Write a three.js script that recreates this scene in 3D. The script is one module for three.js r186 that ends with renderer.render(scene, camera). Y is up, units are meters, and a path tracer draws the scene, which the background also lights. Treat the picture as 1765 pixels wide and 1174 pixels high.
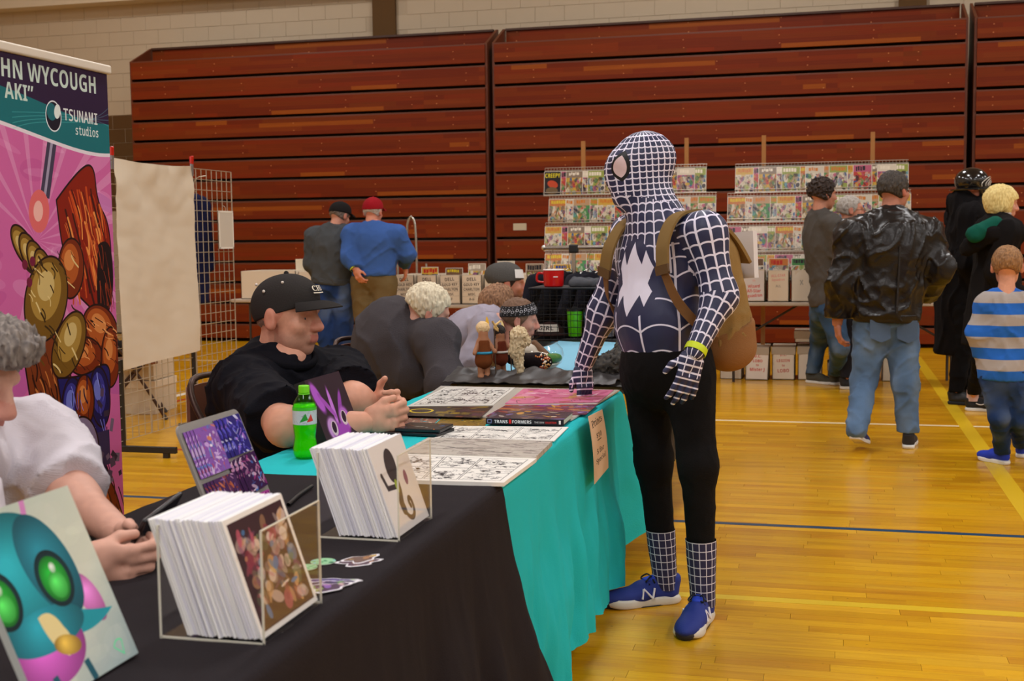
import * as THREE from 'three';
import { mergeGeometries } from 'three/addons/utils/BufferGeometryUtils.js';
import { RoundedBoxGeometry } from 'three/addons/geometries/RoundedBoxGeometry.js';
import { RectAreaLightUniformsLib } from 'three/addons/lights/RectAreaLightUniformsLib.js';
import { createNoise3D } from 'simplex-noise';
RectAreaLightUniformsLib.init();

// ---------------------------------------------------------------- camera, light, exposure
const scene = new THREE.Scene();
scene.background = new THREE.Color(0x000000);
const F = 2120, EYE = 1.36, YAW = 14.37 * Math.PI / 180, PITCH = 4.85 * Math.PI / 180, ROLL = 0.0125, W = 1765, HH = 1174;
const camera = new THREE.PerspectiveCamera(2 * Math.atan(HH / 2 / F) * 180 / Math.PI, W / HH, 0.05, 100);
camera.position.set(0, EYE, 0);
camera.rotation.order = 'YXZ';
camera.rotation.set(-PITCH, YAW, -ROLL);
camera.focus = 4.4; camera.userData.fStop = 6.5; // seller and masked visitor sharp, the nearest picture a little soft
const renderer = new THREE.WebGLRenderer();
renderer.toneMapping = THREE.LinearToneMapping;
renderer.toneMappingExposure = 1.0;
renderer.shadowMap.enabled = true;
const LAMP_POWER = 35, LAMP_COLOR = new THREE.Color(1.0, 0.985, 0.985);
const ROOM = { x0: -12.4, x1: 19, z0: -16.3, z1: 15, h: 7.5 };
const LAMPS = [];
for (const x of [-8, -1.5, 5, 11.5, 17]) for (const z of [-12, -6, 0, 6, 12]) LAMPS.push([x, z]);

// ---------------------------------------------------------------- helpers
let seed = 7;
const rnd = () => { seed = (seed + 0x6d2b79f5) | 0; let t = Math.imul(seed ^ (seed >>> 15), 1 | seed); t = (t + Math.imul(t ^ (t >>> 7), 61 | t)) ^ t; return ((t ^ (t >>> 14)) >>> 0) / 4294967296; };
const rr = (a, b) => a + (b - a) * rnd(), pick = (a) => a[Math.floor(rnd() * a.length)];
const noise = createNoise3D(rnd);
const V = (x, y, z) => new THREE.Vector3(x, y, z);
const lerp = (a, b, t) => a + (b - a) * t, clamp = (x, a, b) => Math.min(b, Math.max(a, x)), sstep = (a, b, x) => { const t = clamp((x - a) / (b - a), 0, 1); return t * t * (3 - 2 * t); };
const mix = (a, b, t) => a.clone().lerp(b, t);
camera.updateMatrixWorld();
const _r = V(1, 0, 0).applyQuaternion(camera.quaternion), _u = V(0, 1, 0).applyQuaternion(camera.quaternion), _f = V(0, 0, -1).applyQuaternion(camera.quaternion);
const ray = (px, py) => _f.clone().addScaledVector(_r, (px - 882.5) / F).addScaledVector(_u, -(py - 587) / F);
const atY = (px, py, h = 0) => { const d = ray(px, py); return camera.position.clone().addScaledVector(d, (h - EYE) / d.y); };
const atZ = (px, py, z) => { const d = ray(px, py); return camera.position.clone().addScaledVector(d, z / d.z); };
const atX = (px, py, x) => { const d = ray(px, py); return camera.position.clone().addScaledVector(d, x / d.x); };
const taken = new Map();
const numbered = (n) => { const k = taken.get(n) ?? 0; taken.set(n, k + 1); return k ? n + '_' + String(k).padStart(3, '0') : n; };
function tag(o, label, category, group, kind) { if (label) o.userData.label = label; if (category) o.userData.category = category; if (group) o.userData.group = group; if (kind) o.userData.kind = kind; return o; }
function add(o, parent = scene) { parent.add(o); return o; }
function mesh(name, g, m, parent = scene) { const o = new THREE.Mesh(g, m); o.name = parent === scene ? numbered(name) : name; o.castShadow = o.receiveShadow = true; parent.add(o); return o; }
function thing(name, label, category, pos = V(0, 0, 0), group, turn = 0) { const g = new THREE.Group(); g.name = numbered(name); g.position.copy(pos); g.rotation.y = turn; tag(g, label, category, group); scene.add(g); return g; }
const srgb = (r, g, b) => new THREE.Color().setRGB(r / 255, g / 255, b / 255, THREE.SRGBColorSpace);
function mat(c, rough = 0.8, o = {}) { return new THREE.MeshStandardMaterial({ color: c.isColor ? c : srgb(...c), roughness: rough, side: THREE.DoubleSide, ...o }); }
function phys(c, rough = 0.5, o = {}) { return new THREE.MeshPhysicalMaterial({ color: c.isColor ? c : srgb(...c), roughness: rough, side: THREE.DoubleSide, ...o }); }
function canvas(w, h, draw, srgbMap = true) { const c = document.createElement('canvas'); c.width = w; c.height = h; draw(c.getContext('2d'), w, h); const t = new THREE.CanvasTexture(c); if (srgbMap) t.colorSpace = THREE.SRGBColorSpace; t.wrapS = t.wrapT = THREE.RepeatWrapping; return t; }
const rgb = (r, g, b) => `rgb(${r | 0},${g | 0},${b | 0})`;
function box(w, h, d, x = 0, y = 0, z = 0) { return new THREE.BoxGeometry(w, h, d).translate(x, y, z); }
function rbox(w, h, d, r = 0.004, x = 0, y = 0, z = 0) { return new RoundedBoxGeometry(w, h, d, 2, Math.min(r, w / 2.01, h / 2.01, d / 2.01)).translate(x, y, z); }
function tube(a, b, r, seg = 8, r2 = r) { const d = b.clone().sub(a), g = new THREE.CylinderGeometry(r2, r, d.length(), seg); g.applyQuaternion(new THREE.Quaternion().setFromUnitVectors(V(0, 1, 0), d.normalize())); return g.translate((a.x + b.x) / 2, (a.y + b.y) / 2, (a.z + b.z) / 2); }
function curve(pts, r, n = 24, seg = 8) { return new THREE.TubeGeometry(new THREE.CatmullRomCurve3(pts), n, r, seg, false); }
function merge(list) { const nn = list.map((g) => (g.index ? g.toNonIndexed() : g)); const keys = ['position', 'normal', 'uv', 'color'].filter((k) => nn.every((g) => g.attributes[k])); nn.forEach((g) => Object.keys(g.attributes).forEach((k) => { if (!keys.includes(k)) g.deleteAttribute(k); })); return mergeGeometries(nn); }
// a grid surface: f(u, v) -> Vector3, with uv
function sheet(nu, nv, f, uvf) {
  const pos = [], uv = [], idx = [];
  for (let j = 0; j <= nv; j++) for (let i = 0; i <= nu; i++) { const p = f(i / nu, j / nv); pos.push(p.x, p.y, p.z); const t = uvf ? uvf(i / nu, j / nv) : [i / nu, j / nv]; uv.push(t[0], t[1]); }
  for (let j = 0; j < nv; j++) for (let i = 0; i < nu; i++) { const a = j * (nu + 1) + i, b = a + 1, c = a + nu + 1, d = c + 1; idx.push(a, b, d, a, d, c); }
  const g = new THREE.BufferGeometry(); g.setAttribute('position', new THREE.Float32BufferAttribute(pos, 3)); g.setAttribute('uv', new THREE.Float32BufferAttribute(uv, 2)); g.setIndex(idx); g.computeVertexNormals(); return g;
}
// a sheet with a thickness: the two faces and the rim
function slab(nu, nv, f, th, uvf) {
  const top = sheet(nu, nv, f, uvf), n = top.attributes.normal, p = top.attributes.position, q = top.clone(), qp = q.attributes.position;
  for (let i = 0; i < qp.count; i++) qp.setXYZ(i, p.getX(i) - n.getX(i) * th, p.getY(i) - n.getY(i) * th, p.getZ(i) - n.getZ(i) * th);
  q.setIndex([...q.index.array].reverse()); q.computeVertexNormals();
  const ring = []; for (let i = 0; i <= nu; i++) ring.push(i); for (let j = 1; j <= nv; j++) ring.push(j * (nu + 1) + nu); for (let i = nu - 1; i >= 0; i--) ring.push(nv * (nu + 1) + i); for (let j = nv - 1; j >= 0; j--) ring.push(j * (nu + 1));
  const pos = [], uv = [], idx = [], t = top.attributes.uv;
  ring.forEach((k) => { pos.push(p.getX(k), p.getY(k), p.getZ(k), qp.getX(k), qp.getY(k), qp.getZ(k)); uv.push(t.getX(k), t.getY(k), t.getX(k), t.getY(k)); });
  for (let i = 0; i + 1 < ring.length; i++) idx.push(2 * i, 2 * i + 1, 2 * i + 2, 2 * i + 1, 2 * i + 3, 2 * i + 2);
  const g = new THREE.BufferGeometry(); g.setAttribute('position', new THREE.Float32BufferAttribute(pos, 3)); g.setAttribute('uv', new THREE.Float32BufferAttribute(uv, 2)); g.setIndex(idx); g.computeVertexNormals();
  return merge([top, q, g]);
}
// value noise textures for cloth, paint and leather relief
function noiseTex(n, f) { const d = new Uint8Array(n * n * 4); for (let y = 0; y < n; y++) for (let x = 0; x < n; x++) { const v = clamp(f(x / n, y / n) * 255, 0, 255); d.set([v, v, v, 255], (y * n + x) * 4); } const t = new THREE.DataTexture(d, n, n); t.magFilter = THREE.LinearFilter; t.wrapS = t.wrapT = THREE.RepeatWrapping; t.needsUpdate = true; return t; }
const loopNoise = (u, v, s, z) => { const a = u * 2 * Math.PI, b = v * 2 * Math.PI; return noise(Math.cos(a) * s + z, Math.sin(a) * s + Math.cos(b) * s * 0.7, Math.sin(b) * s); };
const weaveTex = noiseTex(256, (u, v) => 0.5 + 0.22 * Math.sin(u * 2 * Math.PI * 64) * Math.sin(v * 2 * Math.PI * 64) + 0.25 * loopNoise(u, v, 9, 3));
const grainTex = noiseTex(256, (u, v) => 0.5 + 0.3 * loopNoise(u, v, 14, 9) + 0.2 * loopNoise(u, v, 40, 1));
const cloth = (c, o = {}) => { const t = weaveTex.clone(); t.repeat.set(6, 6); return phys(c, 0.95, { bumpMap: t, bumpScale: 0.0012, specularIntensity: 0.3, ...o }); };
// ---------------------------------------------------------------- the hall
const woodBump = noiseTex(256, (u, v) => 0.5 + 0.3 * loopNoise(u * 0.999, v, 3, 2) + 0.2 * loopNoise(u, v, 30, 5));
{
  const slabM = mat([70, 44, 16], 0.8);
  const floor = mesh('floor', box(ROOM.x1 - ROOM.x0, 0.2, ROOM.z1 - ROOM.z0, (ROOM.x0 + ROOM.x1) / 2, -0.1125, (ROOM.z0 + ROOM.z1) / 2), slabM); tag(floor, 'glossy maple strip floor with painted court lines', 'floor', null, 'structure');
  const boardTex = canvas(1024, 256, (c, w, h) => {
    c.fillStyle = rgb(255, 255, 255); c.fillRect(0, 0, w, h);
    for (let i = 0; i < 900; i++) { const y = rnd() * h, x = rnd() * w, l = rr(60, 420), a = rr(0.02, 0.09); c.strokeStyle = rnd() < 0.7 ? `rgba(150,92,20,${a})` : `rgba(255,240,190,${a})`; c.lineWidth = rr(0.6, 2.5); c.beginPath(); c.moveTo(x, y); c.bezierCurveTo(x + l / 3, y + rr(-3, 3), x + l * 0.66, y + rr(-3, 3), x + l, y + rr(-4, 4)); c.stroke(); }
    for (let i = 0; i < 26; i++) { const x = rnd() * w, y = rnd() * h, r = rr(10, 60); const g = c.createRadialGradient(0, 0, 0, 0, 0, r); g.addColorStop(0, 'rgba(150,90,25,.16)'); g.addColorStop(1, 'rgba(150,90,25,0)'); c.save(); c.translate(x, y); c.scale(3, 0.35); c.fillStyle = g; c.fillRect(-r, -r, 2 * r, 2 * r); c.restore(); }
    for (let i = 0; i < 9; i++) { c.fillStyle = 'rgba(60,30,8,.5)'; c.beginPath(); c.ellipse(rnd() * w, rnd() * h, rr(1, 5), rr(0.7, 1.6), 0, 0, 7); c.fill(); }
  });
  const boardM = phys(new THREE.Color(1, 1, 1), 0.3, { map: boardTex, vertexColors: true, clearcoat: 0.3, clearcoatRoughness: 0.12, specularIntensity: 0.45 });
  const tones = [[214, 160, 16], [210, 154, 12], [219, 165, 20], [206, 149, 12], [216, 162, 24], [211, 155, 10], [203, 144, 14], [221, 168, 30]].map((c) => srgb(...c));
  const bw = 0.0635, near = [], far = [];
  for (let r = 0; r < 262; r++) {
    const z = 0.6 - r * bw - bw / 2; let x = ROOM.x0 + rr(0, 0.8) - 0.8;
    while (x < 6) {
      const l = rr(0.25, 1.35), g = box(l - 0.0012, 0.0124, bw - 0.0007, x + l / 2, -0.0062, z), c = pick(tones).clone().multiplyScalar(rr(0.93, 1.07)), uv = g.attributes.uv, p = g.attributes.position, col = [], ou = rnd(), ov = rnd();
      for (let i = 0; i < p.count; i++) { uv.setXY(i, (p.getX(i) - x) / 1.6 + ou, (p.getZ(i) - z) / 0.4 + ov); col.push(c.r, c.g, c.b); }
      g.setAttribute('color', new THREE.Float32BufferAttribute(col, 3));
      const inView = z < -3.2 && z > -6.35 && x + l > -0.95 && x < 0.3 - z * 0.19; // the strip of floor beside the tables, nearest the lens
      (inView && near.length < 295 ? near : far).push(g); x += l;
    }
  }
  near.forEach((g) => mesh('floor_board', g, boardM, floor));
  tag(mesh('floor_boards', merge(far), boardM, floor), null, null, null, 'stuff');
  // painted court lines: 0.4 mm of paint on the boards
  const paint = (name, c, x0, x1, z0, z1) => mesh(name, box(x1 - x0, 0.0006, z1 - z0, (x0 + x1) / 2, 0.0003, (z0 + z1) / 2), mat(c, 0.35), floor);
  paint('blue_line', [22, 62, 92], -11, 6, -5.79, -5.745);
  paint('white_line', [240, 225, 190], -1.9, 0.905, -9.03, -8.985); paint('white_line', [240, 225, 190], 1.0, 6, -9.03, -8.985);
  paint('yellow_line', [216, 176, 26], 0.905, 1.0, -14, -3.4);
  paint('yellow_line', [216, 178, 22], -3, 6, -4.602, -4.545);
  paint('red_line', [168, 40, 22], -9, -2.2, -7.17, -7.125);
  // the sideline that runs away behind the chair: white with a red one beside it
  const diag = (name, c, a, b, w) => { const d = b.clone().sub(a), n = V(-d.z, 0, d.x).normalize().multiplyScalar(w / 2); const g = sheet(1, 1, (u, v) => mix(a, b, u).addScaledVector(n, v * 2 - 1).setY(0.0006)); mesh(name, g, mat(c, 0.35), floor); };
  diag('white_line', [225, 215, 195], atY(262, 692), atY(420, 655), 0.09); diag('red_line', [168, 40, 22], atY(268, 700), atY(420, 665), 0.05);
  paint('white_line', [225, 212, 185], -9, -3.2, -12.6, -12.55);
}
{
  const white = mat([196, 178, 152], 0.85, { bumpMap: grainTex, bumpScale: 0.002 }), brown = mat([92, 62, 22], 0.85, { bumpMap: grainTex, bumpScale: 0.002 }), joint = mat([184, 166, 141], 0.95);
  const zf = ROOM.z0, wall = mesh('wall_back', box(ROOM.x1 - ROOM.x0, ROOM.h, 0.3, (ROOM.x0 + ROOM.x1) / 2, ROOM.h / 2, zf - 0.146), joint); tag(wall, 'painted block wall above the folded bleachers', 'wall', null, 'structure');
  const blockG = rbox(0.394, 0.195, 0.02, 0.003), list = [];
  for (let r = 0; r < 28; r++) for (let k = 0; k < 38; k++) {
    const y = 0.1 + r * 0.2, x = ROOM.x0 + 0.2 + k * 0.4 + (r % 2) * 0.2; if (x > 2.4 || y > 5.3) continue;
    const seen = (x < -8.9 && y > 1.9 && y < 4.9) || (x < -3.6 && y > 3.9 && y < 4.9) || (y > 4.05 && y < 4.65);
    const pil = (x > -6.1 && x < -5.75) || (x > 0.8 && x < 1.2);
    const m = y < 3.2 ? brown : white;
    if (pil) continue;
    if (seen && list.length < 290) { const o = mesh('block', blockG, m, wall); o.position.set(x, y, zf); list.push(o); }
  }
  mesh('upper_wall', box(ROOM.x1 - ROOM.x0, 2.2, 0.02, (ROOM.x0 + ROOM.x1) / 2, 6.35, zf), white, wall);
  mesh('side_wall', box(ROOM.x1 - 2.3, 5.2, 0.018, (ROOM.x1 + 2.3) / 2, 2.6, zf), white, wall);
  for (const x of [-5.92, 1.0]) { const p = mesh('pilaster', box(0.33, 6, 0.09, x, 3, zf + 0.02), brown, wall); }
  const tr = mesh('trim_1', box(7, 0.5, 0.3, -9, 5.03, zf + 0.16), mat([214, 198, 172], 0.8)); tag(tr, 'pale painted beam along the top of the block wall', 'beam', null, 'structure');
  for (const [n, g, l] of [['wall_left', box(0.3, ROOM.h, ROOM.z1 - ROOM.z0, ROOM.x0 - 0.15, ROOM.h / 2, (ROOM.z0 + ROOM.z1) / 2), 'painted side wall of the hall'], ['wall_right', box(0.3, ROOM.h, ROOM.z1 - ROOM.z0, ROOM.x1 + 0.15, ROOM.h / 2, (ROOM.z0 + ROOM.z1) / 2), 'painted far side wall of the hall'], ['wall_front', box(ROOM.x1 - ROOM.x0, ROOM.h, 0.3, (ROOM.x0 + ROOM.x1) / 2, ROOM.h / 2, ROOM.z1 + 0.15), 'painted end wall of the hall behind the photographer']]) tag(mesh(n, g, white), l, 'wall', null, 'structure');
  tag(mesh('ceiling', box(ROOM.x1 - ROOM.x0, 0.3, ROOM.z1 - ROOM.z0, (ROOM.x0 + ROOM.x1) / 2, ROOM.h + 0.15, (ROOM.z0 + ROOM.z1) / 2), mat([186, 178, 166], 0.9)), 'high pale ceiling of the hall', 'ceiling', null, 'structure');
}
{ // lamps under the ceiling, out of frame: fitting, glowing diffuser and the light just below it
  const hous = mat([200, 200, 198], 0.5), glow = mat([255, 250, 240], 0.6, { emissive: LAMP_COLOR, emissiveIntensity: 5 });
  LAMPS.forEach(([x, z]) => {
    const t = thing('ceiling_lamp', 'long white panel lamp hanging below the hall ceiling', 'lamp', V(x, ROOM.h - 0.45, z), 'ceiling lamps of the hall');
    mesh('housing', rbox(0.9, 0.1, 1.5, 0.02, 0, 0.05, 0), hous, t); mesh('diffuser', box(0.84, 0.01, 1.44, 0, -0.005, 0), glow, t);
    for (const s of [-1, 1]) mesh('hanger', tube(V(0, 0.1, s * 0.6), V(0, 0.45, s * 0.6), 0.006, 6), hous, t);
    const l = new THREE.RectAreaLight(LAMP_COLOR, LAMP_POWER, 0.84, 1.44); l.position.set(0, -0.02, 0); l.rotation.x = -Math.PI / 2; l.name = 'lamp_light'; t.add(l);
  });
}
{ // folded bleachers: each row is a laminated face board over a dark gap
  const boardTex = (n) => canvas(2048, 128, (c, w, h) => {
    const rows = 4; for (let r = 0; r < rows; r++) { let x = -rnd() * 300; while (x < w) { const l = rr(90, 620), k = rnd(), a = k < 0.035 ? [140, 68, 12] : k < 0.14 ? [119, 48, 7] : k < 0.28 ? [103, 33, 4] : [111 + rr(-5, 6), 40 + rr(-3, 3), 4]; c.fillStyle = rgb(...a); c.fillRect(x, r * h / rows, l + 1, h / rows + 1); x += l; } }
    for (let i = 0; i < 700; i++) { const y = rnd() * h, x = rnd() * w; c.strokeStyle = rnd() < 0.6 ? 'rgba(50,12,2,.13)' : 'rgba(190,100,40,.08)'; c.lineWidth = rr(0.5, 1.3); c.beginPath(); c.moveTo(x, y); c.lineTo(x + rr(30, 260), y + rr(-1.5, 1.5)); c.stroke(); }
    c.fillStyle = 'rgba(214,150,100,.75)'; for (const fx of [0.03, 0.22, 0.42, 0.62, 0.81, 0.97]) for (const fy of [0.3, 0.72]) { c.beginPath(); c.ellipse(fx * w + rr(-4, 4), fy * h, 2.6, 3.2, 0, 0, 7); c.fill(); }
  });
  const texs = [0, 1, 2, 3].map(boardTex), mats = texs.map((t) => phys(new THREE.Color(1, 1, 1), 0.5, { map: t, specularIntensity: 0.35 })), edge = mat([96, 42, 14], 0.5), ply = mat([124, 84, 48], 0.8), steel = mat([112, 114, 120], 0.5);
  const Z = -15.03, RH = 0.2715, TOP = 3.745;
  const section = (x0, x1, label) => {
    const t = thing('bleacher_section', label, 'bleachers', V((x0 + x1) / 2, 0, Z), 'folded bleacher sections'), w = x1 - x0;
    for (let r = 0; r < 14; r++) {
      const top = TOP - r * RH, zz = -r * -0.004, fh = Math.min(RH - 0.052, top - 0.05), g = rbox(w, fh, 0.03, 0.004, 0, top - fh / 2, -0.02 + zz), uv = g.attributes.uv, p = g.attributes.position, o = rnd();
      for (let i = 0; i < p.count; i++) uv.setXY(i, (p.getX(i) + w / 2) / 5.6 + (r % 3) * 0.13, (p.getY(i) - top) / (RH - 0.05) + 1);
      mesh('face_board', g, mats[(r * 7 + (x0 > -5 ? 2 : 0)) % 4], t);
      mesh('seat_edge', rbox(w, 0.022, 0.56, 0.004, 0, top + 0.008, -0.295 + zz), edge, t);
      if (top > 0.3) mesh('gap_steel', box(w, 0.03, 0.02, 0, top - RH + 0.034, -0.3), steel, t);
    }
    const bg = rbox(w - 0.04, 0.28, 0.03, 0.004, 0, TOP + 0.1, -0.56), uv = bg.attributes.uv, p = bg.attributes.position; for (let i = 0; i < p.count; i++) uv.setXY(i, (p.getX(i) + w / 2) / 5.6, p.getY(i) / 0.27);
    mesh('rear_board', bg, mats[1], t); mesh('rear_rail', rbox(w - 0.04, 0.03, 0.06, 0.004, 0, TOP + 0.255, -0.545), mat([60, 30, 12], 0.5), t);
    mesh('rear_panel', box(w, TOP - 0.02, 0.02, 0, TOP / 2, -0.585), ply, t);
    for (const s of [-1, 1]) { const sh = new THREE.Shape([[-0.03, 0], [-0.03, TOP + 0.02], [-0.56, TOP + 0.27], [-0.6, TOP + 0.27], [-0.6, 0]].map((q) => new THREE.Vector2(...q))); const g = new THREE.ExtrudeGeometry(sh, { depth: 0.03, bevelEnabled: false }); g.rotateY(-Math.PI / 2); g.translate(s * (w / 2 + 0.012) + 0.015, 0, 0); mesh('end_panel', g, edge, t); }
    return t;
  };
  section(-9.11, -4.16, 'folded bleacher section beside the open end of the block wall');
  section(-4.04, 1.51, 'folded bleacher section behind the wire comic racks');
  section(1.63, 7.2, 'folded bleacher section behind the black cloaked person');
  const st = mesh('notice_sticker', box(0.17, 0.085, 0.002, 0, 0, 0), mat([186, 176, 150], 0.5)); const q = atZ(896, 391, Z + 0.03); st.position.copy(q); tag(st, 'small pale notice sticker on the bleacher face board', 'sticker');
}
// ---------------------------------------------------------------- smooth bodies: tapered capsules and ellipsoids joined by a smooth minimum
function cap(a, b, ra, rb = ra, n = null, s = 1) { // n, s: squeezed by s along n
  const ax = a.x, ay = a.y, az = a.z, bx = b.x - ax, by = b.y - ay, bz = b.z - az, q = 1 / Math.max(1e-9, bx * bx + by * by + bz * bz), R = Math.max(ra, rb), k = n ? 1 / s - 1 : 0, nx = n ? n.x : 0, ny = n ? n.y : 0, nz = n ? n.z : 0, soft = n ? Math.min(1, (s + 1) / 2) : 1;
  const f = (x, y, z) => { let px = x - ax, py = y - ay, pz = z - az; const h = clamp((px * bx + py * by + pz * bz) * q, 0, 1); px -= bx * h; py -= by * h; pz -= bz * h; if (k) { const t = (px * nx + py * ny + pz * nz) * k; px += nx * t; py += ny * t; pz += nz * t; } return (Math.sqrt(px * px + py * py + pz * pz) - (ra + (rb - ra) * h)) * soft; };
  return { f, lo: [Math.min(a.x, b.x) - R, Math.min(a.y, b.y) - R, Math.min(a.z, b.z) - R], hi: [Math.max(a.x, b.x) + R, Math.max(a.y, b.y) + R, Math.max(a.z, b.z) + R] };
}
function ell(c, r, ex = V(1, 0, 0), ey = V(0, 1, 0), ez = V(0, 0, 1)) {
  const [a, b, d] = r, R = Math.max(a, b, d), cx = c.x, cy = c.y, cz = c.z;
  const f = (x, y, z) => { const px = x - cx, py = y - cy, pz = z - cz, u = (px * ex.x + py * ex.y + pz * ex.z) / a, v = (px * ey.x + py * ey.y + pz * ey.z) / b, w = (px * ez.x + py * ez.y + pz * ez.z) / d, k0 = Math.sqrt(u * u + v * v + w * w), k1 = Math.sqrt(u * u / a / a + v * v / b / b + w * w / d / d); return k1 < 1e-6 ? -Math.min(a, b, d) : k0 * (k0 - 1) / k1; };
  return { f, lo: [cx - R, cy - R, cz - R], hi: [cx + R, cy + R, cz + R] };
}
// meshes prims: o = { cell, k, post(d,x,y,z), cut: prims taken away, color(x,y,z), uv(x,y,z), pad }
function sdf(prims, o = {}) {
  const cell = o.cell ?? 0.012, k = o.k ?? 0.03, pad = (o.pad ?? 0.02) + cell * 2, lo = [0, 1, 2].map((i) => Math.min(...prims.map((p) => p.lo[i])) - pad), hi = [0, 1, 2].map((i) => Math.max(...prims.map((p) => p.hi[i])) + pad);
  const N = [0, 1, 2].map((i) => Math.ceil((hi[i] - lo[i]) / cell) + 1), [nx, ny, nz] = N, val = new Float32Array(nx * ny * nz), B = 8, post = o.post, cuts = o.cut ?? [], kc = o.kc ?? 0.01;
  const half = B * cell * 0.5 * 1.7321;
  for (let bz = 0; bz < nz; bz += B) for (let by = 0; by < ny; by += B) for (let bx = 0; bx < nx; bx += B) {
    const cx = lo[0] + (bx + B / 2) * cell, cy = lo[1] + (by + B / 2) * cell, cz = lo[2] + (bz + B / 2) * cell; let m = 1e9; const ds = prims.map((p) => { const d = p.f(cx, cy, cz); if (d < m) m = d; return d; });
    const act = m > half * 1.5 + k + pad ? null : prims.filter((p, i) => ds[i] < m + half * 2.6 + k), x1 = Math.min(bx + B, nx), y1 = Math.min(by + B, ny), z1 = Math.min(bz + B, nz);
    for (let z = bz; z < z1; z++) for (let y = by; y < y1; y++) for (let x = bx; x < x1; x++) {
      let d = m; if (act) {
        const X = lo[0] + x * cell, Y = lo[1] + y * cell, Z = lo[2] + z * cell; d = 1e3;
        for (let i = 0; i < act.length; i++) { const e = act[i].f(X, Y, Z), h = Math.max(k - Math.abs(d - e), 0) / k; d = Math.min(d, e) - h * h * k * 0.25; }
        for (let i = 0; i < cuts.length; i++) { const e = -cuts[i].f(X, Y, Z), h = Math.max(kc - Math.abs(d - e), 0) / kc; d = Math.max(d, e) + h * h * kc * 0.25; }
        if (post) d = post(d, X, Y, Z);
      }
      val[(z * ny + y) * nx + x] = d;
    }
  }
  const id = new Int32Array(nx * ny * nz).fill(-1), pos = [], idx = [], sx = 1, sy = nx, sz = nx * ny, off = [0, sx, sy, sx + sy, sz, sx + sz, sy + sz, sx + sy + sz];
  const E = [[0, 1], [2, 3], [4, 5], [6, 7], [0, 2], [1, 3], [4, 6], [5, 7], [0, 4], [1, 5], [2, 6], [3, 7]], cc = off.map((_, i) => [i & 1, (i >> 1) & 1, i >> 2]);
  for (let z = 0; z < nz - 1; z++) for (let y = 0; y < ny - 1; y++) for (let x = 0; x < nx - 1; x++) {
    const b = (z * ny + y) * nx + x; let s = 0; for (let i = 0; i < 8; i++) if (val[b + off[i]] < 0) s |= 1 << i; if (s === 0 || s === 255) continue;
    let n = 0, px = 0, py = 0, pz = 0; for (const [i, j] of E) if (((s >> i) & 1) !== ((s >> j) & 1)) { const a = val[b + off[i]], t = a / (a - val[b + off[j]]), A = cc[i], C = cc[j]; px += A[0] + (C[0] - A[0]) * t; py += A[1] + (C[1] - A[1]) * t; pz += A[2] + (C[2] - A[2]) * t; n++; }
    id[b] = pos.length / 3; pos.push(lo[0] + (x + px / n) * cell, lo[1] + (y + py / n) * cell, lo[2] + (z + pz / n) * cell);
  }
  for (let z = 1; z < nz - 1; z++) for (let y = 1; y < ny - 1; y++) for (let x = 1; x < nx - 1; x++) {
    const b = (z * ny + y) * nx + x, v = val[b] < 0;
    const quad = (p, q, r, t, flip) => { if (p < 0 || q < 0 || r < 0 || t < 0) return; flip ? idx.push(p, r, q, p, t, r) : idx.push(p, q, r, p, r, t); };
    if (v !== val[b + sx] < 0) quad(id[b - sy - sz], id[b - sz], id[b], id[b - sy], !v);
    if (v !== val[b + sy] < 0) quad(id[b - sx - sz], id[b - sx], id[b], id[b - sz], !v);
    if (v !== val[b + sz] < 0) quad(id[b - sx - sy], id[b - sy], id[b], id[b - sx], !v);
  }
  const g = new THREE.BufferGeometry(), n = pos.length / 3, P = new Float32Array(pos); g.setAttribute('position', new THREE.BufferAttribute(P, 3)); g.setIndex(idx); g.computeVertexNormals();
  const uv = new Float32Array(n * 2), col = new Float32Array(n * 3), c = o.color;
  for (let i = 0; i < n; i++) { const x = P[i * 3], y = P[i * 3 + 1], z = P[i * 3 + 2]; if (o.uv) { const t = o.uv(x, y, z); uv[i * 2] = t[0]; uv[i * 2 + 1] = t[1]; } else { uv[i * 2] = x * 0.8 + z * 0.9; uv[i * 2 + 1] = y + (x - z) * 0.2; } const q = c ? c(x, y, z) : null; col[i * 3] = q ? q.r : 1; col[i * 3 + 1] = q ? q.g : 1; col[i * 3 + 2] = q ? q.b : 1; }
  g.setAttribute('uv', new THREE.BufferAttribute(uv, 2)); g.setAttribute('color', new THREE.BufferAttribute(col, 3)); return g;
}
// creases of cloth: ridged noise, amp in metres
const folds = (amp, fx = 5, fy = 5, fz = 5, ph = 0) => (x, y, z) => { const w = noise(x * 2.1, y * 1.7 + ph, z * 2.1) * 0.35, a = 1 - Math.abs(noise(x * fx + ph + w, y * fy * 0.8 + w, z * fz)), b = 1 - Math.abs(noise(x * fx * 1.9 + 7, y * fy * 1.7 + ph, z * fz * 1.9)); return -amp * (a * a * a * a * 1.25 - 0.35 + b * b * b * b * 0.45); };
const clipPrim = (p, at, n) => ({ ...p, f: (x, y, z) => Math.max(p.f(x, y, z), (x - at.x) * n.x + (y - at.y) * n.y + (z - at.z) * n.z) });
// ---------------------------------------------------------------- people
const SKIN = (r, g, b) => srgb(r, g, b);
function frame3(fwd, up) { const f = fwd.clone().normalize(), l = up.clone().cross(f).normalize(), u = f.clone().cross(l).normalize(); return { l, u, f }; } // l = the person's left
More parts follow.
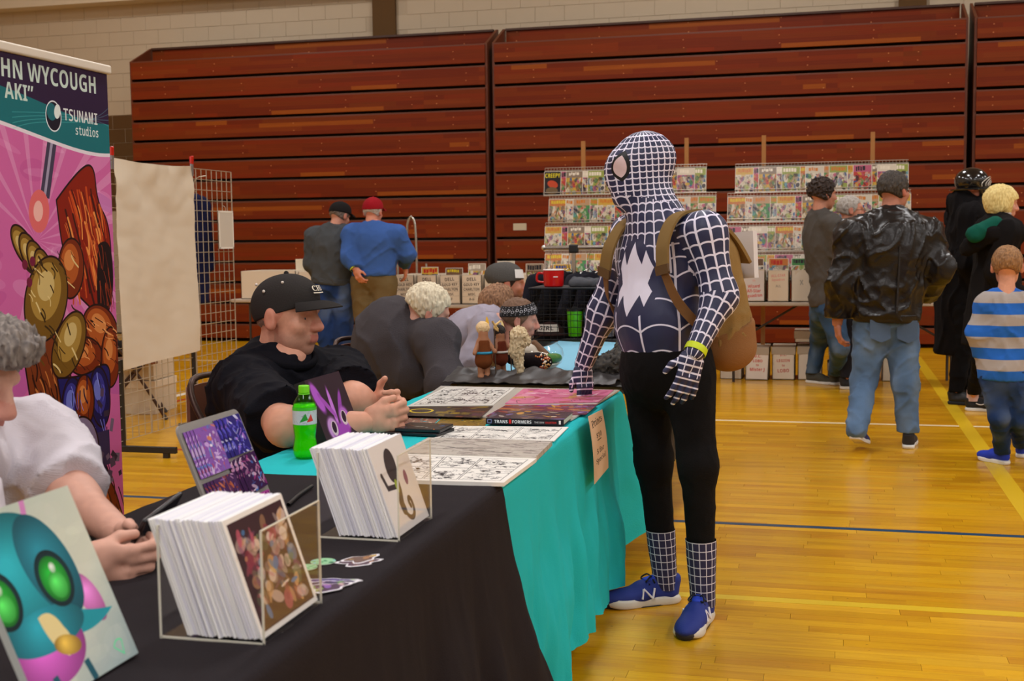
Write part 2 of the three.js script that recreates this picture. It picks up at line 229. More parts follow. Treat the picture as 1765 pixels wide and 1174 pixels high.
// a head: c centre, fr frame, h height of the bare head. Returns primitives and a point maker
function headPrims(c, fr, h, o = {}) {
  const s = h / 0.235, at = (x, y, z) => c.clone().addScaledVector(fr.l, x * s).addScaledVector(fr.u, y * s).addScaledVector(fr.f, z * s), E = (x, y, z, a, b, d) => ell(at(x, y, z), [a * s, b * s, d * s], fr.l, fr.u, fr.f), C = (p, q, a, b = a) => cap(at(...p), at(...q), a * s, b * s), w = o.wide ?? 1, j = o.jaw ?? 1;
  const prims = [E(0, 0.03, -0.014, 0.076 * w, 0.087, 0.097), E(0, -0.025, 0.03, 0.063 * w, 0.082, 0.06), E(0, -0.066, 0.034, 0.054 * w * j, 0.044 * j, 0.05), E(0, -0.094, 0.062, 0.026 * j, 0.022, 0.022),
    C([-0.034, 0.03, 0.076], [0.034, 0.03, 0.076], 0.014), C([0, 0.018, 0.09], [0, -0.022, 0.112], 0.009, 0.0135), E(0.012, -0.028, 0.098, 0.01, 0.009, 0.012), E(-0.012, -0.028, 0.098, 0.01, 0.009, 0.012),
    E(0.04 * w, -0.022, 0.062, 0.024, 0.024, 0.022), E(-0.04 * w, -0.022, 0.062, 0.024, 0.024, 0.022), C([-0.017, -0.053, 0.088], [0.017, -0.053, 0.088], 0.0065), C([-0.015, -0.065, 0.087], [0.015, -0.065, 0.087], 0.0075)];
  const ears = o.noEars ? [] : [1, -1].flatMap((q) => [E(q * 0.081 * w, -0.002, -0.012, 0.011, 0.03, 0.018), E(q * 0.079 * w, -0.022, -0.005, 0.008, 0.013, 0.011)]);
  const cuts = [...(o.noEars ? [] : [1, -1].map((q) => E(q * 0.0945 * w, -0.002, -0.006, 0.008, 0.019, 0.009))), E(0.031, 0.004, 0.1, 0.017, 0.012, 0.022), E(-0.031, 0.004, 0.1, 0.017, 0.012, 0.022)];
  const neck = [C([0, -0.05, -0.02], [0, -0.17, -0.034], 0.054 * (o.neck ?? 1), 0.06 * (o.neck ?? 1))];
  return { at, E, C, s, prims, ears, cuts, neck };
}
function headGeo(H, fr, skin, o = {}) {
  const loc = (x, y, z) => { const d = V(x, y, z).sub(H.at(0, 0, 0)); return [d.dot(fr.l) / H.s, d.dot(fr.u) / H.s, d.dot(fr.f) / H.s]; }, lip = skin.clone().lerp(srgb(168, 70, 66), 0.6), red = skin.clone().lerp(srgb(200, 92, 80), 0.35), beard = o.beard;
  return sdf([...H.prims, ...H.ears, ...H.neck], { cell: o.cell ?? 0.004, k: 0.016 * H.s, cut: H.cuts, color: (x, y, z) => {
    const [a, b, c] = loc(x, y, z); let q = skin.clone(); const n = noise(x * 60, y * 60, z * 60); q.multiplyScalar(1 + n * 0.05);
    if (c > 0.08 && Math.abs(b + 0.059) < 0.0125 && Math.abs(a) < 0.024) return lip; if ((c > 0.09 && b < 0.0 && b > -0.04) || Math.abs(a) > 0.078) q.lerp(red, 0.8);
    if (beard && b < -0.035 && b > -0.115 && c > -0.01 && !(Math.abs(b + 0.059) < 0.009 && Math.abs(a) < 0.022)) q.lerp(beard, clamp((0.035 * -1 - b) * 22, 0, o.beardAmt ?? 0.6) * (0.8 + 0.2 * noise(x * 300, y * 300, z * 300)));
    return q; } });
}
function eyes(H, parent, fr, col = [60, 70, 90]) { for (const q of [1, -1]) { const g = new THREE.SphereGeometry(0.0118 * H.s, 16, 12), p = g.attributes.position, c = []; for (let i = 0; i < p.count; i++) { const v = V(p.getX(i), p.getY(i), p.getZ(i)).normalize(), z = v.dot(fr.f), k = z > 0.97 ? srgb(10, 10, 10) : z > 0.88 ? srgb(...col) : srgb(225, 215, 208); c.push(k.r, k.g, k.b); } g.setAttribute('color', new THREE.Float32BufferAttribute(c, 3)); const at = H.at(q * 0.031, 0.002, 0.0672); g.translate(at.x - parent.position.x, at.y - parent.position.y, at.z - parent.position.z); mesh('eye', g, eyeM, parent); } }
const eyeM = mat(new THREE.Color(1, 1, 1), 0.25, { vertexColors: true });
// hair: shell over the skull; face(x,y,z in head units) > 0 keeps hair away
function hairGeo(H, fr, col, o = {}) {
  const th = o.thick ?? 0.014, tip = o.tip ?? col.clone().multiplyScalar(0.7), prims = [H.E(0, 0.03 + (o.rise ?? 0), -0.016, 0.077 + th, 0.088 + th, 0.098 + th), ...(o.extra ? o.extra(H) : [])], inv = 1 / H.s, c0 = H.at(0, 0, 0), f1 = o.freq ?? 55, am = o.amp ?? 0.006;
  return sdf(prims, { cell: o.cell ?? 0.005, k: 0.03, color: (x, y, z) => tip.clone().lerp(col, clamp(0.55 + 0.6 * noise(x * 90, y * 26, z * 90), 0, 1)), post: (d, x, y, z) => {
    const dx = x - c0.x, dy = y - c0.y, dz = z - c0.z, a = (dx * fr.l.x + dy * fr.l.y + dz * fr.l.z) * inv, b = (dx * fr.u.x + dy * fr.u.y + dz * fr.u.z) * inv, c = (dx * fr.f.x + dy * fr.f.y + dz * fr.f.z) * inv;
    const n = noise(x * f1, y * f1 * (o.stretch ?? 0.4), z * f1) * am + noise(x * f1 * 2.3, y * f1, z * f1 * 2.3) * am * 0.5; return Math.max(d - n, (o.face ?? stdHair)(a, b, c) * H.s); } });
}
const stdHair = (a, b, c) => Math.max(c - 0.045 - Math.max(0, (b - 0.055) * 3), -(b + 0.045 - Math.max(0, c) * 1.6 + Math.min(0, c + 0.02) * 0.4));
// a hand: w wrist, d towards the fingers, n where the palm faces, t towards the thumb
function handPrims(w, d, n, t, o = {}) {
  const s = o.s ?? 1, P = [], r = (o.r ?? 0.0088) * s, curl = o.curl ?? 0.5, at = (a, b, c) => w.clone().addScaledVector(d, a * s).addScaledVector(t, b * s).addScaledVector(n, c * s);
  P.push(cap(at(-0.01, 0, 0), at(0.03, 0, 0), 0.027 * s, 0.033 * s, n, 0.62), cap(at(0.035, 0.017, 0), at(0.082, 0.022, 0), 0.024 * s, 0.018 * s, n, 0.62), cap(at(0.035, -0.014, 0), at(0.078, -0.022, 0), 0.024 * s, 0.017 * s, n, 0.62), cap(at(0.02, 0.025, 0.006), at(0.05, 0.03, 0.01), 0.017 * s, 0.014 * s));
  const L = [[0.046, 0.028, 0.023], [0.05, 0.031, 0.025], [0.046, 0.029, 0.024], [0.037, 0.023, 0.02]];
  for (let k = 0; k < 4; k++) { let p = at(0.088 - Math.abs(k - 1) * 0.004, 0.029 - k * 0.0193, 0), a = (o.bend?.[k] ?? curl) * 0.75; const spread = (1.2 - k) * (o.spread ?? 0.06); L[k].forEach((l, i) => { const dir = d.clone().multiplyScalar(Math.cos(a)).addScaledVector(n, Math.sin(a)).addScaledVector(t, spread).normalize(), q = p.clone().addScaledVector(dir, l * s); P.push(cap(p, q, r * (1.04 - i * 0.09) * (k === 3 ? 0.88 : 1), r * (0.97 - i * 0.1) * (k === 3 ? 0.88 : 1))); p = q; a += (o.bend?.[k] ?? curl) * 1.05; }); }
  let p = at(0.03, 0.03, 0.008); const th = o.thumb ?? [0.75, 0.6, 0.3]; [0.042, 0.03].forEach((l, i) => { const dir = d.clone().multiplyScalar(th[0] + i * 0.25).addScaledVector(t, th[1] - i * (o.thumbIn ?? 0.35)).addScaledVector(n, th[2] + i * 0.1).normalize(), q = p.clone().addScaledVector(dir, l * s); P.push(cap(p, q, r * (1.22 - i * 0.12), r * (1.05 - i * 0.1))); p = q; });
  return P;
}
function torsoPrims(J, o = {}, e = 0) {
  const up = J.neck.clone().sub(J.pelvis), L = up.length(); up.normalize(); const r = J.shR.clone().sub(J.shL), sw = r.length(); r.addScaledVector(up, -r.dot(up)).normalize(); const f = up.clone().cross(r).normalize(), at = (t, a = 0, b = 0) => J.pelvis.clone().addScaledVector(up, t * L).addScaledVector(f, a).addScaledVector(r, b), cd = o.chest ?? 0.115, b = o.belly ?? 0.12;
  J.up = up; J.r = r; J.f = f; J.at = at;
  const P = [ell(at(0.66), [sw * 0.46 + e, L * 0.36 + e, cd + e], r, up, f), ell(at(0.3, o.bf ?? 0.012), [(o.bw ?? sw * 0.41) + e, L * 0.34 + e, b + e], r, up, f), ell(at(0.03, -0.01), [(o.hw ?? 0.17) + e, 0.13 + e, (o.hd ?? 0.125) + e], r, up, f)];
  for (const s of [J.shL, J.shR]) P.push(cap(J.neck.clone().addScaledVector(up, -0.045), s, (o.trap ?? 0.062) + e, (o.sr ?? 0.062) + e));
  if (o.back) P.push(ell(at(o.back[0], o.back[1]), [o.back[2] + e, o.back[3] + e, o.back[4] + e], r, up, f));
  return P;
}
function armPrims(J, side, o = {}, e = 0, to = 1) { const s = J['sh' + side], el = J['el' + side], w = J['wr' + side], k = o.arm ?? 1; const P = [cap(s, el, 0.058 * k + e, 0.045 * k + e)]; if (to > 0) P.push(cap(el, mix(el, w, to), 0.046 * k + e, lerp(0.046, 0.03, to) * k + e)); return P; }
function legPrims(J, side, o = {}, e = 0, to = 1) { const h = J['hip' + side], kn = J['kn' + side], a = J['an' + side], k = o.leg ?? 1; const P = [cap(h, kn, 0.092 * k + e, 0.06 * k + e)]; if (to > 0) P.push(cap(kn, mix(kn, a, to), 0.06 * k + e * 0.8, lerp(0.06, 0.042, to) * k + e)); return P; }
function bodyPrims(J, o = {}, skin = -0.006) { return [...torsoPrims(J, o, skin), ...armPrims(J, 'L', o, skin * 0.3), ...armPrims(J, 'R', o, skin * 0.3), ...(o.noLegs ? [] : [...legPrims(J, 'L', o, skin), ...legPrims(J, 'R', o, skin)])]; }
// puts geometries made in world space under a person standing at its base
function under(t, name, g, m, parent = t) { g.translate(-t.position.x, -t.position.y, -t.position.z); return mesh(name, g, m, parent); }
const skinM = mat(new THREE.Color(1, 1, 1), 0.55, { vertexColors: true });
const vcloth = (o = {}) => cloth(new THREE.Color(1, 1, 1), { vertexColors: true, ...o });
const hairM = mat(new THREE.Color(1, 1, 1), 0.7, { vertexColors: true });
function shoe(t, an, toe, o = {}) { // an ankle point above the ground, toe unit direction, y0 height of the sole
  const L = o.len ?? 0.29, y0 = o.y0 ?? 0, lift = o.pitch ?? 0, f = V(toe.x * Math.cos(lift), -Math.sin(lift), toe.z * Math.cos(lift)), side = V(0, 1, 0).cross(toe).normalize(), up = f.clone().cross(side).normalize(), heel = V(an.x, y0, an.z).addScaledVector(f, -0.055 * L / 0.29), at = (a, b, c = 0) => heel.clone().addScaledVector(f, a * L).addScaledVector(up, b).addScaledVector(side, c), w = (o.w ?? 1) * L / 0.29;
  if (lift) heel.y += Math.sin(lift) * L * 0.97;
  const outline = (k) => [[0.0, 0.0], [0.02, 0.024], [0.1, 0.034], [0.3, 0.034], [0.5, 0.036], [0.68, 0.045], [0.82, 0.044], [0.93, 0.032], [1, 0.0]].map(([a, b]) => [a, b * w * k]);
  const ring = [...outline(1.06), ...outline(1.06).reverse().slice(1, -1).map(([a, b]) => [a, -b])], crv = new THREE.CatmullRomCurve3(ring.map(([a, b]) => V(a, 0, b)), true), n = 40, rows = o.rows ?? [[0, 0.96], [0.004, 1], [0.016, 1.03], [0.026, 0.98]], pts = crv.getPoints(n).slice(0, n);
  const sole = sheet(n, rows.length + 1, (u, v) => { const q = pts[Math.round(u * n) % n], k = Math.round(v * (rows.length + 1)), e = k === 0 ? [0, 0] : k === rows.length + 1 ? [rows[rows.length - 1][0], 0] : rows[k - 1]; const spring = Math.max(0, q.x - 0.72) ** 2 * 0.12; return at(0.48 + (q.x - 0.48) * Math.max(e[1], 0.0), e[0] + spring, q.z * e[1]); });
  const P = [cap(at(0.12, 0.05), at(0.1, o.collar ?? 0.085), 0.032 * w, 0.036 * w), cap(at(0.16, 0.04), at(0.5, 0.045), 0.036 * w, 0.036 * w), cap(at(0.5, 0.046), at(0.85, 0.03), 0.038 * w, 0.03 * w, up, 0.75), ell(at(0.74, 0.032), [0.09 * L / 0.29, 0.03, 0.044 * w], f, up, side), cap(at(0.3, 0.085), at(0.5, 0.062), 0.024 * w, 0.022 * w)];
  const upper = sdf(P, { cell: o.cell ?? 0.007, k: 0.025, post: (d, x, y, z) => Math.max(d, -(V(x, y, z).sub(at(0, 0.016)).dot(up)), V(x, y, z).sub(at(0, o.top ?? 0.1)).dot(up)) });
  const sh = under(t, 'shoe', upper, o.m ?? mat([30, 30, 34], 0.7)); under(t, 'sole', sole, o.sole ?? mat([225, 222, 215], 0.6), sh);
  return { at, sh, f, up, side };
}
// ---------------------------------------------------------------- the masked visitor in the lined bodysuit
const ribbon = (pts, w, th, nrm, n = 40) => { const c = new THREE.CatmullRomCurve3(pts), N = new THREE.CatmullRomCurve3(nrm); return slab(n, 2, (u, v) => { const p = c.getPoint(u), t = c.getTangent(u), nn = N.getPoint(u).normalize(), s = t.clone().cross(nn).normalize(); return p.addScaledVector(s, (v - 0.5) * w).addScaledVector(nn, 0); }, th, (u, v) => [u * 8, v]); };
{
  const J = { neck: atZ(1132, 372, -4.37), pelvis: atZ(1150, 628, -4.37), shL: atZ(1216, 402, -4.22), shR: atZ(1086, 406, -4.51), elL: atZ(1241, 512, -4.2), elR: atZ(1040, 538, -4.55), wrL: atZ(1198, 606, -4.08), wrR: atZ(1006, 628, -4.58), hipL: atZ(1188, 655, -4.3), hipR: atZ(1116, 655, -4.43), knL: atZ(1203, 800, -4.24), knR: atZ(1127, 795, -4.42), anL: atZ(1210, 990, -4.27), anR: atZ(1145, 985, -4.46) };
  const base = V((J.anL.x + J.anR.x) / 2, 0, (J.anL.z + J.anR.z) / 2), o = { belly: 0.15, bf: 0.024, bw: 0.178, hw: 0.165, hd: 0.135, chest: 0.125, arm: 1.16, leg: 0.93 };
  const t = thing('person', 'masked person in navy suit with white grid lines standing beside the teal table', 'person', base);
  const fr = frame3(V(-0.93, -0.06, 0.32), V(-0.1, 1, 0.04)), hc = atZ(1106, 291, -4.38), H = headPrims(hc, fr, 0.266, { noEars: true, neck: 1.12 });
  const bp = bodyPrims(J, o, -0.012), tp = torsoPrims(J, o, 0), aL = armPrims(J, 'L', o, 0), aR = armPrims(J, 'R', o, 0);
  const dL = V(-0.24, -0.96, 0.12).normalize(), nL = V(-0.42, 0, -0.9); nL.addScaledVector(dL, -nL.dot(dL)).normalize(); const tL = V(-0.9, -0.1, 0.35); tL.addScaledVector(dL, -tL.dot(dL)).addScaledVector(nL, -tL.dot(nL)).normalize();
  const dR = V(0.1, -0.95, 0.14).normalize(), nR = V(-0.75, 0, -0.65); nR.addScaledVector(dR, -nR.dot(dR)).normalize(); const tR = V(0.55, 0.05, 0.8); tR.addScaledVector(dR, -tR.dot(dR)).addScaledVector(nR, -tR.dot(nR)).normalize();
  const hL = handPrims(J.wrL, dL, nL, tL, { curl: 0.3, s: 1.04, r: 0.0098, spread: 0.09, thumb: [0.7, 0.75, 0.15] }), hR = handPrims(J.wrR, dR, nR, tR, { bend: [0.15, 0.55, 0.75, 0.8], s: 1.0, r: 0.0098, thumb: [0.85, 0.35, 0.3] });
  const headP = [...H.prims.slice(0, 5), H.E(0, -0.012, 0.093, 0.018, 0.03, 0.02), ...H.neck, cap(H.at(0, -0.1, -0.02), J.neck, 0.066, 0.085)];
  under(t, 'body', merge([sdf(bp, { cell: 0.016, k: 0.05, color: () => srgb(190, 140, 115) }), sdf(headPrims(hc, fr, 0.215, { noEars: true }).prims, { cell: 0.012, k: 0.02, color: () => srgb(190, 140, 115) })]), skinM).scale.setScalar(1);
  // one suit surface, cut at a curved hem; charts of the printed lines are wrapped round torso, arms, hood and gloves
  const hemY = (x, y, z) => { const q = V(x, y, z).sub(J.pelvis), a = Math.atan2(q.dot(J.r), q.dot(J.f)); return J.pelvis.y + 0.08 - 0.085 * Math.cos(a) ; };
  const all = [...tp, ...aL, ...aR, ...headP];
  const main = sdf(all, { cell: 0.0075, k: 0.055, pad: 0.03, post: (d, x, y, z) => Math.max(d + 0.0012 * noise(x * 26, y * 14, z * 26), x > J.pelvis.x - 0.22 && y < J.pelvis.y + 0.2 && Math.min(aL[0].f(x, y, z), aL[1].f(x, y, z), aR[0].f(x, y, z), aR[1].f(x, y, z)) > 0.02 ? (hemY(x, y, z) - y) * 0.8 : -1) });
  const glL = sdf([...hL, cap(mix(J.elL, J.wrL, 0.85), J.wrL, 0.032, 0.029)], { cell: 0.0034, k: 0.008 }), glR = sdf([...hR, cap(mix(J.elR, J.wrR, 0.85), J.wrR, 0.032, 0.029)], { cell: 0.0034, k: 0.008 });
  const TL = J.neck.distanceTo(J.pelvis);
  const chart = (g, forced) => { g = g.toNonIndexed(); g.deleteAttribute('color'); const p = g.attributes.position, uv = g.attributes.uv, v = [V(0, 0, 0), V(0, 0, 0), V(0, 0, 0)], c = V(0, 0, 0);
    const ang = (q, o, x, y) => Math.atan2(q.clone().sub(o).dot(x), q.clone().sub(o).dot(y)) / (2 * Math.PI);
    for (let i = 0; i < p.count; i += 3) {
      c.set(0, 0, 0); v.forEach((q, k) => { q.fromBufferAttribute(p, i + k); c.addScaledVector(q, 1 / 3); });
      const da = Math.min(aL[0].f(c.x, c.y, c.z), aL[1].f(c.x, c.y, c.z)), db = Math.min(aR[0].f(c.x, c.y, c.z), aR[1].f(c.x, c.y, c.z)), dt = Math.min(...tp.slice(0, 3).map((q) => q.f(c.x, c.y, c.z))) + (Math.abs(c.clone().sub(J.neck).dot(J.r)) < 0.15 ? -1 : 0), hd = c.clone().sub(H.at(0, -0.105, -0.04)).dot(fr.u) - 0.25 * c.clone().sub(H.at(0, -0.105, -0.04)).dot(fr.f), us = [], vs = []; let R;
      if (forced) { const [w, d, tt] = forced; R = [1536, 0, 512, 512]; v.forEach((q) => { const e = q.clone().sub(w); us.push(0.5 + e.dot(tt) / 0.14); vs.push((e.dot(d) + 0.05) / 0.26); }); }
      else if (hd > 0) { R = [0, 1024, 1024, 640]; v.forEach((q) => { const e = q.clone().sub(H.at(0, 0.0, -0.01)); us.push(0.5 - Math.atan2(e.dot(fr.l), e.dot(fr.f)) / (2 * Math.PI)); vs.push(0.5 + e.dot(fr.u) / 0.32); }); }
      else if (Math.min(da, db) < dt + 0.004) { const S = da < db ? 'L' : 'R', a0 = J['sh' + S], a1 = J['el' + S], a2 = J['wr' + S], low = c.clone().sub(a1).dot(a2.clone().sub(a0)) > 0, A = low ? a1 : a0, Bb = low ? a2 : a1, d = Bb.clone().sub(A).normalize(), x = V(0, 0, 1).addScaledVector(d, -d.z).normalize(), y = d.clone().cross(x), l0 = low ? a0.distanceTo(a1) : 0; R = [1024, 0, 512, 1024]; v.forEach((q) => { const e = q.clone().sub(A); us.push(0.5 + Math.atan2(e.dot(y), e.dot(x)) / (2 * Math.PI)); vs.push(1 - (e.dot(d) + l0 + 0.06) / 0.75); }); }
      else { R = [0, 0, 1024, 1024]; v.forEach((q) => { const e = q.clone().sub(J.pelvis); us.push(0.5 + Math.atan2(e.dot(J.r), e.dot(J.f)) / (2 * Math.PI)); vs.push((e.dot(J.up) + 0.12) / (TL + 0.22)); }); }
      for (let k = 0; k < 3; k++) { let u = us[k]; if (!forced) { if (u - us[0] > 0.5) u -= 1; if (u - us[0] < -0.5) u += 1; } u = clamp(u, 0.002, 0.998); const y = clamp(vs[k], 0.002, 0.998); uv.setXY(i + k, (R[0] + u * R[2]) / 2048, 1 - (R[1] + (1 - y) * R[3]) / 2048); }
    } return g; };
  const tex = canvas(2048, 2048, (c) => {
    const navy = rgb(38, 42, 78), line = rgb(236, 232, 252); c.fillStyle = navy; c.fillRect(0, 0, 2048, 2048); c.strokeStyle = line; c.lineCap = 'round';
    const clip = (x, y, w, h, f) => { c.save(); c.beginPath(); c.rect(x, y, w, h); c.clip(); c.translate(x, y); f(w, h); c.restore(); };
    clip(0, 0, 1024, 1024, (w, h) => { // torso, top of chart = neck
      const m = h / (TL + 0.22), y0 = 0.1 * m, yy = (d) => y0 + d * m; c.lineWidth = 9;
      c.lineWidth = 8; for (let k = 0; k < 20; k++) { const u = (k + 0.5) / 20 * w; c.beginPath(); c.moveTo(u, 0); c.lineTo(u, yy(0.2)); c.stroke(); }
      for (let k = 0; k < 8; k++) { const u = (k + 0.5) / 8 * w; c.beginPath(); c.moveTo(u, yy(0.1)); c.lineTo(u, h); c.stroke(); }
      [-0.1, -0.07, -0.04, -0.01, 0.025, 0.065, 0.11, 0.155].forEach((d) => { for (let k = 0; k < 20; k++) { c.beginPath(); c.moveTo((k - 0.5) / 20 * w, yy(d)); c.quadraticCurveTo(k / 20 * w, yy(d - 0.014), (k + 0.5) / 20 * w, yy(d)); c.stroke(); } });
      [0.22, 0.31, 0.4, 0.49, 0.58].forEach((d) => { for (let k = 0; k < 8; k++) { c.beginPath(); c.moveTo((k - 0.5) / 8 * w, yy(d)); c.quadraticCurveTo(k / 8 * w, yy(d - 0.05), (k + 0.5) / 8 * w, yy(d)); c.stroke(); } });
      // plain white badge on the chest
      c.save(); c.translate(w * 0.49, yy(0.215)); c.fillStyle = navy; c.beginPath(); c.ellipse(0, 0, 128, 190, 0, 0, 7); c.fill(); c.fillStyle = line; const dia = (x, y, a, b) => { c.beginPath(); c.moveTo(x, y - b); c.quadraticCurveTo(x + a * 0.6, y - b * 0.3, x + a, y); c.quadraticCurveTo(x + a * 0.6, y + b * 0.3, x, y + b); c.quadraticCurveTo(x - a * 0.6, y + b * 0.3, x - a, y); c.quadraticCurveTo(x - a * 0.6, y - b * 0.3, x, y - b); c.fill(); }; dia(0, 0, 92, 176); dia(-78, -50, 34, 84); dia(78, -50, 34, 84); dia(-70, 62, 30, 70); dia(70, 62, 30, 70); c.restore();
    });
    clip(1024, 0, 512, 1024, (w, h) => { c.lineWidth = 10; for (let k = 0; k < 10; k++) { c.beginPath(); c.moveTo((k + 0.5) / 10 * w, 0); c.lineTo((k + 0.5) / 10 * w, h); c.stroke(); } c.lineWidth = 9; for (let y = 20; y < h; y += 60) for (let k = 0; k < 10; k++) { c.beginPath(); c.moveTo((k - 0.5) / 10 * w, y); c.quadraticCurveTo(k / 10 * w, y - 14, (k + 0.5) / 10 * w, y); c.stroke(); } });
    clip(0, 1024, 1024, 640, (w, h) => { c.lineWidth = 9; for (let k = 0; k < 24; k++) { c.beginPath(); c.moveTo((k + 0.5) / 24 * w, 0); c.lineTo((k + 0.5) / 24 * w, h); c.stroke(); } for (let y = 6; y < h; y += 42) for (let k = 0; k < 24; k++) { c.beginPath(); c.moveTo((k - 0.5) / 24 * w, y); c.quadraticCurveTo(k / 24 * w, y + 14, (k + 0.5) / 24 * w, y); c.stroke(); }
      for (const s of [-1, 1]) { const ex = w * (0.5 - s * 0.082), ey = h * 0.48; const alm = (k) => { c.beginPath(); c.moveTo(ex - s * 30 * k, ey - 118 * k); c.bezierCurveTo(ex - s * 78 * k, ey - 30 * k, ex - s * 60 * k, ey + 60 * k, ex - s * 10 * k, ey + 96 * k); c.bezierCurveTo(ex + s * 60 * k, ey + 50 * k, ex + s * 40 * k, ey - 60 * k, ex - s * 30 * k, ey - 118 * k); c.fill(); }; c.fillStyle = rgb(12, 11, 14); alm(1); c.fillStyle = rgb(226, 200, 204); alm(0.72); } });
    clip(1536, 0, 512, 512, (w, h) => { c.lineWidth = 13; for (const u of [0.12, 0.31, 0.5, 0.69, 0.86]) { c.beginPath(); c.moveTo(u * w, h); c.lineTo(u * w, h * 0.48); c.stroke(); } for (let y = h - 10; y > 0; y -= 46) { c.lineWidth = y < h * 0.5 ? 11 : 13; c.beginPath(); c.moveTo(0, y); c.lineTo(w, y); c.stroke(); } });
  });
  const suitM = phys(new THREE.Color(1, 1, 1), 0.5, { map: tex, sheen: 0.4, sheenRoughness: 0.4, sheenColor: srgb(120, 110, 160) });
  under(t, 'bodysuit', merge([chart(main), chart(glL, [J.wrL, dL, tL]), chart(glR, [J.wrR, dR, tR])]), suitM).userData.label = 'navy suit with white grid lines';
  const lp = [...torsoPrims(J, o, 0.004).slice(2), ...legPrims(J, 'L', o, 0.006), ...legPrims(J, 'R', o, 0.006), ell(J.pelvis.clone().addScaledVector(J.f, 0.02), [0.158, 0.16, 0.14], J.r, J.up, J.f)].filter((_, i) => i !== 1 && i !== 2);
  const cut = (a, k, f) => mix(J['kn' + a], J['an' + a], f).y; const cL = J.anL.y + 0.115, cR = J.anR.y + 0.15;
  under(t, 'leggings', sdf(lp, { cell: 0.009, k: 0.05, post: (d, x, y, z) => Math.max(d + folds(0.003, 12, 9, 12)(x, y, z), y - J.pelvis.y - 0.11, (Math.abs(x - J.anL.x) + Math.abs(z - J.anL.z) < Math.abs(x - J.anR.x) + Math.abs(z - J.anR.z) ? cL : cR) - y) }), cloth([16, 14, 15], { roughness: 0.85 }));
  const sockT = canvas(512, 512, (c, w, h) => { c.fillStyle = rgb(40, 38, 74); c.fillRect(0, 0, w, h); c.strokeStyle = rgb(218, 216, 232); c.lineWidth = 5; for (let k = 0; k < 14; k++) { c.beginPath(); c.moveTo((k + 0.5) / 14 * w, 0); c.lineTo((k + 0.5) / 14 * w, h); c.stroke(); } c.lineWidth = 7; for (let k = 0; k < 9; k++) { c.beginPath(); c.moveTo(0, k / 8 * h + 3); c.lineTo(w, k / 8 * h + 3); c.stroke(); } });
  const sockM = mat(new THREE.Color(1, 1, 1), 0.8, { map: sockT });
  for (const [S, top] of [['L', cL + 0.012], ['R', cR + 0.012]]) { const a = J['an' + S], kn = J['kn' + S]; under(t, 'sock', sheet(40, 14, (u, v) => { const y = lerp(0.055, top, v), c = mix(a, kn, (y - a.y) / (kn.y - a.y)), r = (0.043 + 0.012 * v) * (1 + 0.03 * noise(u * 5, v * 4, 3)) + 0.002, q = u * 2 * Math.PI; return V(c.x + Math.cos(q) * r * 0.95, y, c.z + Math.sin(q) * r * 1.08); }, (u, v) => [u, v]), sockM); }
  // running shoes with a white side letter, black laces, pale midsole
  const up = mat([24, 44, 128], 0.75, { bumpMap: weaveTex, bumpScale: 0.001 }), midM = mat([214, 208, 196], 0.6), rub = mat([36, 34, 40], 0.7), lace = mat([14, 14, 18], 0.8), let_ = mat([222, 218, 226], 0.4), tong = mat([28, 62, 190], 0.7);
  for (const [S, heel, toe] of [['L', atY(1213, 1045), atY(1183, 1078)], ['R', atY(1168, 1024), atY(1062, 1034)]]) {
    const d = toe.clone().sub(heel).setY(0).normalize(), q = shoe(t, J['an' + S], d, { len: 0.295, m: up, sole: midM, cell: 0.0045, w: 1.02, rows: [[0, 0.95], [0.004, 1.0], [0.014, 1.05], [0.024, 1.02], [0.034, 0.97]], top: 0.105 }), at = q.at;
    under(t, 'outsole', sheet(24, 1, (u, v) => { const a = u * 2 * Math.PI; return at(0.5 + 0.49 * Math.cos(a), 0.004 * v + 0.0006, Math.sin(a) * 0.042); }), rub, q.sh);
    under(t, 'toe_cap', sdf([ell(at(0.95, 0.02), [0.022, 0.02, 0.034], q.f, q.up, q.side)], { cell: 0.005, k: 0.01 }), rub, q.sh);
    under(t, 'laces', merge([0, 1, 2, 3, 4].map((k) => curve([at(0.36 + k * 0.065, 0.086 - k * 0.008, -0.03), at(0.375 + k * 0.065, 0.104 - k * 0.009, 0), at(0.36 + k * 0.065, 0.086 - k * 0.008, 0.03)], 0.0035, 10, 6)).concat([curve([at(0.36, 0.1, 0), at(0.4, 0.108, 0.018), at(0.47, 0.092, 0.028), at(0.43, 0.094, 0.008), at(0.37, 0.1, 0)], 0.003, 16, 6), curve([at(0.36, 0.1, 0), at(0.4, 0.108, -0.018), at(0.47, 0.092, -0.028), at(0.43, 0.094, -0.008), at(0.37, 0.1, 0)], 0.003, 16, 6)])), lace, q.sh);
    under(t, 'tongue', sdf([cap(at(0.3, 0.1), at(0.42, 0.092), 0.02, 0.02, q.up, 0.5)], { cell: 0.005, k: 0.01 }), tong, q.sh);
    for (const s of [1, -1]) { const nP = [[0.4, 0.034], [0.43, 0.07], [0.55, 0.034], [0.59, 0.07]].map(([a, b]) => at((s > 0 ? 0.99 - a : a) * 0.92, b * 0.98, s * (0.0475 - Math.max(0, b - 0.045) * 0.4))); under(t, 'side_letter', merge([[0, 1], [1, 2], [2, 3]].map(([i, j]) => tube(nP[i], nP[j], 0.0042, 6))), let_, q.sh); }
  }
  const wb = new THREE.TorusGeometry(0.037, 0.0015, 6, 40); wb.scale(1, 1, 9); const dd = J.wrL.clone().sub(J.elL).normalize(); wb.applyQuaternion(new THREE.Quaternion().setFromUnitVectors(V(0, 0, 1), dd)); const wp = mix(J.elL, J.wrL, 0.97); wb.translate(wp.x, wp.y, wp.z); under(t, 'wristband', wb, mat([205, 225, 20], 0.5)).userData.label = 'neon yellow paper wristband';
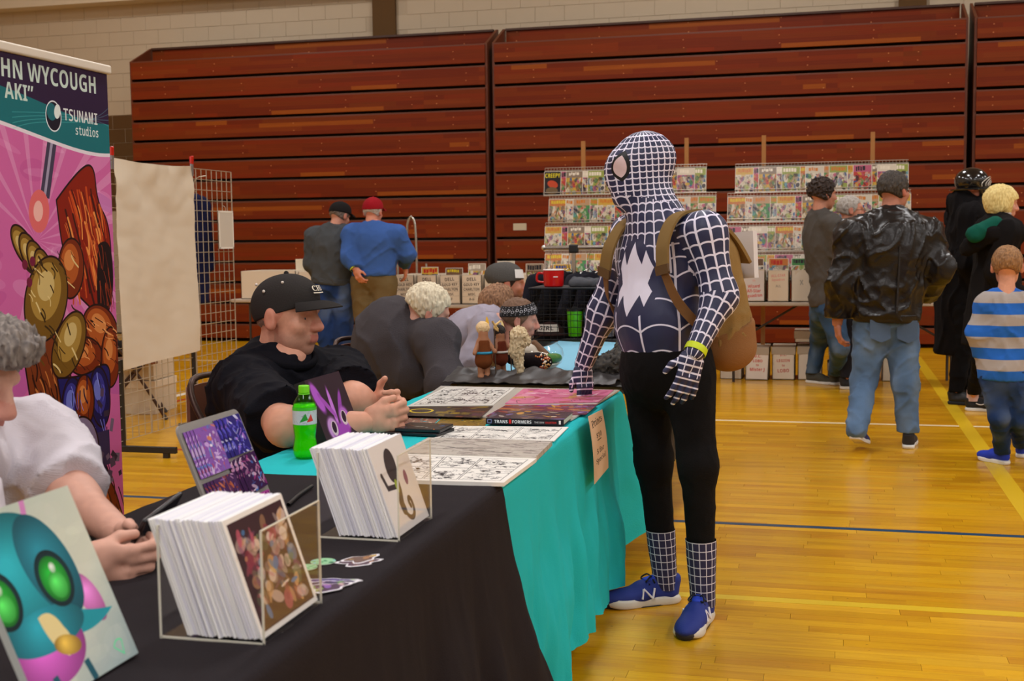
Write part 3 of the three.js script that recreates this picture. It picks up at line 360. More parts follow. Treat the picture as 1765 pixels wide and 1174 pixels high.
  // backpack
  const bf = J.f.clone().negate(), bc = J.at(0.5).addScaledVector(bf, 0.215), tan = cloth([150, 120, 72], { roughness: 0.85 }), brn = cloth([146, 104, 66]), B = (a, b, c) => bc.clone().addScaledVector(J.r, -a).addScaledVector(J.up, b).addScaledVector(bf, c);
  const pk = thing('backpack', 'tan canvas backpack with brown suede base worn by the masked person', 'backpack', V(bc.x, 0, bc.z));
  const bodyP = [-1, 1].flatMap((s) => [cap(B(s * 0.085, -0.2, -0.02), B(s * 0.08, 0.17, -0.035), 0.075, 0.062), cap(B(s * 0.08, -0.2, 0.035), B(s * 0.07, 0.1, 0.01), 0.07, 0.06)]);
  under(pk, 'pack_body', sdf(bodyP, { cell: 0.009, k: 0.06, post: (d, x, y, z) => d + folds(0.006, 8, 6, 8, 4)(x, y, z) }), tan);
  under(pk, 'base_panel', sdf([-1, 1].flatMap((s) => [cap(B(s * 0.085, -0.225, -0.02), B(s * 0.08, -0.13, -0.02), 0.08, 0.08), cap(B(s * 0.08, -0.225, 0.04), B(s * 0.08, -0.14, 0.04), 0.076, 0.074)]), { cell: 0.009, k: 0.06, post: (d, x, y, z) => Math.max(d, V(x, y, z).sub(B(0, -0.15, 0)).dot(J.up) - 0.25 * V(x, y, z).sub(B(0, 0, 0)).dot(bf)) }), brn);
  under(pk, 'top_flap', slab(14, 12, (u, v) => B((u - 0.5) * 0.29, 0.235 - 0.15 * v * v - 0.02 * Math.abs(u - 0.5), -0.075 + v * 0.16 + 0.004 * Math.sin(u * 9)), 0.012), tan);
  under(pk, 'front_pocket', sdf([-1, 1].map((s) => cap(B(s * 0.06, -0.13, 0.09), B(s * 0.055, -0.02, 0.075), 0.045, 0.035)), { cell: 0.009, k: 0.05 }), tan);
  const nrm = (k) => J.f.clone().multiplyScalar(k).add(V(0, 0.2, 0));
  for (const [S, sg] of [['L', -1], ['R', 1]]) { const q = (t_, a, b) => J.at(t_, a).addScaledVector(J.r, b * sg); const pts = S === 'L' ? [q(0.88, -0.12, 0.12), q(0.99, -0.05, 0.155), q(0.97, 0.05, 0.165), q(0.82, 0.115, 0.175), q(0.64, 0.135, 0.185), q(0.44, 0.1, 0.205), q(0.26, 0.01, 0.205), q(0.2, -0.1, 0.17)] : [q(0.9, -0.12, 0.1), q(1.0, -0.05, 0.11), q(0.97, 0.05, 0.115), q(0.82, 0.115, 0.13), q(0.64, 0.125, 0.16), q(0.44, 0.09, 0.195), q(0.26, 0, 0.21), q(0.2, -0.1, 0.17)]; const nn = pts.map((p, i) => [J.f.clone().multiplyScalar(-0.9).add(J.up), J.up.clone(), J.f.clone().multiplyScalar(0.8).add(J.up), J.f.clone().addScaledVector(J.up, 0.2), J.f.clone(), J.f.clone().addScaledVector(J.r, sg * 0.5), J.r.clone().multiplyScalar(sg), J.r.clone().multiplyScalar(sg)][i]); const st = under(pk, 'shoulder_strap', ribbon(pts.slice(0, 5), 0.062, 0.009, nn.slice(0, 5)), tan); under(pk, 'webbing', ribbon(pts.slice(4), 0.034, 0.004, nn.slice(4)), brn, st); under(pk, 'buckle', ribbon([pts[4].clone().lerp(pts[3], 0.2), pts[4].clone().lerp(pts[5], 0.12)].map((p, i) => p.addScaledVector(nn[4], 0.006)), 0.068, 0.008, [nn[4], nn[4]], 4), mat([92, 66, 38], 0.5), st); }
  const bk = mesh('paperback', box(0.15, 0.17, 0.02), mat([228, 224, 226], 0.6)); bk.position.copy(B(0.04, 0.1, 0.135)); bk.rotation.set(0, Math.atan2(J.r.x, J.r.z) + Math.PI / 2, 0.06); tag(bk, 'white book sticking out of the tan backpack', 'book');
}
// ---------------------------------------------------------------- the other people
// human: J joints in world space; head { c, f, u, h }, shirt { m, e, sleeve, hem }, pants { m, e }, hands, shoes
function human(q) {
  const J = q.J, o = q.o ?? {}, base = q.base ?? V(J.pelvis.x, 0, J.pelvis.z), t = thing('person', q.label, 'person', base), skin = q.skin ?? srgb(205, 150, 122), cell = q.cell ?? 0.012, fr = frame3(q.head.f, q.head.u ?? V(0, 1, 0)), H = headPrims(q.head.c, fr, q.head.h ?? 0.235, q.head), hg = headGeo(H, fr, skin, { cell: q.head.cell ?? 0.006, ...q.head });
  const neck = cap(H.at(0, -0.11, -0.028), J.neck, 0.056 * (q.head.neck ?? 1), 0.066 * (q.head.neck ?? 1)), sk = (x, y, z) => skin.clone().multiplyScalar(1 + 0.06 * noise(x * 40, y * 40, z * 40));
  const geos = [sdf([...bodyPrims(J, o, -0.014), neck], { cell: q.bodyCell ?? 0.015, k: 0.04, color: sk }), hg];
  for (const h of q.hands ?? []) { const d = h.d.clone().normalize(), n = h.n.clone().addScaledVector(d, -h.n.dot(d)).normalize(), tt = (h.t ?? d.clone().cross(n)).clone(); tt.addScaledVector(d, -tt.dot(d)).addScaledVector(n, -tt.dot(n)).normalize(); geos.push(sdf([...handPrims(h.w, d, n, tt, h), ...(h.from ? [cap(h.from, h.w, h.fr ?? 0.036, 0.028)] : [])], { cell: h.cell ?? 0.006, k: 0.008, color: sk })); }
  const body = under(t, 'body', merge(geos), skinM);
  if (!q.noEyes) eyes(H, t, fr, q.eye);
  if (q.hair) under(t, 'hair', hairGeo(H, fr, q.hair.c, q.hair), hairM);
  if (q.shirt) {
    const s = q.shirt, e = s.e ?? 0.012, sl = s.sleeve ?? 1, P = torsoPrims(J, o, e), fold = folds(s.amp ?? 0.008, s.fx ?? 5, s.fy ?? 5, s.fx ?? 5, s.ph ?? 0);
    for (const S of ['L', 'R']) { const a = J['sh' + S], b = J['el' + S], w = J['wr' + S]; if (sl > 0) { const dd = w.clone().sub(b).normalize(), ap = armPrims(J, S, o, e, Math.min(1, sl + 0.03)); P.push(ap[0], clipPrim(ap[1], mix(b, w, Math.min(sl, 0.97)), dd)); } else P.push(clipPrim(cap(a, b, 0.062 * (o.arm ?? 1) + e, 0.058 * (o.arm ?? 1) + e), mix(a, b, 1 + sl), b.clone().sub(a).normalize())); }
    if (s.extra) P.push(...s.extra(J, e));
    const hem = s.hem ?? 0, g = sdf(P, { cell: s.cell ?? cell, k: s.k ?? 0.045, color: s.color, uv: s.uv, pad: 0.03, post: (d, x, y, z) => { d += fold(x, y, z); const dx = x - J.pelvis.x, dy = y - J.pelvis.y, dz = z - J.pelvis.z, h = (dx * J.up.x + dy * J.up.y + dz * J.up.z); let m = Math.max(d, -(h - hem) * (J.up.y > 0.3 ? 1 : 0.9)); return s.post ? s.post(m, x, y, z) : m; } });
    const sm = under(t, s.name ?? 'shirt', g, s.m);
    if (s.band) { const c0 = J.pelvis.clone().addScaledVector(J.up, hem), bg = sdf(torsoPrims(J, o, e + 0.002).slice(0, 3), { cell: cell, k: 0.045, post: (d, x, y, z) => { const h = V(x, y, z).sub(c0).dot(J.up); return Math.max(d, h - 0.05, -h - 0.01); } }); under(t, 'waistband', bg, s.m, sm); }
    if (s.collar) { const c = J.neck.clone().addScaledVector(J.up, s.collarUp ?? -0.012), tg = new THREE.TorusGeometry(s.collarR ?? 0.078, s.collar, 8, 28); tg.rotateX(Math.PI / 2); tg.scale(1, s.collarH ?? 1.4, 1); tg.applyQuaternion(new THREE.Quaternion().setFromUnitVectors(V(0, 1, 0), mix(J.up, fr.u, 0.4).normalize())); tg.translate(c.x, c.y, c.z); under(t, 'collar', tg, s.collarM ?? s.m, sm); }
  }
  if (q.pants) { const p = q.pants, e = p.e ?? 0.016, fold = folds(p.amp ?? 0.009, 5, 6, 5, p.ph ?? 3), P = [...torsoPrims(J, o, e * 0.5).slice(2, 3), ...legPrims(J, 'L', o, e), ...legPrims(J, 'R', o, e)], bot = p.bottom ?? -1; under(t, 'trousers', sdf(P, { cell, k: 0.035, color: p.color, post: (d, x, y, z) => Math.max(d + fold(x, y, z), y - J.pelvis.y - (p.top ?? 0.07), bot - y) }), p.m); }
  (q.shoes ?? []).forEach((s) => shoe(t, s.an, s.toe.clone().normalize(), s));
  return { t, H, fr, J, body };
}
// standing legs straight from the pixel columns: ankles on the ground
const J0 = (z, k) => { const J = {}; for (const [n, v] of Object.entries(k)) J[n] = v.isVector3 ? v : atZ(v[0], v[1], z + (v[2] ?? 0)); return J; };
const foot = (px, py, h = 0.08) => { const g = atY(px, py); g.y = h; return g; };
const cylGeo = (c, n, r, h) => { const g = new THREE.CylinderGeometry(r, r, h, 28, 1, true); g.applyQuaternion(new THREE.Quaternion().setFromUnitVectors(V(0, 1, 0), n)); return g.translate(c.x, c.y, c.z); };
// a peaked cap over a head
function capHat(P, c, o = {}) {
  const { H, fr, t } = P, th = o.th ?? 0.012, dome = sdf([H.E(0, 0.032, -0.014, 0.079 + th, 0.09 + th, 0.1 + th), H.E(0, 0.07, 0.02, 0.06 + th, 0.05 + th, 0.065 + th)], { cell: o.cell ?? 0.005, k: 0.03, post: (d, x, y, z) => { const v = V(x, y, z).sub(H.at(0, 0, 0)), b = v.dot(fr.u) / H.s, f = v.dot(fr.f) / H.s; return Math.max(d, (o.low ?? 0.028) - b + f * (o.tilt ?? 0.18)); } });
  const m = o.m ?? cloth(c), cp = under(t, 'cap', dome, m), br = slab(20, 10, (u, v) => { const a = (u - 0.5) * 1.9, r0 = 0.094, r1 = 0.094 + 0.078 * Math.cos((u - 0.5) * 2.4), r = lerp(r0, r1, v); return H.at(Math.sin(a) * r * 0.86, (o.low ?? 0.028) + (o.tilt ?? 0.18) * 0.094 * (0.8 + 0.2 * Math.cos(a)) + 0.008 - 0.004 * Math.sin(a) ** 2 + v * 0.01 - 0.022 * v * v - 0.02 * v * Math.sin(a) ** 2, Math.cos(a) * r * 1.02 + 0.004); }, 0.004 * H.s); if (!o.noBrim) under(t, 'brim', br, m, cp);
  under(t, 'button', new THREE.SphereGeometry(0.008 * H.s, 10, 8).translate(...H.at(0, 0.126 + th, -0.012).toArray()), m, cp);
  return cp;
}
const denim = (c, o = {}) => { const base = srgb(...c), pale = base.clone().lerp(srgb(150, 170, 190), 0.4), drk = base.clone().multiplyScalar(0.6); return (x, y, z) => { const n = noise(x * 5, y * 3, z * 5); return n > 0 ? base.clone().lerp(pale, n * 0.7) : base.clone().lerp(drk, -n * 0.6); }; };
const denimM = vcloth({ roughness: 0.9 });
const brightBand = mat([208, 222, 24], 0.5);

{ // the seller in the dark cap, forearms on the teal table, hands folded
  const J = { neck: atX(492, 622, -1.86), shR: atZ(424, 672, -3.86), shL: atZ(586, 652, -4.32), pelvis: atZ(447, 850, -4.18) };
  J.hipR = J.pelvis.clone().add(V(-0.02, -0.05, 0.13)); J.hipL = J.pelvis.clone().add(V(0.03, -0.05, -0.12)); J.pelvis.y = 0.56; J.hipL.y = J.hipR.y = 0.52; J.knR = J.hipR.clone().add(V(0.42, -0.02, 0.1)); J.knL = J.hipL.clone().add(V(0.44, -0.02, 0.0)); J.anR = V(J.knR.x + 0.02, 0.09, J.knR.z); J.anL = V(J.knL.x + 0.02, 0.09, J.knL.z);
  J.elR = atY(492, 735, 0.81); J.elL = atY(610, 690, 0.83); J.wrR = atY(628, 728, 0.79); J.wrL = atY(642, 698, 0.8);
  const o = { chest: 0.18, belly: 0.225, bf: 0.06, bw: 0.25, hw: 0.21, hd: 0.19, arm: 1.28, sr: 0.085, trap: 0.068, back: [0.68, -0.04, 0.2, 0.13, 0.13] };
  const dR = V(0.88, 0.12, -0.42), dL = V(0.86, 0.12, 0.2);
  const P = human({ label: 'seated person in black T-shirt and dark cap with hands folded on the teal table', J, o, skin: srgb(212, 152, 126), cell: 0.009, bodyCell: 0.01, base: V(J.pelvis.x, 0, J.pelvis.z),
    head: { c: atX(497, 547, -1.86), f: V(0.98, -0.06, 0.1), u: V(0.06, 1, 0.0), h: 0.268, wide: 1.14, jaw: 1.22, neck: 1.2, cell: 0.0038, beard: srgb(120, 96, 86), beardAmt: 0.42 },
    hair: { c: srgb(150, 128, 118), thick: 0.006, amp: 0.002, freq: 120, face: (a, b, c) => Math.max(c - 0.034, -(b + 0.06), b - 0.06) },
    hands: [{ w: J.wrR, from: mix(J.elR, J.wrR, 0.4), fr: 0.05, d: dR, n: V(0.15, 0.1, -1), t: V(-0.1, 1, 0), bend: [0.85, 0.95, 1.0, 1.0], s: 1.08, r: 0.0102, cell: 0.0035, thumb: [0.8, 0.45, 0.1] }, { w: J.wrL, from: mix(J.elL, J.wrL, 0.4), fr: 0.05, d: dL, n: V(0.2, 0.1, 1), t: V(-0.1, 1, 0), bend: [0.95, 1.0, 1.05, 1.1], s: 1.05, r: 0.01, cell: 0.0035, thumb: [0.5, 0.8, 0.2] }],
    shirt: { name: 'tee_shirt', m: cloth([18, 18, 25], { roughness: 0.95 }), e: 0.024, sleeve: -0.14, hem: -0.1, amp: 0.013, fx: 4, fy: 5, cell: 0.009, extra: (j, e) => [ell(j.neck.clone().addScaledVector(j.up, -0.035), [0.145, 0.06, 0.135], j.r, j.up, j.f)], collar: 0.011, collarR: 0.099, collarUp: 0.028 },
    pants: { m: cloth([24, 26, 34]), bottom: 0.1 }, shoes: [{ an: J.anR, toe: V(1, 0, 0.1) }, { an: J.anL, toe: V(1, 0, 0) }] });
  const cp = capHat(P, [52, 49, 48], { cell: 0.004, low: 0.014, tilt: 0.36, th: 0.011 });
  for (const [a, b, c] of [[-0.074, 0.082, -0.04], [-0.055, 0.112, 0.012], [-0.062, 0.1, -0.075]]) under(P.t, 'eyelet', new THREE.SphereGeometry(0.0055, 10, 8).translate(...P.H.at(a * 1.13, b, c).toArray()), mat([216, 206, 196], 0.6), cp);
  // embroidered letters on the front of the crown
  const tx = canvas(512, 256, (c, w, h) => { c.clearRect(0, 0, w, h); c.font = 'bold 150px serif'; c.textAlign = 'center'; c.lineWidth = 16; c.strokeStyle = rgb(20, 18, 18); c.fillStyle = rgb(226, 216, 196); c.strokeText('CHI', w / 2, 165); c.fillText('CHI', w / 2, 165); c.fillRect(120, 196, 272, 22); });
  const H = P.H; const lg = sheet(16, 8, (u, v) => { const a = (u - 0.5) * 1.15, y = 0.078 + v * 0.036, r = 0.117 - v * 0.022; return H.at(Math.sin(a) * r * 0.86, y, Math.cos(a) * r - 0.004); }); under(P.t, 'embroidery', lg, mat(new THREE.Color(1, 1, 1), 0.8, { map: tx, alphaTest: 0.4, transparent: true }), cp);
}
{ // grey fleece, seen from behind, bent over the craft table
  const J = { pelvis: atZ(650, 735, -5.75), neck: atZ(712, 556, -5.68), shR: atZ(752, 590, -5.45), shL: atZ(650, 572, -5.95), elR: atZ(768, 665, -5.3), wrR: atZ(800, 668, -5.42), elL: atZ(665, 660, -6.1), wrL: atZ(760, 655, -6.0) };
  J.pelvis.y = 0.55; for (const [S, d] of [['R', 0.13], ['L', -0.13]]) { J['hip' + S] = J.pelvis.clone().add(V(0.06, -0.04, d)); J['kn' + S] = J['hip' + S].clone().add(V(0.38, -0.03, 0)); J['an' + S] = J['kn' + S].clone().setY(0.09); }
  const o = { chest: 0.15, belly: 0.15, bw: 0.21, arm: 1.3, sr: 0.085, back: [0.72, -0.1, 0.19, 0.2, 0.13] };
  human({ label: 'white-haired person in charcoal fleece bent over the craft table', J, o, skin: srgb(214, 160, 140), cell: 0.011, head: { c: atZ(738, 536, -5.6), f: V(0.72, -0.45, -0.5), u: V(0.4, 0.85, -0.1), h: 0.24, cell: 0.005 }, hair: { c: srgb(238, 228, 200), tip: srgb(190, 176, 150), thick: 0.014, amp: 0.005, freq: 45 }, shirt: { name: 'fleece', m: cloth([74, 70, 74], { bumpScale: 0.003 }), e: 0.022, amp: 0.012, fx: 3.5, fy: 3, hem: -0.12, collar: 0.018, collarR: 0.078, collarH: 2 }, pants: { m: cloth([40, 44, 60]), bottom: 0.1 }, shoes: [{ an: J.anR, toe: V(1, 0, 0) }, { an: J.anL, toe: V(1, 0, 0) }] });
}
{ // woman bending forward with the printed headband
  const J = { pelvis: atZ(742, 606, -6.95), neck: atZ(852, 557, -6.75), shR: atZ(838, 568, -6.58), shL: atZ(846, 556, -6.95), elR: atZ(815, 618, -6.5), wrR: atZ(778, 648, -6.45), elL: atZ(862, 610, -6.95), wrL: atZ(880, 640, -6.8) };
  for (const [S, d] of [['R', 0.11], ['L', -0.11]]) { J['hip' + S] = J.pelvis.clone().add(V(-0.02, -0.06, d)); J['kn' + S] = V(J.pelvis.x + 0.04, 0.46, J.pelvis.z + d); J['an' + S] = V(J.pelvis.x - 0.02, 0.09, J.pelvis.z + d); }
  const P = human({ label: 'person in pale grey shirt and black printed headband leaning over the craft table', J, o: { chest: 0.12, belly: 0.13, bw: 0.17, arm: 1.05 }, skin: srgb(206, 148, 128), head: { c: atZ(896, 551, -6.68), f: V(0.93, -0.2, -0.2), u: V(0.3, 0.95, 0), h: 0.225, cell: 0.005 }, hair: { c: srgb(120, 88, 66), thick: 0.01, amp: 0.004 },
    hands: [{ w: J.wrR, d: V(0.3, -0.9, 0.1), n: V(0, 0, -1), curl: 0.5 }],
    shirt: { m: cloth([158, 152, 166]), e: 0.022, amp: 0.012, sleeve: 0.96, hem: -0.16, collar: 0.01, collarR: 0.07 }, pants: { m: cloth([52, 56, 74]), bottom: 0.1 }, shoes: [{ an: J.anR, toe: V(1, 0, 0) }, { an: J.anL, toe: V(1, 0, 0) }] });
  const hb = canvas(512, 128, (c, w, h) => { c.fillStyle = rgb(18, 16, 20); c.fillRect(0, 0, w, h); for (let k = 0; k < 14; k++) { c.strokeStyle = rgb(205, 200, 205); c.lineWidth = 5; c.beginPath(); c.ellipse(20 + k * 37, 64 + (k % 2) * 16 - 8, 12, 15, 0, 0, 7); c.stroke(); c.fillStyle = rgb(205, 200, 205); for (let i = 0; i < 5; i++) c.fillRect(8 + k * 37, 8 + i * 24, 7, 7); } });
  under(P.t, 'headband', sheet(40, 6, (u, v) => { const a = u * 2 * Math.PI, y = 0.028 + v * 0.062 + 0.03 * Math.cos(a); const k = Math.sqrt(Math.max(0.2, 1 - ((y - 0.03) / 0.115) ** 2)); return P.H.at(Math.sin(a) * 0.093 * k, y, Math.cos(a) * 0.112 * k - 0.014); }, (u, v) => [u * 2, v]), mat(new THREE.Color(1, 1, 1), 0.85, { map: hb }));
}
{ // brown-haired woman seen from behind
  const J = J0(-7.55, { neck: [852, 556], shL: [815, 575, -0.08], shR: [885, 572, 0.1], pelvis: [850, 700], elL: [805, 640, -0.05], elR: [905, 640, 0.1], wrL: [815, 690, -0.1], wrR: [895, 690, -0.1] });
  for (const [S, d] of [['R', 0.1], ['L', -0.1]]) { J['hip' + S] = J.pelvis.clone().add(V(d, -0.05, 0)); J['kn' + S] = V(J.pelvis.x + d, 0.3, J.pelvis.z - 0.1); J['an' + S] = V(J.pelvis.x + d, 0.07, J.pelvis.z + 0.05); }
  human({ label: 'person with long brown streaked hair seen from behind beside the headband wearer', J, o: { arm: 0.9, chest: 0.11 }, head: { c: atZ(862, 524, -7.5), f: V(0.55, 0, -0.85), h: 0.225, cell: 0.007 }, noEyes: true, hair: { c: srgb(168, 126, 92), tip: srgb(96, 62, 42), thick: 0.022, amp: 0.005, freq: 40, stretch: 0.12, extra: (H) => [cap(H.at(0.02, 0.02, -0.06), H.at(0.03, -0.2, -0.115), 0.085, 0.06), cap(H.at(-0.05, 0.0, -0.02), H.at(-0.05, -0.12, -0.03), 0.05, 0.035)], face: (a, b, c) => c - 0.05 - Math.max(0, (b - 0.06) * 2) }, shirt: { m: cloth([96, 84, 84]), e: 0.02, amp: 0.012 }, pants: { m: cloth([44, 48, 66]), bottom: 0.1 }, shoes: [{ an: J.anR, toe: V(0, 0, -1) }, { an: J.anL, toe: V(0, 0, -1) }] });
}
{ // bearded man in the grey knitted hat
  const J = J0(-8.3, { neck: [862, 528], shL: [822, 552, -0.16], shR: [898, 552, 0.18], pelvis: [862, 660], elL: [815, 610, -0.1], elR: [922, 605, 0.2], wrL: [830, 650, -0.1], wrR: [930, 640, 0.1] });
  for (const [S, d] of [['R', 0.1], ['L', -0.1]]) { J['hip' + S] = J.pelvis.clone().add(V(0, -0.05, d)); J['kn' + S] = V(J.pelvis.x + 0.05, 0.35, J.pelvis.z + d); J['an' + S] = V(J.pelvis.x, 0.07, J.pelvis.z + d); }
  const P = human({ label: 'bearded person in grey knitted hat with white patch behind the brown-haired person', J, o: { arm: 1.1 }, skin: srgb(196, 130, 104), head: { c: atZ(877, 490, -8.25), f: V(0.96, -0.05, -0.26), h: 0.25, cell: 0.006, beard: srgb(60, 38, 30), beardAmt: 0.9 }, hair: { c: srgb(52, 36, 30), thick: 0.004, amp: 0.003 }, shirt: { m: cloth([118, 110, 104]), e: 0.025, amp: 0.012 }, pants: { m: cloth([50, 52, 66]), bottom: 0.1 }, shoes: [{ an: J.anR, toe: V(1, 0, 0) }, { an: J.anL, toe: V(1, 0, 0) }] });
  const H = P.H, cp = under(P.t, 'knitted_hat', sdf([H.E(0, 0.045, -0.02, 0.094, 0.1, 0.116), H.E(0, 0.06, -0.09, 0.07, 0.065, 0.07)], { cell: 0.006, k: 0.04, post: (d, x, y, z) => { const v = V(x, y, z).sub(H.at(0, 0, 0)), b = v.dot(P.fr.u) / H.s, f = v.dot(P.fr.f) / H.s; return Math.max(d + 0.0012 * Math.sin(Math.atan2(v.dot(P.fr.l), v.dot(P.fr.f)) * 50), 0.02 - b + f * 0.15); } }), cloth([92, 90, 88], { bumpScale: 0.004 }));
  under(P.t, 'patch', slab(6, 4, (u, v) => { const a = -0.35 - u * 0.75, y = 0.045 + v * 0.055; return H.at(Math.sin(a) * 0.1 * (1 - v * 0.14), y, Math.cos(a) * 0.117 * (1 - v * 0.12) - 0.014); }, 0.003), mat([232, 230, 228], 0.7), cp);
}
{ // the two customers in sweaters and caps, backs turned, at the far boxes
  const z = -10.2, J = J0(z, { neck: [580, 392], shL: [543, 408, -0.04], shR: [612, 408, -0.02], pelvis: [574, 492], elL: [537, 455, -0.05], elR: [614, 455, -0.16], wrL: [552, 478, -0.3], wrR: [612, 478, -0.36], hipL: [556, 502], hipR: [593, 502], knL: [562, 580], knR: [592, 580] });
  J.anL = V(J.knL.x + 0.02, 0.08, z); J.anR = V(J.knR.x + 0.04, 0.08, z);
  const P = human({ label: 'person in dark grey sweater, black cap and blue jeans seen from behind', J, o: { arm: 1.12, chest: 0.14, belly: 0.15, bw: 0.19, leg: 1.05 }, skin: srgb(200, 140, 116), head: { c: atZ(586, 373, z - 0.03), f: V(0.35, -0.35, -0.88), h: 0.225, cell: 0.007 }, noEyes: true, hair: { c: srgb(120, 108, 98), thick: 0.006 }, shirt: { name: 'sweater', m: cloth([74, 78, 82]), e: 0.022, amp: 0.011, band: true, hem: 0.02, collar: 0.012, collarR: 0.074 }, pants: { m: denimM, color: denim([38, 62, 112]), bottom: 0.07 }, shoes: [{ an: J.anL, toe: V(0, 0, -1) }, { an: J.anR, toe: V(0.1, 0, -1) }] });
  capHat(P, [30, 28, 28]);
  const K = J0(z + 0.1, { neck: [643, 388], shL: [606, 404, 0.02], shR: [684, 406, -0.05], pelvis: [645, 478], elL: [602, 444, 0.12], elR: [702, 438, -0.1], wrL: [612, 463, 0.16], wrR: [697, 456, -0.32], hipL: [627, 490], hipR: [662, 490], knL: [630, 575], knR: [660, 575] });
  K.anL = V(K.knL.x + 0.03, 0.08, z + 0.1); K.anR = V(K.knR.x + 0.03, 0.08, z + 0.1);
  const Q = human({ label: 'person in blue sweater, red cap and khaki trousers seen from behind', J: K, o: { arm: 1.1, chest: 0.135, belly: 0.14, bw: 0.175, leg: 1.02 }, skin: srgb(214, 140, 112), head: { c: atZ(643, 366, z + 0.06), f: V(0.05, -0.15, -1), h: 0.225, cell: 0.007 }, noEyes: true, hair: { c: srgb(196, 186, 176), thick: 0.006 }, hands: [{ w: K.wrL, d: V(0.35, -0.8, 0.1), n: V(0.5, 0, -0.8), curl: 0.7, cell: 0.006 }, { w: K.wrR, d: V(0, -0.9, -0.4), n: V(-1, 0, 0), curl: 0.4, cell: 0.006 }], shirt: { name: 'sweater', m: cloth([62, 96, 162]), e: 0.02, amp: 0.009, band: true, hem: 0.02, collar: 0.011, collarR: 0.072 }, pants: { m: cloth([112, 94, 62]), e: 0.022, bottom: 0.07 }, shoes: [{ an: K.anL, toe: V(0, 0, -1) }, { an: K.anR, toe: V(0.1, 0, -1) }] });
  capHat(Q, [150, 22, 34]);
  under(Q.t, 'wristband', cylGeo(mix(K.elL, K.wrL, 0.93), K.wrL.clone().sub(K.elL).normalize(), 0.043, 0.024), brightBand);
}
{ // young man walking past the comic racks
  const z = -10.72, J = J0(z, { neck: [1412, 367], shL: [1405, 385, -0.17], shR: [1436, 388, 0.17], pelvis: [1428, 520], elL: [1402, 455, -0.2], elR: [1455, 460, 0.2], wrL: [1418, 510, -0.15], wrR: [1462, 525, 0.25], hipL: [1418, 535, -0.08], hipR: [1432, 535, 0.09], knL: [1412, 595, -0.1], knR: [1448, 598, 0.1], anL: [1400, 648, -0.05], anR: [1452, 652, 0.1] });
  J.anL = foot(1400, 660, 0.09); J.anR = foot(1440, 668, 0.09); J.anR.z -= 0.2; J.knL.z = J.anL.z + 0.05;
  const g = mat([70, 68, 58], 0.85);
  human({ label: 'curly-haired person in charcoal pullover and blue jeans walking past the comic racks', J, o: { arm: 1.0, chest: 0.13, leg: 0.98 }, skin: srgb(196, 134, 108), head: { c: atZ(1419, 336, z), f: V(0.85, -0.05, -0.5), h: 0.245, cell: 0.007 }, noEyes: true, hair: { c: srgb(58, 40, 30), tip: srgb(28, 18, 14), thick: 0.022, amp: 0.016, freq: 34, stretch: 1, extra: (H) => [H.E(0, -0.03, -0.05, 0.085, 0.06, 0.06)] }, shirt: { name: 'pullover', m: cloth([82, 78, 74]), e: 0.022, amp: 0.01, hem: -0.03, collar: 0.012, collarR: 0.072 }, pants: { m: denimM, color: denim([58, 84, 116]), e: 0.02, bottom: 0.09 }, shoes: [{ an: J.anL, toe: V(0.85, 0, 0.55), m: g, len: 0.31 }, { an: J.anR, toe: V(0.6, 0, -0.6), m: g, len: 0.31 }] });
}
{ // older man with glasses beyond the walker
  const z = -11.1, J = J0(z, { neck: [1458, 385], shL: [1440, 402, -0.18], shR: [1480, 402, 0.18], pelvis: [1460, 530], elL: [1440, 460, -0.2], elR: [1490, 460, 0.2], wrL: [1450, 500, -0.2], wrR: [1500, 505, 0.1] });
  for (const [S, d] of [['R', 0.1], ['L', -0.1]]) { J['hip' + S] = J.pelvis.clone().add(V(0, -0.08, d)); J['kn' + S] = V(J.pelvis.x + 0.02, 0.48, J.pelvis.z + d); J['an' + S] = V(J.pelvis.x, 0.08, J.pelvis.z + d); }
  const P = human({ label: 'older person with grey hair and glasses standing beyond the leather jacket', J, o: {}, skin: srgb(204, 140, 114), head: { c: atZ(1467, 363, z), f: V(0.93, 0, -0.1), h: 0.245, cell: 0.006 }, hair: { c: srgb(186, 178, 170), thick: 0.008 }, shirt: { m: cloth([34, 32, 40]), e: 0.02 }, pants: { m: cloth([44, 46, 58]), bottom: 0.1 }, shoes: [{ an: J.anR, toe: V(1, 0, 0) }, { an: J.anL, toe: V(1, 0, 0) }] });
  under(P.t, 'glasses', merge([1, -1].flatMap((s) => [new THREE.TorusGeometry(0.02, 0.0018, 6, 20).applyQuaternion(new THREE.Quaternion().setFromUnitVectors(V(0, 0, 1), P.fr.f)).translate(...P.H.at(s * 0.032, 0.002, 0.105).toArray()), tube(P.H.at(s * 0.052, 0.004, 0.1), P.H.at(s * 0.082, 0.006, 0.0), 0.002, 6)]).concat([tube(P.H.at(-0.012, 0.004, 0.108), P.H.at(0.012, 0.004, 0.108), 0.002, 6)])), mat([30, 26, 24], 0.4));
}
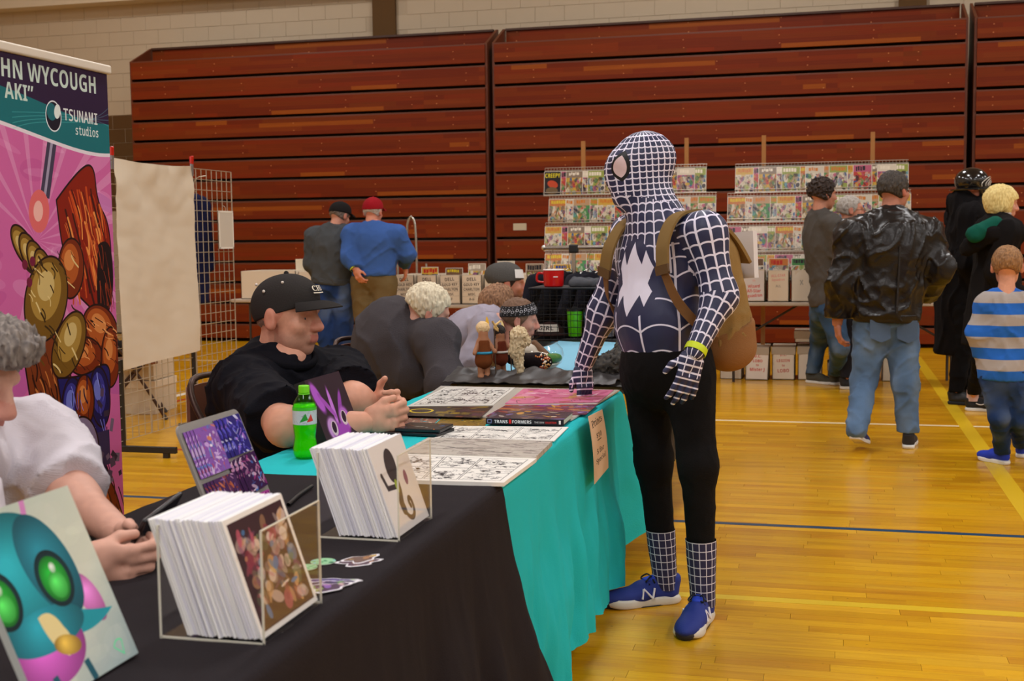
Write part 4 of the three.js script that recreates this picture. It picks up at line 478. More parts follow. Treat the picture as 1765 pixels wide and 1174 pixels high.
{ // leather jacket, seen from behind
  const z = -8.1, J = J0(z, { neck: [1536, 372], shL: [1472, 408, 0.03], shR: [1594, 406, -0.1], pelvis: [1527, 545], elL: [1452, 488, 0.06], elR: [1618, 462, -0.05], wrL: [1443, 556, 0.0], wrR: [1590, 512, -0.24], hipL: [1503, 562, 0.02], hipR: [1552, 562, -0.03], knL: [1490, 655, 0.02], knR: [1560, 660, 0.04] });
  J.anL = atY(1476, 742, 0.14); J.anR = foot(1566, 772, 0.09);
  const lt = phys([26, 22, 21], 0.32, { bumpMap: grainTex, bumpScale: 0.0012, specularIntensity: 0.8 });
  const P = human({ label: 'person in black leather jacket and faded jeans seen from behind', J, o: { arm: 1.28, chest: 0.15, belly: 0.15, bw: 0.2, sr: 0.078, leg: 1.02, hw: 0.18 }, skin: srgb(190, 126, 102), cell: 0.01, head: { c: atZ(1541, 330, z - 0.03), f: V(0.6, -0.05, -0.8), h: 0.24, cell: 0.005 }, noEyes: true, hair: { c: srgb(74, 66, 58), tip: srgb(34, 28, 26), thick: 0.01, amp: 0.006 },
    hands: [{ w: J.wrL, d: V(0.1, -1, 0), n: V(0.8, 0, -0.3), t: V(0.3, 0, -0.9), curl: 0.5, cell: 0.005 }, { w: J.wrR, d: V(-0.6, -0.3, -0.4), n: V(0, 0, -1), curl: 0.5, cell: 0.005 }],
    shirt: { name: 'leather_jacket', m: lt, e: 0.034, amp: 0.014, fx: 4.5, fy: 5, hem: -0.025, sleeve: 0.97, k: 0.05, collar: 0.022, collarR: 0.083, collarH: 2.2, band: true, cell: 0.01 }, pants: { m: denimM, color: denim([92, 118, 150]), e: 0.022, bottom: 0.1, amp: 0.009 }, shoes: [{ an: J.anL, toe: V(0.25, 0, -1), y0: 0.0, pitch: 0.28, m: mat([34, 46, 110], 0.7) }, { an: J.anR, toe: V(0.12, 0, -1), m: mat([40, 40, 48], 0.7) }] });
  for (const [a, b] of [[-0.09, -0.09], [0.08, 0.08]]) { const c = P.J.pelvis.clone().addScaledVector(P.J.r, -a).addScaledVector(P.J.f, -0.142).add(V(0, -0.085, 0)); under(P.t, 'back_pocket', slab(6, 6, (u, v) => c.clone().addScaledVector(P.J.r, (u - 0.5) * 0.13).add(V(0, (v - 0.5) * 0.14 + (v < 0.2 ? Math.abs(u - 0.5) * 0.05 : 0), 0)).addScaledVector(P.J.f, 0.05 * (u - 0.5) ** 2 - 0.02 * Math.max(0, 0.4 - v)), 0.004), cloth([88, 106, 130])); }
  under(P.t, 'back_seam', ribbon([0.05, 0.35, 0.7].map((k) => P.J.at(k, -0.185 - 0.005 * k)), 0.012, 0.004, [0, 0, 0].map(() => P.J.f.clone().negate())), lt);
}
{ // black hooded cloak with the glossy helmet
  const z = -10.25, J = J0(z, { neck: [1668, 352], shL: [1655, 375, -0.2], shR: [1678, 375, 0.2], pelvis: [1660, 520], elL: [1652, 450, -0.25], elR: [1668, 452, 0.25], wrL: [1685, 500, -0.2], wrR: [1690, 505, 0.15] });
  for (const [S, d] of [['R', 0.1], ['L', -0.1]]) { J['hip' + S] = J.pelvis.clone().add(V(0, -0.06, d)); J['kn' + S] = V(J.pelvis.x + 0.0, 0.5, J.pelvis.z + d); J['an' + S] = V(J.pelvis.x - 0.05 + (S === 'L' ? 0.12 : 0), 0.1, J.pelvis.z + d); }
  const P = human({ label: 'person in long black cloak and glossy black helmet with silver visor rings', J, o: { arm: 1.1 }, skin: srgb(190, 120, 96), head: { c: atZ(1678, 322, z), f: V(0.93, 0, 0.12), h: 0.235, cell: 0.008 }, noEyes: true, shirt: { name: 'cloak', m: cloth([17, 15, 17]), e: 0.035, amp: 0.02, fx: 4, fy: 1.2, hem: -0.42, extra: (j, e) => [cap(j.pelvis.clone().add(V(-0.04, 0.3, 0)), j.pelvis.clone().add(V(-0.05, -0.42, 0)), 0.16, 0.15), cap(j.neck.clone().add(V(-0.04, 0.02, 0)), j.neck.clone().add(V(0.02, -0.06, 0)), 0.11, 0.13)] }, pants: { m: cloth([16, 15, 17]), bottom: 0.1 }, shoes: [{ an: J.anR, toe: V(0.9, 0, 0.3), m: mat([22, 21, 24], 0.5), sole: mat([18, 18, 20], 0.7), len: 0.31 }, { an: J.anL, toe: V(1, 0, 0.1), m: mat([22, 21, 24], 0.5), sole: mat([18, 18, 20], 0.7), len: 0.31 }] });
  const H = P.H, gl = phys([18, 18, 20], 0.18, { clearcoat: 0.8, clearcoatRoughness: 0.1 }), sil = mat([196, 190, 180], 0.3, { metalness: 0.5 });
  const hm = under(P.t, 'helmet', sdf([H.E(0, 0.045, -0.015, 0.108, 0.105, 0.128), H.E(0, -0.03, 0.05, 0.08, 0.1, 0.075)], { cell: 0.006, k: 0.03, post: (d, x, y, z) => { const v = V(x, y, z).sub(H.at(0, 0, 0)), b = v.dot(P.fr.u) / H.s, f = v.dot(P.fr.f) / H.s; return Math.max(d, f < 0.04 ? -0.02 - b : -0.12 - b); } }), gl);
  under(P.t, 'rim', slab(30, 3, (u, v) => { const a = 0.8 + u * (2 * Math.PI - 1.6), r = 0.11 + v * 0.032; return H.at(Math.sin(a) * r, -0.016 - v * 0.012, Math.cos(a) * r * 1.15 - 0.015); }, 0.006), gl, hm);
  under(P.t, 'visor_rings', merge([0, 1, 2, 3].map((k) => curve([...Array(13)].map((_, i) => { const a = -1.75 + i / 12 * 3.5, rx = 0.034 + k * 0.012, ry = 0.026 + k * 0.013, x = Math.sin(a) * rx * 1.5, y = Math.cos(a) * ry + 0.01; const s = Math.min(1, Math.abs(x) / 0.1); return H.at(x, y, Math.sqrt(Math.max(0.001, 1 - (x / 0.115) ** 2)) * 0.118 - Math.max(0, y - 0.03) * 0.25 + 0.012); }), 0.0042, 40, 6))), sil, hm);
}
{ // fair wig, black robe with a green-lined hood
  const z = -9.6, J = J0(z, { neck: [1722, 378], shL: [1704, 400, -0.17], shR: [1738, 402, 0.19], pelvis: [1712, 530], elL: [1700, 465, -0.2], elR: [1720, 470, 0.22], wrL: [1720, 505, -0.2], wrR: [1752, 508, 0.2], hipL: [1705, 545, -0.09], hipR: [1715, 545, 0.09], knL: [1692, 620, -0.08], knR: [1690, 620, 0.1] });
  J.anL = foot(1715, 705, 0.09); J.anR = foot(1676, 708, 0.09);
  const P = human({ label: 'person with straight blond wig and black robe with green hood lining', J, o: { leg: 0.85 }, skin: srgb(212, 150, 126), head: { c: atZ(1727, 352, z), f: V(0.96, -0.12, -0.2), h: 0.24, cell: 0.006 }, hair: { c: srgb(246, 226, 156), tip: srgb(206, 178, 104), thick: 0.024, amp: 0.005, freq: 30, stretch: 0.2, extra: (H) => [H.E(0, -0.02, -0.02, 0.092, 0.075, 0.085)], face: (a, b, c) => Math.max(c - 0.055 - Math.max(0, (b - 0.03) * 2.4), -(b + 0.075)) }, shirt: { name: 'robe', m: cloth([22, 20, 21]), e: 0.035, amp: 0.014, fx: 4, fy: 1.5, hem: -0.28, extra: (j, e) => [cap(j.pelvis.clone().add(V(0, 0.2, 0)), j.pelvis.clone().add(V(-0.02, -0.25, 0)), 0.16, 0.19)] }, pants: { m: cloth([18, 17, 19]), bottom: 0.13, e: 0.008 }, shoes: [{ an: J.anR, toe: V(1, 0, 0.12), m: mat([20, 20, 22], 0.7), len: 0.27 }, { an: J.anL, toe: V(1, 0, 0.12), m: mat([20, 20, 22], 0.7), len: 0.27 }] });
  under(P.t, 'hood', sdf([cap(atZ(1668, 428, z + 0.12), atZ(1704, 400, z + 0.2), 0.06, 0.07), cap(atZ(1704, 400, z + 0.2), atZ(1738, 410, z + 0.24), 0.07, 0.05)], { cell: 0.01, k: 0.04, post: (d, x, y, z) => d + folds(0.01)(x, y, z) }), cloth([22, 20, 21]));
  under(P.t, 'hood_lining', sdf([cap(atZ(1681, 404, z + 0.235), atZ(1714, 386, z + 0.2), 0.062, 0.056)], { cell: 0.008, k: 0.04, post: (d, x, y, z) => d + folds(0.006)(x, y, z) }), cloth([18, 86, 72]));
  under(P.t, 'shirt_collar', new THREE.TorusGeometry(0.066, 0.016, 8, 24).rotateX(Math.PI / 2 - 0.15).translate(...P.J.neck.clone().add(V(0.01, 0.035, 0)).toArray()), cloth([214, 206, 206]));
  under(P.t, 'socks', merge(['L', 'R'].map((S) => cylGeo(P.J['an' + S].clone().setY(0.12), V(0, 1, 0), 0.043, 0.09))), cloth([222, 186, 180]));
  for (const S of ['R']) { const a = P.J.anR; under(P.t, 'shoe_mark', curve([V(a.x + 0.02, 0.062, a.z + 0.042), V(a.x + 0.05, 0.052, a.z + 0.046), V(a.x + 0.1, 0.066, a.z + 0.047)], 0.004, 8, 6), mat([230, 226, 226], 0.5)); }
}
{ // boy in the striped shirt
  const z = -7.32, J = J0(z, { neck: [1735, 506], shL: [1700, 526, 0.0], shR: [1768, 526, -0.02], pelvis: [1730, 645], elL: [1684, 575, 0.02], elR: [1788, 575, 0.0], wrL: [1690, 612, 0.0], wrR: [1785, 615, 0], hipL: [1714, 662], hipR: [1750, 662], knL: [1722, 720, 0.02], knR: [1756, 720, -0.05] });
  J.anL = foot(1728, 800, 0.075); J.anR = foot(1760, 788, 0.075);
  const st = canvas(64, 512, (c, w, h) => { c.fillStyle = rgb(172, 164, 160); c.fillRect(0, 0, w, h); c.fillStyle = rgb(26, 100, 196); for (let k = 0; k < 4; k++) c.fillRect(0, k * 128, w, 64); c.fillStyle = 'rgba(255,255,255,.05)'; for (let k = 0; k < 400; k++) c.fillRect(rnd() * w, rnd() * h, 2, 2); });
  const blue = mat([22, 56, 190], 0.7);
  human({ label: 'child in blue and grey striped long-sleeved shirt and dark jeans', J, o: { chest: 0.1, belly: 0.1, bw: 0.125, hw: 0.12, hd: 0.095, arm: 0.74, sr: 0.045, trap: 0.055, leg: 0.66 }, skin: srgb(222, 158, 128), cell: 0.009, head: { c: atZ(1736, 460, z), f: V(0.15, -0.05, -1), h: 0.225, cell: 0.005, wide: 1.0, neck: 0.8 }, noEyes: true, hair: { c: srgb(172, 126, 80), tip: srgb(110, 76, 46), thick: 0.008, amp: 0.004, freq: 90 }, hands: [{ w: J.wrL, d: V(0, -1, -0.1), n: V(1, 0, 0), curl: 0.5, s: 0.75 }],
    shirt: { name: 'striped_shirt', m: mat(new THREE.Color(1, 1, 1), 0.9, { map: st }), e: 0.018, amp: 0.008, hem: -0.03, uv: (x, y, z) => [x, (y + 0.012) / 0.5 + 0.06], collar: 0.009, collarR: 0.06, collarUp: 0.01, extra: (j, e) => [ell(j.neck.clone().addScaledVector(j.up, -0.03), [0.085, 0.04, 0.075], j.r, j.up, j.f)], collarM: cloth([172, 164, 160]) }, pants: { m: denimM, color: denim([34, 58, 104]), e: 0.015, bottom: 0.06 }, shoes: [{ an: J.anL, toe: V(-0.5, 0, -0.6), m: blue, len: 0.22 }, { an: J.anR, toe: V(0.3, 0, -0.9), m: blue, len: 0.22 }] });
}
{ // the artist in the pale T-shirt looking down at a phone
  const J = { neck: atX(2, 738, -1.74), shL: atX(70, 762, -1.68), shR: atX(-105, 800, -1.62), pelvis: atX(-60, 1050, -1.85) };
  J.pelvis.y = 0.55; for (const [S, d] of [['R', 0.12], ['L', -0.12]]) { J['hip' + S] = J.pelvis.clone().add(V(0.02, -0.03, d)); J['kn' + S] = J['hip' + S].clone().add(V(0.4, -0.02, d * 0.3)); J['an' + S] = J['kn' + S].clone().setY(0.09); }
  J.elL = atX(128, 862, -1.5); J.wrL = atX(212, 924, -1.34); J.elR = atX(-60, 985, -1.42); J.wrR = atX(140, 972, -1.3);
  const P = human({ label: 'grey-haired person in pale grey T-shirt holding a phone at the black table', J, o: { chest: 0.14, belly: 0.16, arm: 1.1 }, skin: srgb(212, 160, 140), cell: 0.009, bodyCell: 0.008, head: { c: atX(-62, 652, -1.7), f: V(0.9, -0.42, -0.05), u: V(0.42, 0.9, 0.05), h: 0.25, cell: 0.004 }, hair: { c: srgb(150, 140, 132), tip: srgb(84, 76, 74), thick: 0.024, amp: 0.012, freq: 50, extra: (H) => [H.E(0, 0.1, 0.065, 0.075, 0.045, 0.055)], face: (a, b, c) => Math.max(c - 0.12, c - 0.065 - Math.max(0, (b - 0.06) * 3), -(b + 0.03 - Math.max(0, c) * 0.9)) },
    hands: [{ w: J.wrR, from: mix(J.elR, J.wrR, 0.3), fr: 0.042, d: V(0.85, -0.12, -0.5), n: V(-0.5, 0.1, -0.85), t: V(0, 1, 0.2), bend: [0.75, 0.8, 0.85, 0.85], s: 0.98, r: 0.0098, cell: 0.003, thumb: [0.85, 0.4, 0.5] }, { w: J.wrL, from: mix(J.elL, J.wrL, 0.3), fr: 0.042, d: V(0.8, -0.1, 0.45), n: V(0.5, -0.2, 0.8), t: V(0, 1, 0.1), bend: [0.75, 0.8, 0.85, 0.85], s: 0.95, r: 0.0095, cell: 0.003, thumb: [0.8, 0.5, 0.1] }],
    shirt: { name: 'tee_shirt', m: cloth([216, 210, 218]), e: 0.022, sleeve: -0.12, hem: -0.1, amp: 0.012, fx: 4, fy: 4, collar: 0.01, collarR: 0.08 }, pants: { m: cloth([40, 44, 62]), bottom: 0.1 }, shoes: [{ an: J.anR, toe: V(1, 0, 0) }, { an: J.anL, toe: V(1, 0, 0) }] });
  // the phone
  const a = atX(218, 938, -1.245), b = atX(312, 864, -1.26), ph = mesh('phone', rbox(0.16, 0.01, 0.08, 0.004), phys([20, 20, 26], 0.25)); ph.position.copy(mix(a, b, 0.5)); const d = b.clone().sub(a).normalize(); ph.quaternion.setFromRotationMatrix(new THREE.Matrix4().makeBasis(d, V(-0.62, 0.35, 0.7).addScaledVector(d, -V(-0.62, 0.35, 0.7).dot(d)).normalize(), d.clone().cross(V(-0.62, 0.35, 0.7).addScaledVector(d, -V(-0.62, 0.35, 0.7).dot(d)).normalize()))); tag(ph, 'black phone in a dark case held over the black table', 'phone');
}
// ---------------------------------------------------------------- the row of vendor tables
const TX0 = -1.54, TX1 = -0.785, TY = 0.74;
function foldTable(label, z0, z1) { // folding table: top, two pairs of legs with cross bars
  const t = thing('folding_table', label, 'table', V((TX0 + TX1) / 2, 0, (z0 + z1) / 2)), w = TX1 - TX0, l = Math.abs(z1 - z0), st = mat([60, 60, 64], 0.5);
  mesh('table_top', rbox(w - 0.02, 0.03, l - 0.02, 0.008, 0, TY - 0.02, 0), mat([170, 160, 145], 0.6), t);
  for (const s of [-1, 1]) for (const q of [-1, 1]) mesh('leg', tube(V(q * w * 0.4, 0, s * l * 0.4), V(q * w * 0.4, TY - 0.035, s * l * 0.4), 0.013), st, t);
  for (const s of [-1, 1]) mesh('cross_bar', tube(V(-w * 0.4, 0.2, s * l * 0.4), V(w * 0.4, 0.2, s * l * 0.4), 0.009), st, t);
}
function tablecloth(name, label, m, z0, z1, o = {}) { // from a short drop behind, over the top, down the customer side; the far corner flares out
  const nv = 170, hem = o.hem ?? 0.03, prof = []; const top = TY + (o.lift ?? 0.004), L = z1 - z0;
  const xs = [[TX0 - 0.01, top - 0.09], [TX0 - 0.006, top - 0.02], [TX0 + 0.01, top]]; for (let k = 1; k < 8; k++) xs.push([lerp(TX0, TX1, k / 8), top]); xs.push([TX1 - 0.012, top], [TX1 - 0.002, top - 0.004], [TX1 + 0.004, top - 0.016]); for (let k = 1; k <= 24; k++) xs.push([TX1 + 0.006, lerp(top - 0.016, hem, k / 24)]);
  const nu = xs.length - 1, ph = o.ph ?? 0, flare = o.flare ?? 0;
  const g = slab(nu, nv, (u, v) => { const [x, y] = xs[Math.round(u * nu)], d = clamp((top - y) / (top - hem), 0, 1), st = sstep(0, 0.07, v); let z = z0 + L * v, X = x, Y = y; if (x > TX1 - 0.001) { const w = Math.sin(v * 34 + ph + 1.5 * noise(v * 5, d, ph)) * 0.5 + noise(v * 13, d * 1.5, ph + 4) * 0.8 + noise(v * 46, d * 4, ph + 9) * 0.22 * (1 - 0.4 * d); X += st * (0.01 + 0.026 * d) * Math.min(1, d * 1.6) * (w + 1) + (o.out ?? 0) * d * d; const e = sstep(0.9, 1, v); z += Math.sign(L) * flare * d * e; X -= (o.tuck ?? 0.06) * Math.exp(-(((v - 0.93) / 0.03) ** 2)) * d * (flare ? 1 : 0); X += e * (o.tip ?? 0.0) * d; Y += (o.lift2 ?? 0) * (noise(v * 9, 1, ph) * 0.5 + 0.4) * d + (flare ? 0.05 * e * d : 0); } else if (Math.abs(y - top) < 1e-6) Y += 0.0015 * noise(x * 9, z * 7, ph); return V(X, Y, z); }, 0.0015, (u, v) => [v * Math.abs(L), xs[Math.round(u * nu)][1] + xs[Math.round(u * nu)][0]]);
  const b = V((TX0 + TX1) / 2, 0, (z0 + z1) / 2); g.translate(-b.x, 0, -b.z); const c = mesh(name, g, m); c.position.copy(b); tag(c, label, 'tablecloth'); return c;
}
foldTable('folding table under the black cloth', -1.02, -2.9); foldTable('folding table under the teal cloth', -2.95, -4.78); foldTable('folding table under the pale blue cloth', -4.98, -7.2);
tablecloth('tablecloth', 'black cloth draped to the floor over the table with card holders', cloth([38, 33, 36], { roughness: 0.95 }), -0.9, -2.93, { ph: 1, flare: 0.26, out: 0.035, lift: 0.006, tuck: 0.0 });
tablecloth('tablecloth', 'teal cloth draped to the floor under the comic pages', cloth([40, 190, 196]), -2.935, -4.8, { ph: 5, flare: 0.34, hem: 0.06, lift2: 0.03, tuck: 0.07, tip: 0.03 });
tablecloth('tablecloth', 'black crumpled cloth hanging round the craft table', phys([40, 36, 34], 0.5), -4.93, -7.22, { ph: 9, hem: 0.2, lift2: 0.05 });
{ const g = slab(30, 30, (u, v) => V(lerp(-1.5, -0.84, u), TY + 0.009 + 0.004 * noise(u * 4, v * 6, 2), lerp(-5.25, -6.95, v)), 0.002); const o = mesh('table_runner', g, cloth([132, 190, 216])); tag(o, 'pale blue cloth spread over the craft table', 'tablecloth'); }
{ // black sheeting bunched along the near edge of the craft table
  const g = slab(60, 16, (u, v) => { const x = lerp(-1.56, -0.83, u), z = lerp(-4.9, -5.3, v); return V(x, TY + 0.012 + 0.045 * Math.sin(v * 3.14) * (0.6 + 0.5 * noise(u * 6, v * 3, 1)) + 0.008 * Math.abs(noise(u * 11, v * 5, 3)), z); }, 0.003); const o = mesh('black_sheeting', g, phys([44, 41, 42], 0.48)); tag(o, 'crumpled black sheeting bunched along the craft table edge', 'cloth');
  const f = sdf([cap(V(-0.98, 0.79, -5.12), V(-0.86, 0.8, -5.15), 0.05, 0.06), cap(V(-0.86, 0.8, -5.15), V(-0.83, 0.87, -5.3), 0.06, 0.045), cap(V(-0.83, 0.87, -5.3), V(-0.82, 0.83, -5.6), 0.05, 0.05)], { cell: 0.007, k: 0.04, color: (x, y, z) => srgb(62, 56, 48).lerp(srgb(22, 20, 20), clamp(0.5 + noise(x * 40, y * 60, z * 40), 0, 1)), post: (d, x, y, z) => d - 0.012 * noise(x * 50, y * 30, z * 50) - 0.006 * noise(x * 110, y * 80, z * 110) }); tag(mesh('fur_scarf', f, hairM), 'dark shaggy fur piece heaped on the craft table corner', 'fur');
}
// ---- flat prints: q = four pixel corners (near edge left, near edge right, far edge right, far edge left) on the table
const inkPage = (n, bw = true) => canvas(512, 384, (c, w, h) => {
  c.fillStyle = bw ? rgb(240, 237, 230) : rgb(226, 216, 196); c.fillRect(0, 0, w, h); c.strokeStyle = rgb(60, 58, 62); c.lineWidth = 2.5; const cx = [0.04, 0.3 + 0.05 * n % 0.1, 0.62, 0.96], cy = [0.06, 0.5, 0.94];
  for (let i = 0; i < 3; i++) for (let j = 0; j < 2; j++) { const x = cx[i] * w + 4, y = cy[j] * h + 4, ww = (cx[i + 1] - cx[i]) * w - 8, hh = (cy[j + 1] - cy[j]) * h - 8; c.strokeRect(x, y, ww, hh); c.save(); c.beginPath(); c.rect(x, y, ww, hh); c.clip(); for (let k = 0; k < 26; k++) { c.lineWidth = rr(0.8, 3.6); c.strokeStyle = `rgba(20,20,26,${rr(0.4, 0.95)})`; let px = x + ww * rr(0.1, 0.9), py = y + hh * rr(0.2, 0.9); c.beginPath(); c.moveTo(px, py); for (let m = 0; m < 4; m++) { px += rr(-30, 30); py += rr(-20, 20); c.quadraticCurveTo(px + rr(-20, 20), py + rr(-16, 16), px, py); } c.stroke(); if (rnd() < 0.25) { c.fillStyle = rgb(24, 24, 30); c.beginPath(); c.ellipse(px, py, rr(4, 14), rr(3, 9), rnd() * 3, 0, 7); c.fill(); } } c.restore(); }
});
const blotArt = (bg, cols, n = 60, s = 1) => canvas(512, 512, (c, w, h) => { c.fillStyle = bg; c.fillRect(0, 0, w, h); for (let k = 0; k < n; k++) { c.fillStyle = pick(cols); c.globalAlpha = rr(0.4, 0.95); c.save(); c.translate(rnd() * w, rnd() * h); c.rotate(rnd() * 6); c.beginPath(); c.ellipse(0, 0, rr(12, 90) * s, rr(6, 34) * s, 0, 0, 7); c.fill(); c.restore(); } c.globalAlpha = 1; c.strokeStyle = 'rgba(20,14,20,.55)'; for (let k = 0; k < n / 2; k++) { c.lineWidth = rr(1, 4); c.beginPath(); let x = rnd() * w, y = rnd() * h; c.moveTo(x, y); c.bezierCurveTo(x + rr(-80, 80), y + rr(-80, 80), x + rr(-80, 80), y + rr(-80, 80), x + rr(-90, 90), y + rr(-90, 90)); c.stroke(); } });
function flatPrint(name, label, category, q, m, y, th = 0.002, group) { const P = q.map(([a, b]) => atY(a, b, y)), c = P.reduce((a, p) => a.add(p), V(0, 0, 0)).multiplyScalar(0.25), g = slab(6, 6, (u, v) => mix(mix(P[0], P[1], u), mix(P[3], P[2], u), v).sub(c), th, (u, v) => [u, v]); const o = mesh(name, g, m); o.position.copy(c); tag(o, label, category, group); return o; }
const gloss = (t, r = 0.25) => phys(new THREE.Color(1, 1, 1), r, { map: t, specularIntensity: 0.5 });
const PY = TY + 0.006;
flatPrint('art_folder', 'clear-sleeved folder of art pages spread at the far end of the teal table', 'folder', [[690, 713], [985, 723], [1068, 672], [760, 665]], phys([206, 200, 190], 0.2), PY + 0.006, 0.005);
flatPrint('comic_page', 'black and white inked comic page beside the pink print', 'print', [[702, 700], [850, 698], [888, 668], [768, 667]], gloss(inkPage(1)), PY + 0.0085, 0.0015);
flatPrint('art_print', 'pink art print under the masked person’s hand', 'print', [[870, 696], [1032, 693], [1058, 672], [902, 670]], gloss(blotArt(rgb(222, 120, 160), ['#e89ab8', '#c75a86', '#d8a05a', '#f2c8d6', '#b85a5a'], 50)), PY + 0.0085, 0.0015);
flatPrint('art_print', 'dark print with a yellow ring beside the folded hands', 'print', [[692, 716], [828, 720], [850, 700], [704, 701]], gloss(canvas(512, 256, (c, w, h) => { c.fillStyle = rgb(60, 48, 44); c.fillRect(0, 0, w, h); for (let k = 0; k < 40; k++) { c.fillStyle = pick(['#a88a28', '#5a3a4a', '#7a6a30', '#8a4a30', '#3a2e30']); c.globalAlpha = 0.7; c.fillRect(rr(180, w), rr(0, h), rr(20, 90), rr(10, 50)); } c.globalAlpha = 1; c.strokeStyle = rgb(226, 196, 50); c.lineWidth = 16; c.beginPath(); c.ellipse(100, 120, 70, 52, 0, 0, 7); c.stroke(); })), PY + 0.0085, 0.0015);
flatPrint('art_print', 'print with red and purple figures behind the thick spined book', 'print', [[838, 717], [1010, 714], [1030, 697], [872, 698]], gloss(blotArt(rgb(128, 60, 78), ['#8a3a9a', '#c8442e', '#d88a3a', '#e8c24a', '#5a2a4a', '#7a6a62', '#9a88c8'], 70)), PY + 0.0085, 0.0015);
{ // book with the lettered spine
  const a = atY(838, 733, PY), b = atY(972, 736, PY), d = b.clone().sub(a), w = d.length(), t = thing('comic_book', 'thick paperback with white and red lettered black spine on the teal table', 'book', mix(a, b, 0.5).add(V(0, 0.004, 0)), null, Math.atan2(-d.z, d.x));
  const sp = canvas(1024, 80, (c, W_, h) => { c.fillStyle = rgb(24, 22, 30); c.fillRect(0, 0, W_, h); c.font = 'bold 58px sans-serif'; c.textBaseline = 'middle'; c.fillStyle = rgb(236, 234, 236); c.fillText('TRANS', 110, 42); c.fillStyle = rgb(224, 40, 34); c.fillRect(306, 14, 30, 52); c.fillStyle = rgb(236, 234, 236); c.fillText('FORMERS', 344, 42, 260); c.font = 'bold 34px sans-serif'; c.fillStyle = rgb(190, 188, 190); c.fillText('THE IDW', 640, 44, 130); c.fillStyle = rgb(224, 40, 34); c.fillText('COLLECTION', 780, 44, 150); c.strokeStyle = rgb(150, 160, 220); c.lineWidth = 6; c.strokeRect(24, 18, 48, 44); c.fillStyle = rgb(230, 230, 230); c.fillRect(960, 16, 26, 48); });
  mesh('pages', box(w - 0.006, 0.016, 0.17, 0, 0.01, -0.088), mat([222, 214, 196], 0.8), t); mesh('cover', box(w, 0.0018, 0.176, 0, 0.019, -0.088), gloss(blotArt(rgb(70, 58, 70), ['#b84a3a', '#d8a048', '#8a7ac0', '#6a6a72', '#e8d8c0'], 40)), t); mesh('back_cover', box(w, 0.0018, 0.176, 0, 0.0009, -0.088), mat([30, 28, 36], 0.5), t);
  mesh('spine', box(w, 0.02, 0.003, 0, 0.01, 0.0015), [0, 1, 2, 3, 4, 5].map((i) => (i === 4 ? gloss(sp, 0.35) : mat([24, 22, 30], 0.5))), t);
}
flatPrint('comic_magazine', 'comic magazine with a busy colour cover near the folded hands', 'magazine', [[688, 732], [742, 735], [765, 716], [706, 714]], gloss(blotArt(rgb(150, 110, 96), ['#c8b49a', '#b0443a', '#48a0b0', '#e0d0b0'], 50, 0.6)), PY, 0.004);
flatPrint('comic_magazine', 'yellow green comic magazine tucked beside the thick spined book', 'magazine', [[744, 735], [834, 738], [842, 720], [768, 716]], gloss(blotArt(rgb(140, 112, 50), ['#b89a3a', '#6a5a2a', '#3a6a7a', '#9a6a3a'], 50, 0.6)), PY, 0.004);
flatPrint('inked_page', 'inked comic page lying behind the grey pencilled page', 'print', [[745, 757], [955, 760], [980, 736], [778, 734]], gloss(inkPage(2), 0.4), PY + 0.002, 0.002);
flatPrint('page_sleeve', 'grey pencilled comic page in a curled clear sleeve', 'print', [[690, 780], [922, 789], [952, 760], [738, 754]], gloss(canvas(512, 384, (c, w, h) => { c.fillStyle = rgb(206, 200, 190); c.fillRect(0, 0, w, h); for (let k = 0; k < 160; k++) { c.strokeStyle = `rgba(70,68,72,${rr(0.05, 0.35)})`; c.lineWidth = rr(1, 14); c.beginPath(); const x = rnd() * w, y = rnd() * h; c.moveTo(x, y); c.bezierCurveTo(x + rr(-60, 90), y + rr(-30, 30), x + rr(-60, 90), y + rr(-30, 30), x + rr(-90, 120), y + rr(-40, 40)); c.stroke(); } }), 0.2), PY + 0.012, 0.014);
flatPrint('inked_page', 'inked comic page with panels on the teal table edge beside the black cloth', 'print', [[650, 826], [868, 832], [925, 790], [690, 782]], gloss(inkPage(3), 0.4), PY + 0.01, 0.01);
{ const a = atY(690, 752, PY), b = atY(742, 755, PY), d = b.clone().sub(a), t = (i, y, label) => { const o = mesh('disc_case', rbox(0.15, 0.011, 0.125, 0.003), [0, 1, 2, 3, 4, 5].map((k) => (k === 2 && i ? gloss(blotArt(rgb(46, 42, 44), ['#d8762a', '#3a70b0', '#c8c0b0', '#2a2a30', '#222'], 30, 0.7)) : phys([26, 26, 30], 0.3)))); o.position.copy(mix(a, b, 0.55)).add(V(-0.0, y, -0.075)); o.rotation.y = Math.atan2(-d.z, d.x) + 0.1 * i; tag(o, label, 'disc case'); }; t(0, 0.0065, 'black disc case underneath the one with the coloured cover'); t(1, 0.0185, 'disc case with an orange and blue striped cover'); }
{ const a = atY(607, 748, PY), b = atY(690, 752, PY), o = mesh('tablet_case', rbox(a.distanceTo(b), 0.012, 0.07, 0.003), mat([44, 34, 34], 0.5)); o.position.copy(mix(a, b, 0.5)).add(V(0, 0.006, -0.03)); o.rotation.y = Math.atan2(-(b.z - a.z), b.x - a.x); tag(o, 'flat dark brown case on the teal table before the seated person', 'case'); }
flatPrint('note_paper', 'small white folded paper beside the purple canvas', 'paper', [[615, 768], [640, 770], [652, 760], [622, 758]], mat([236, 232, 232], 0.7), PY, 0.006);
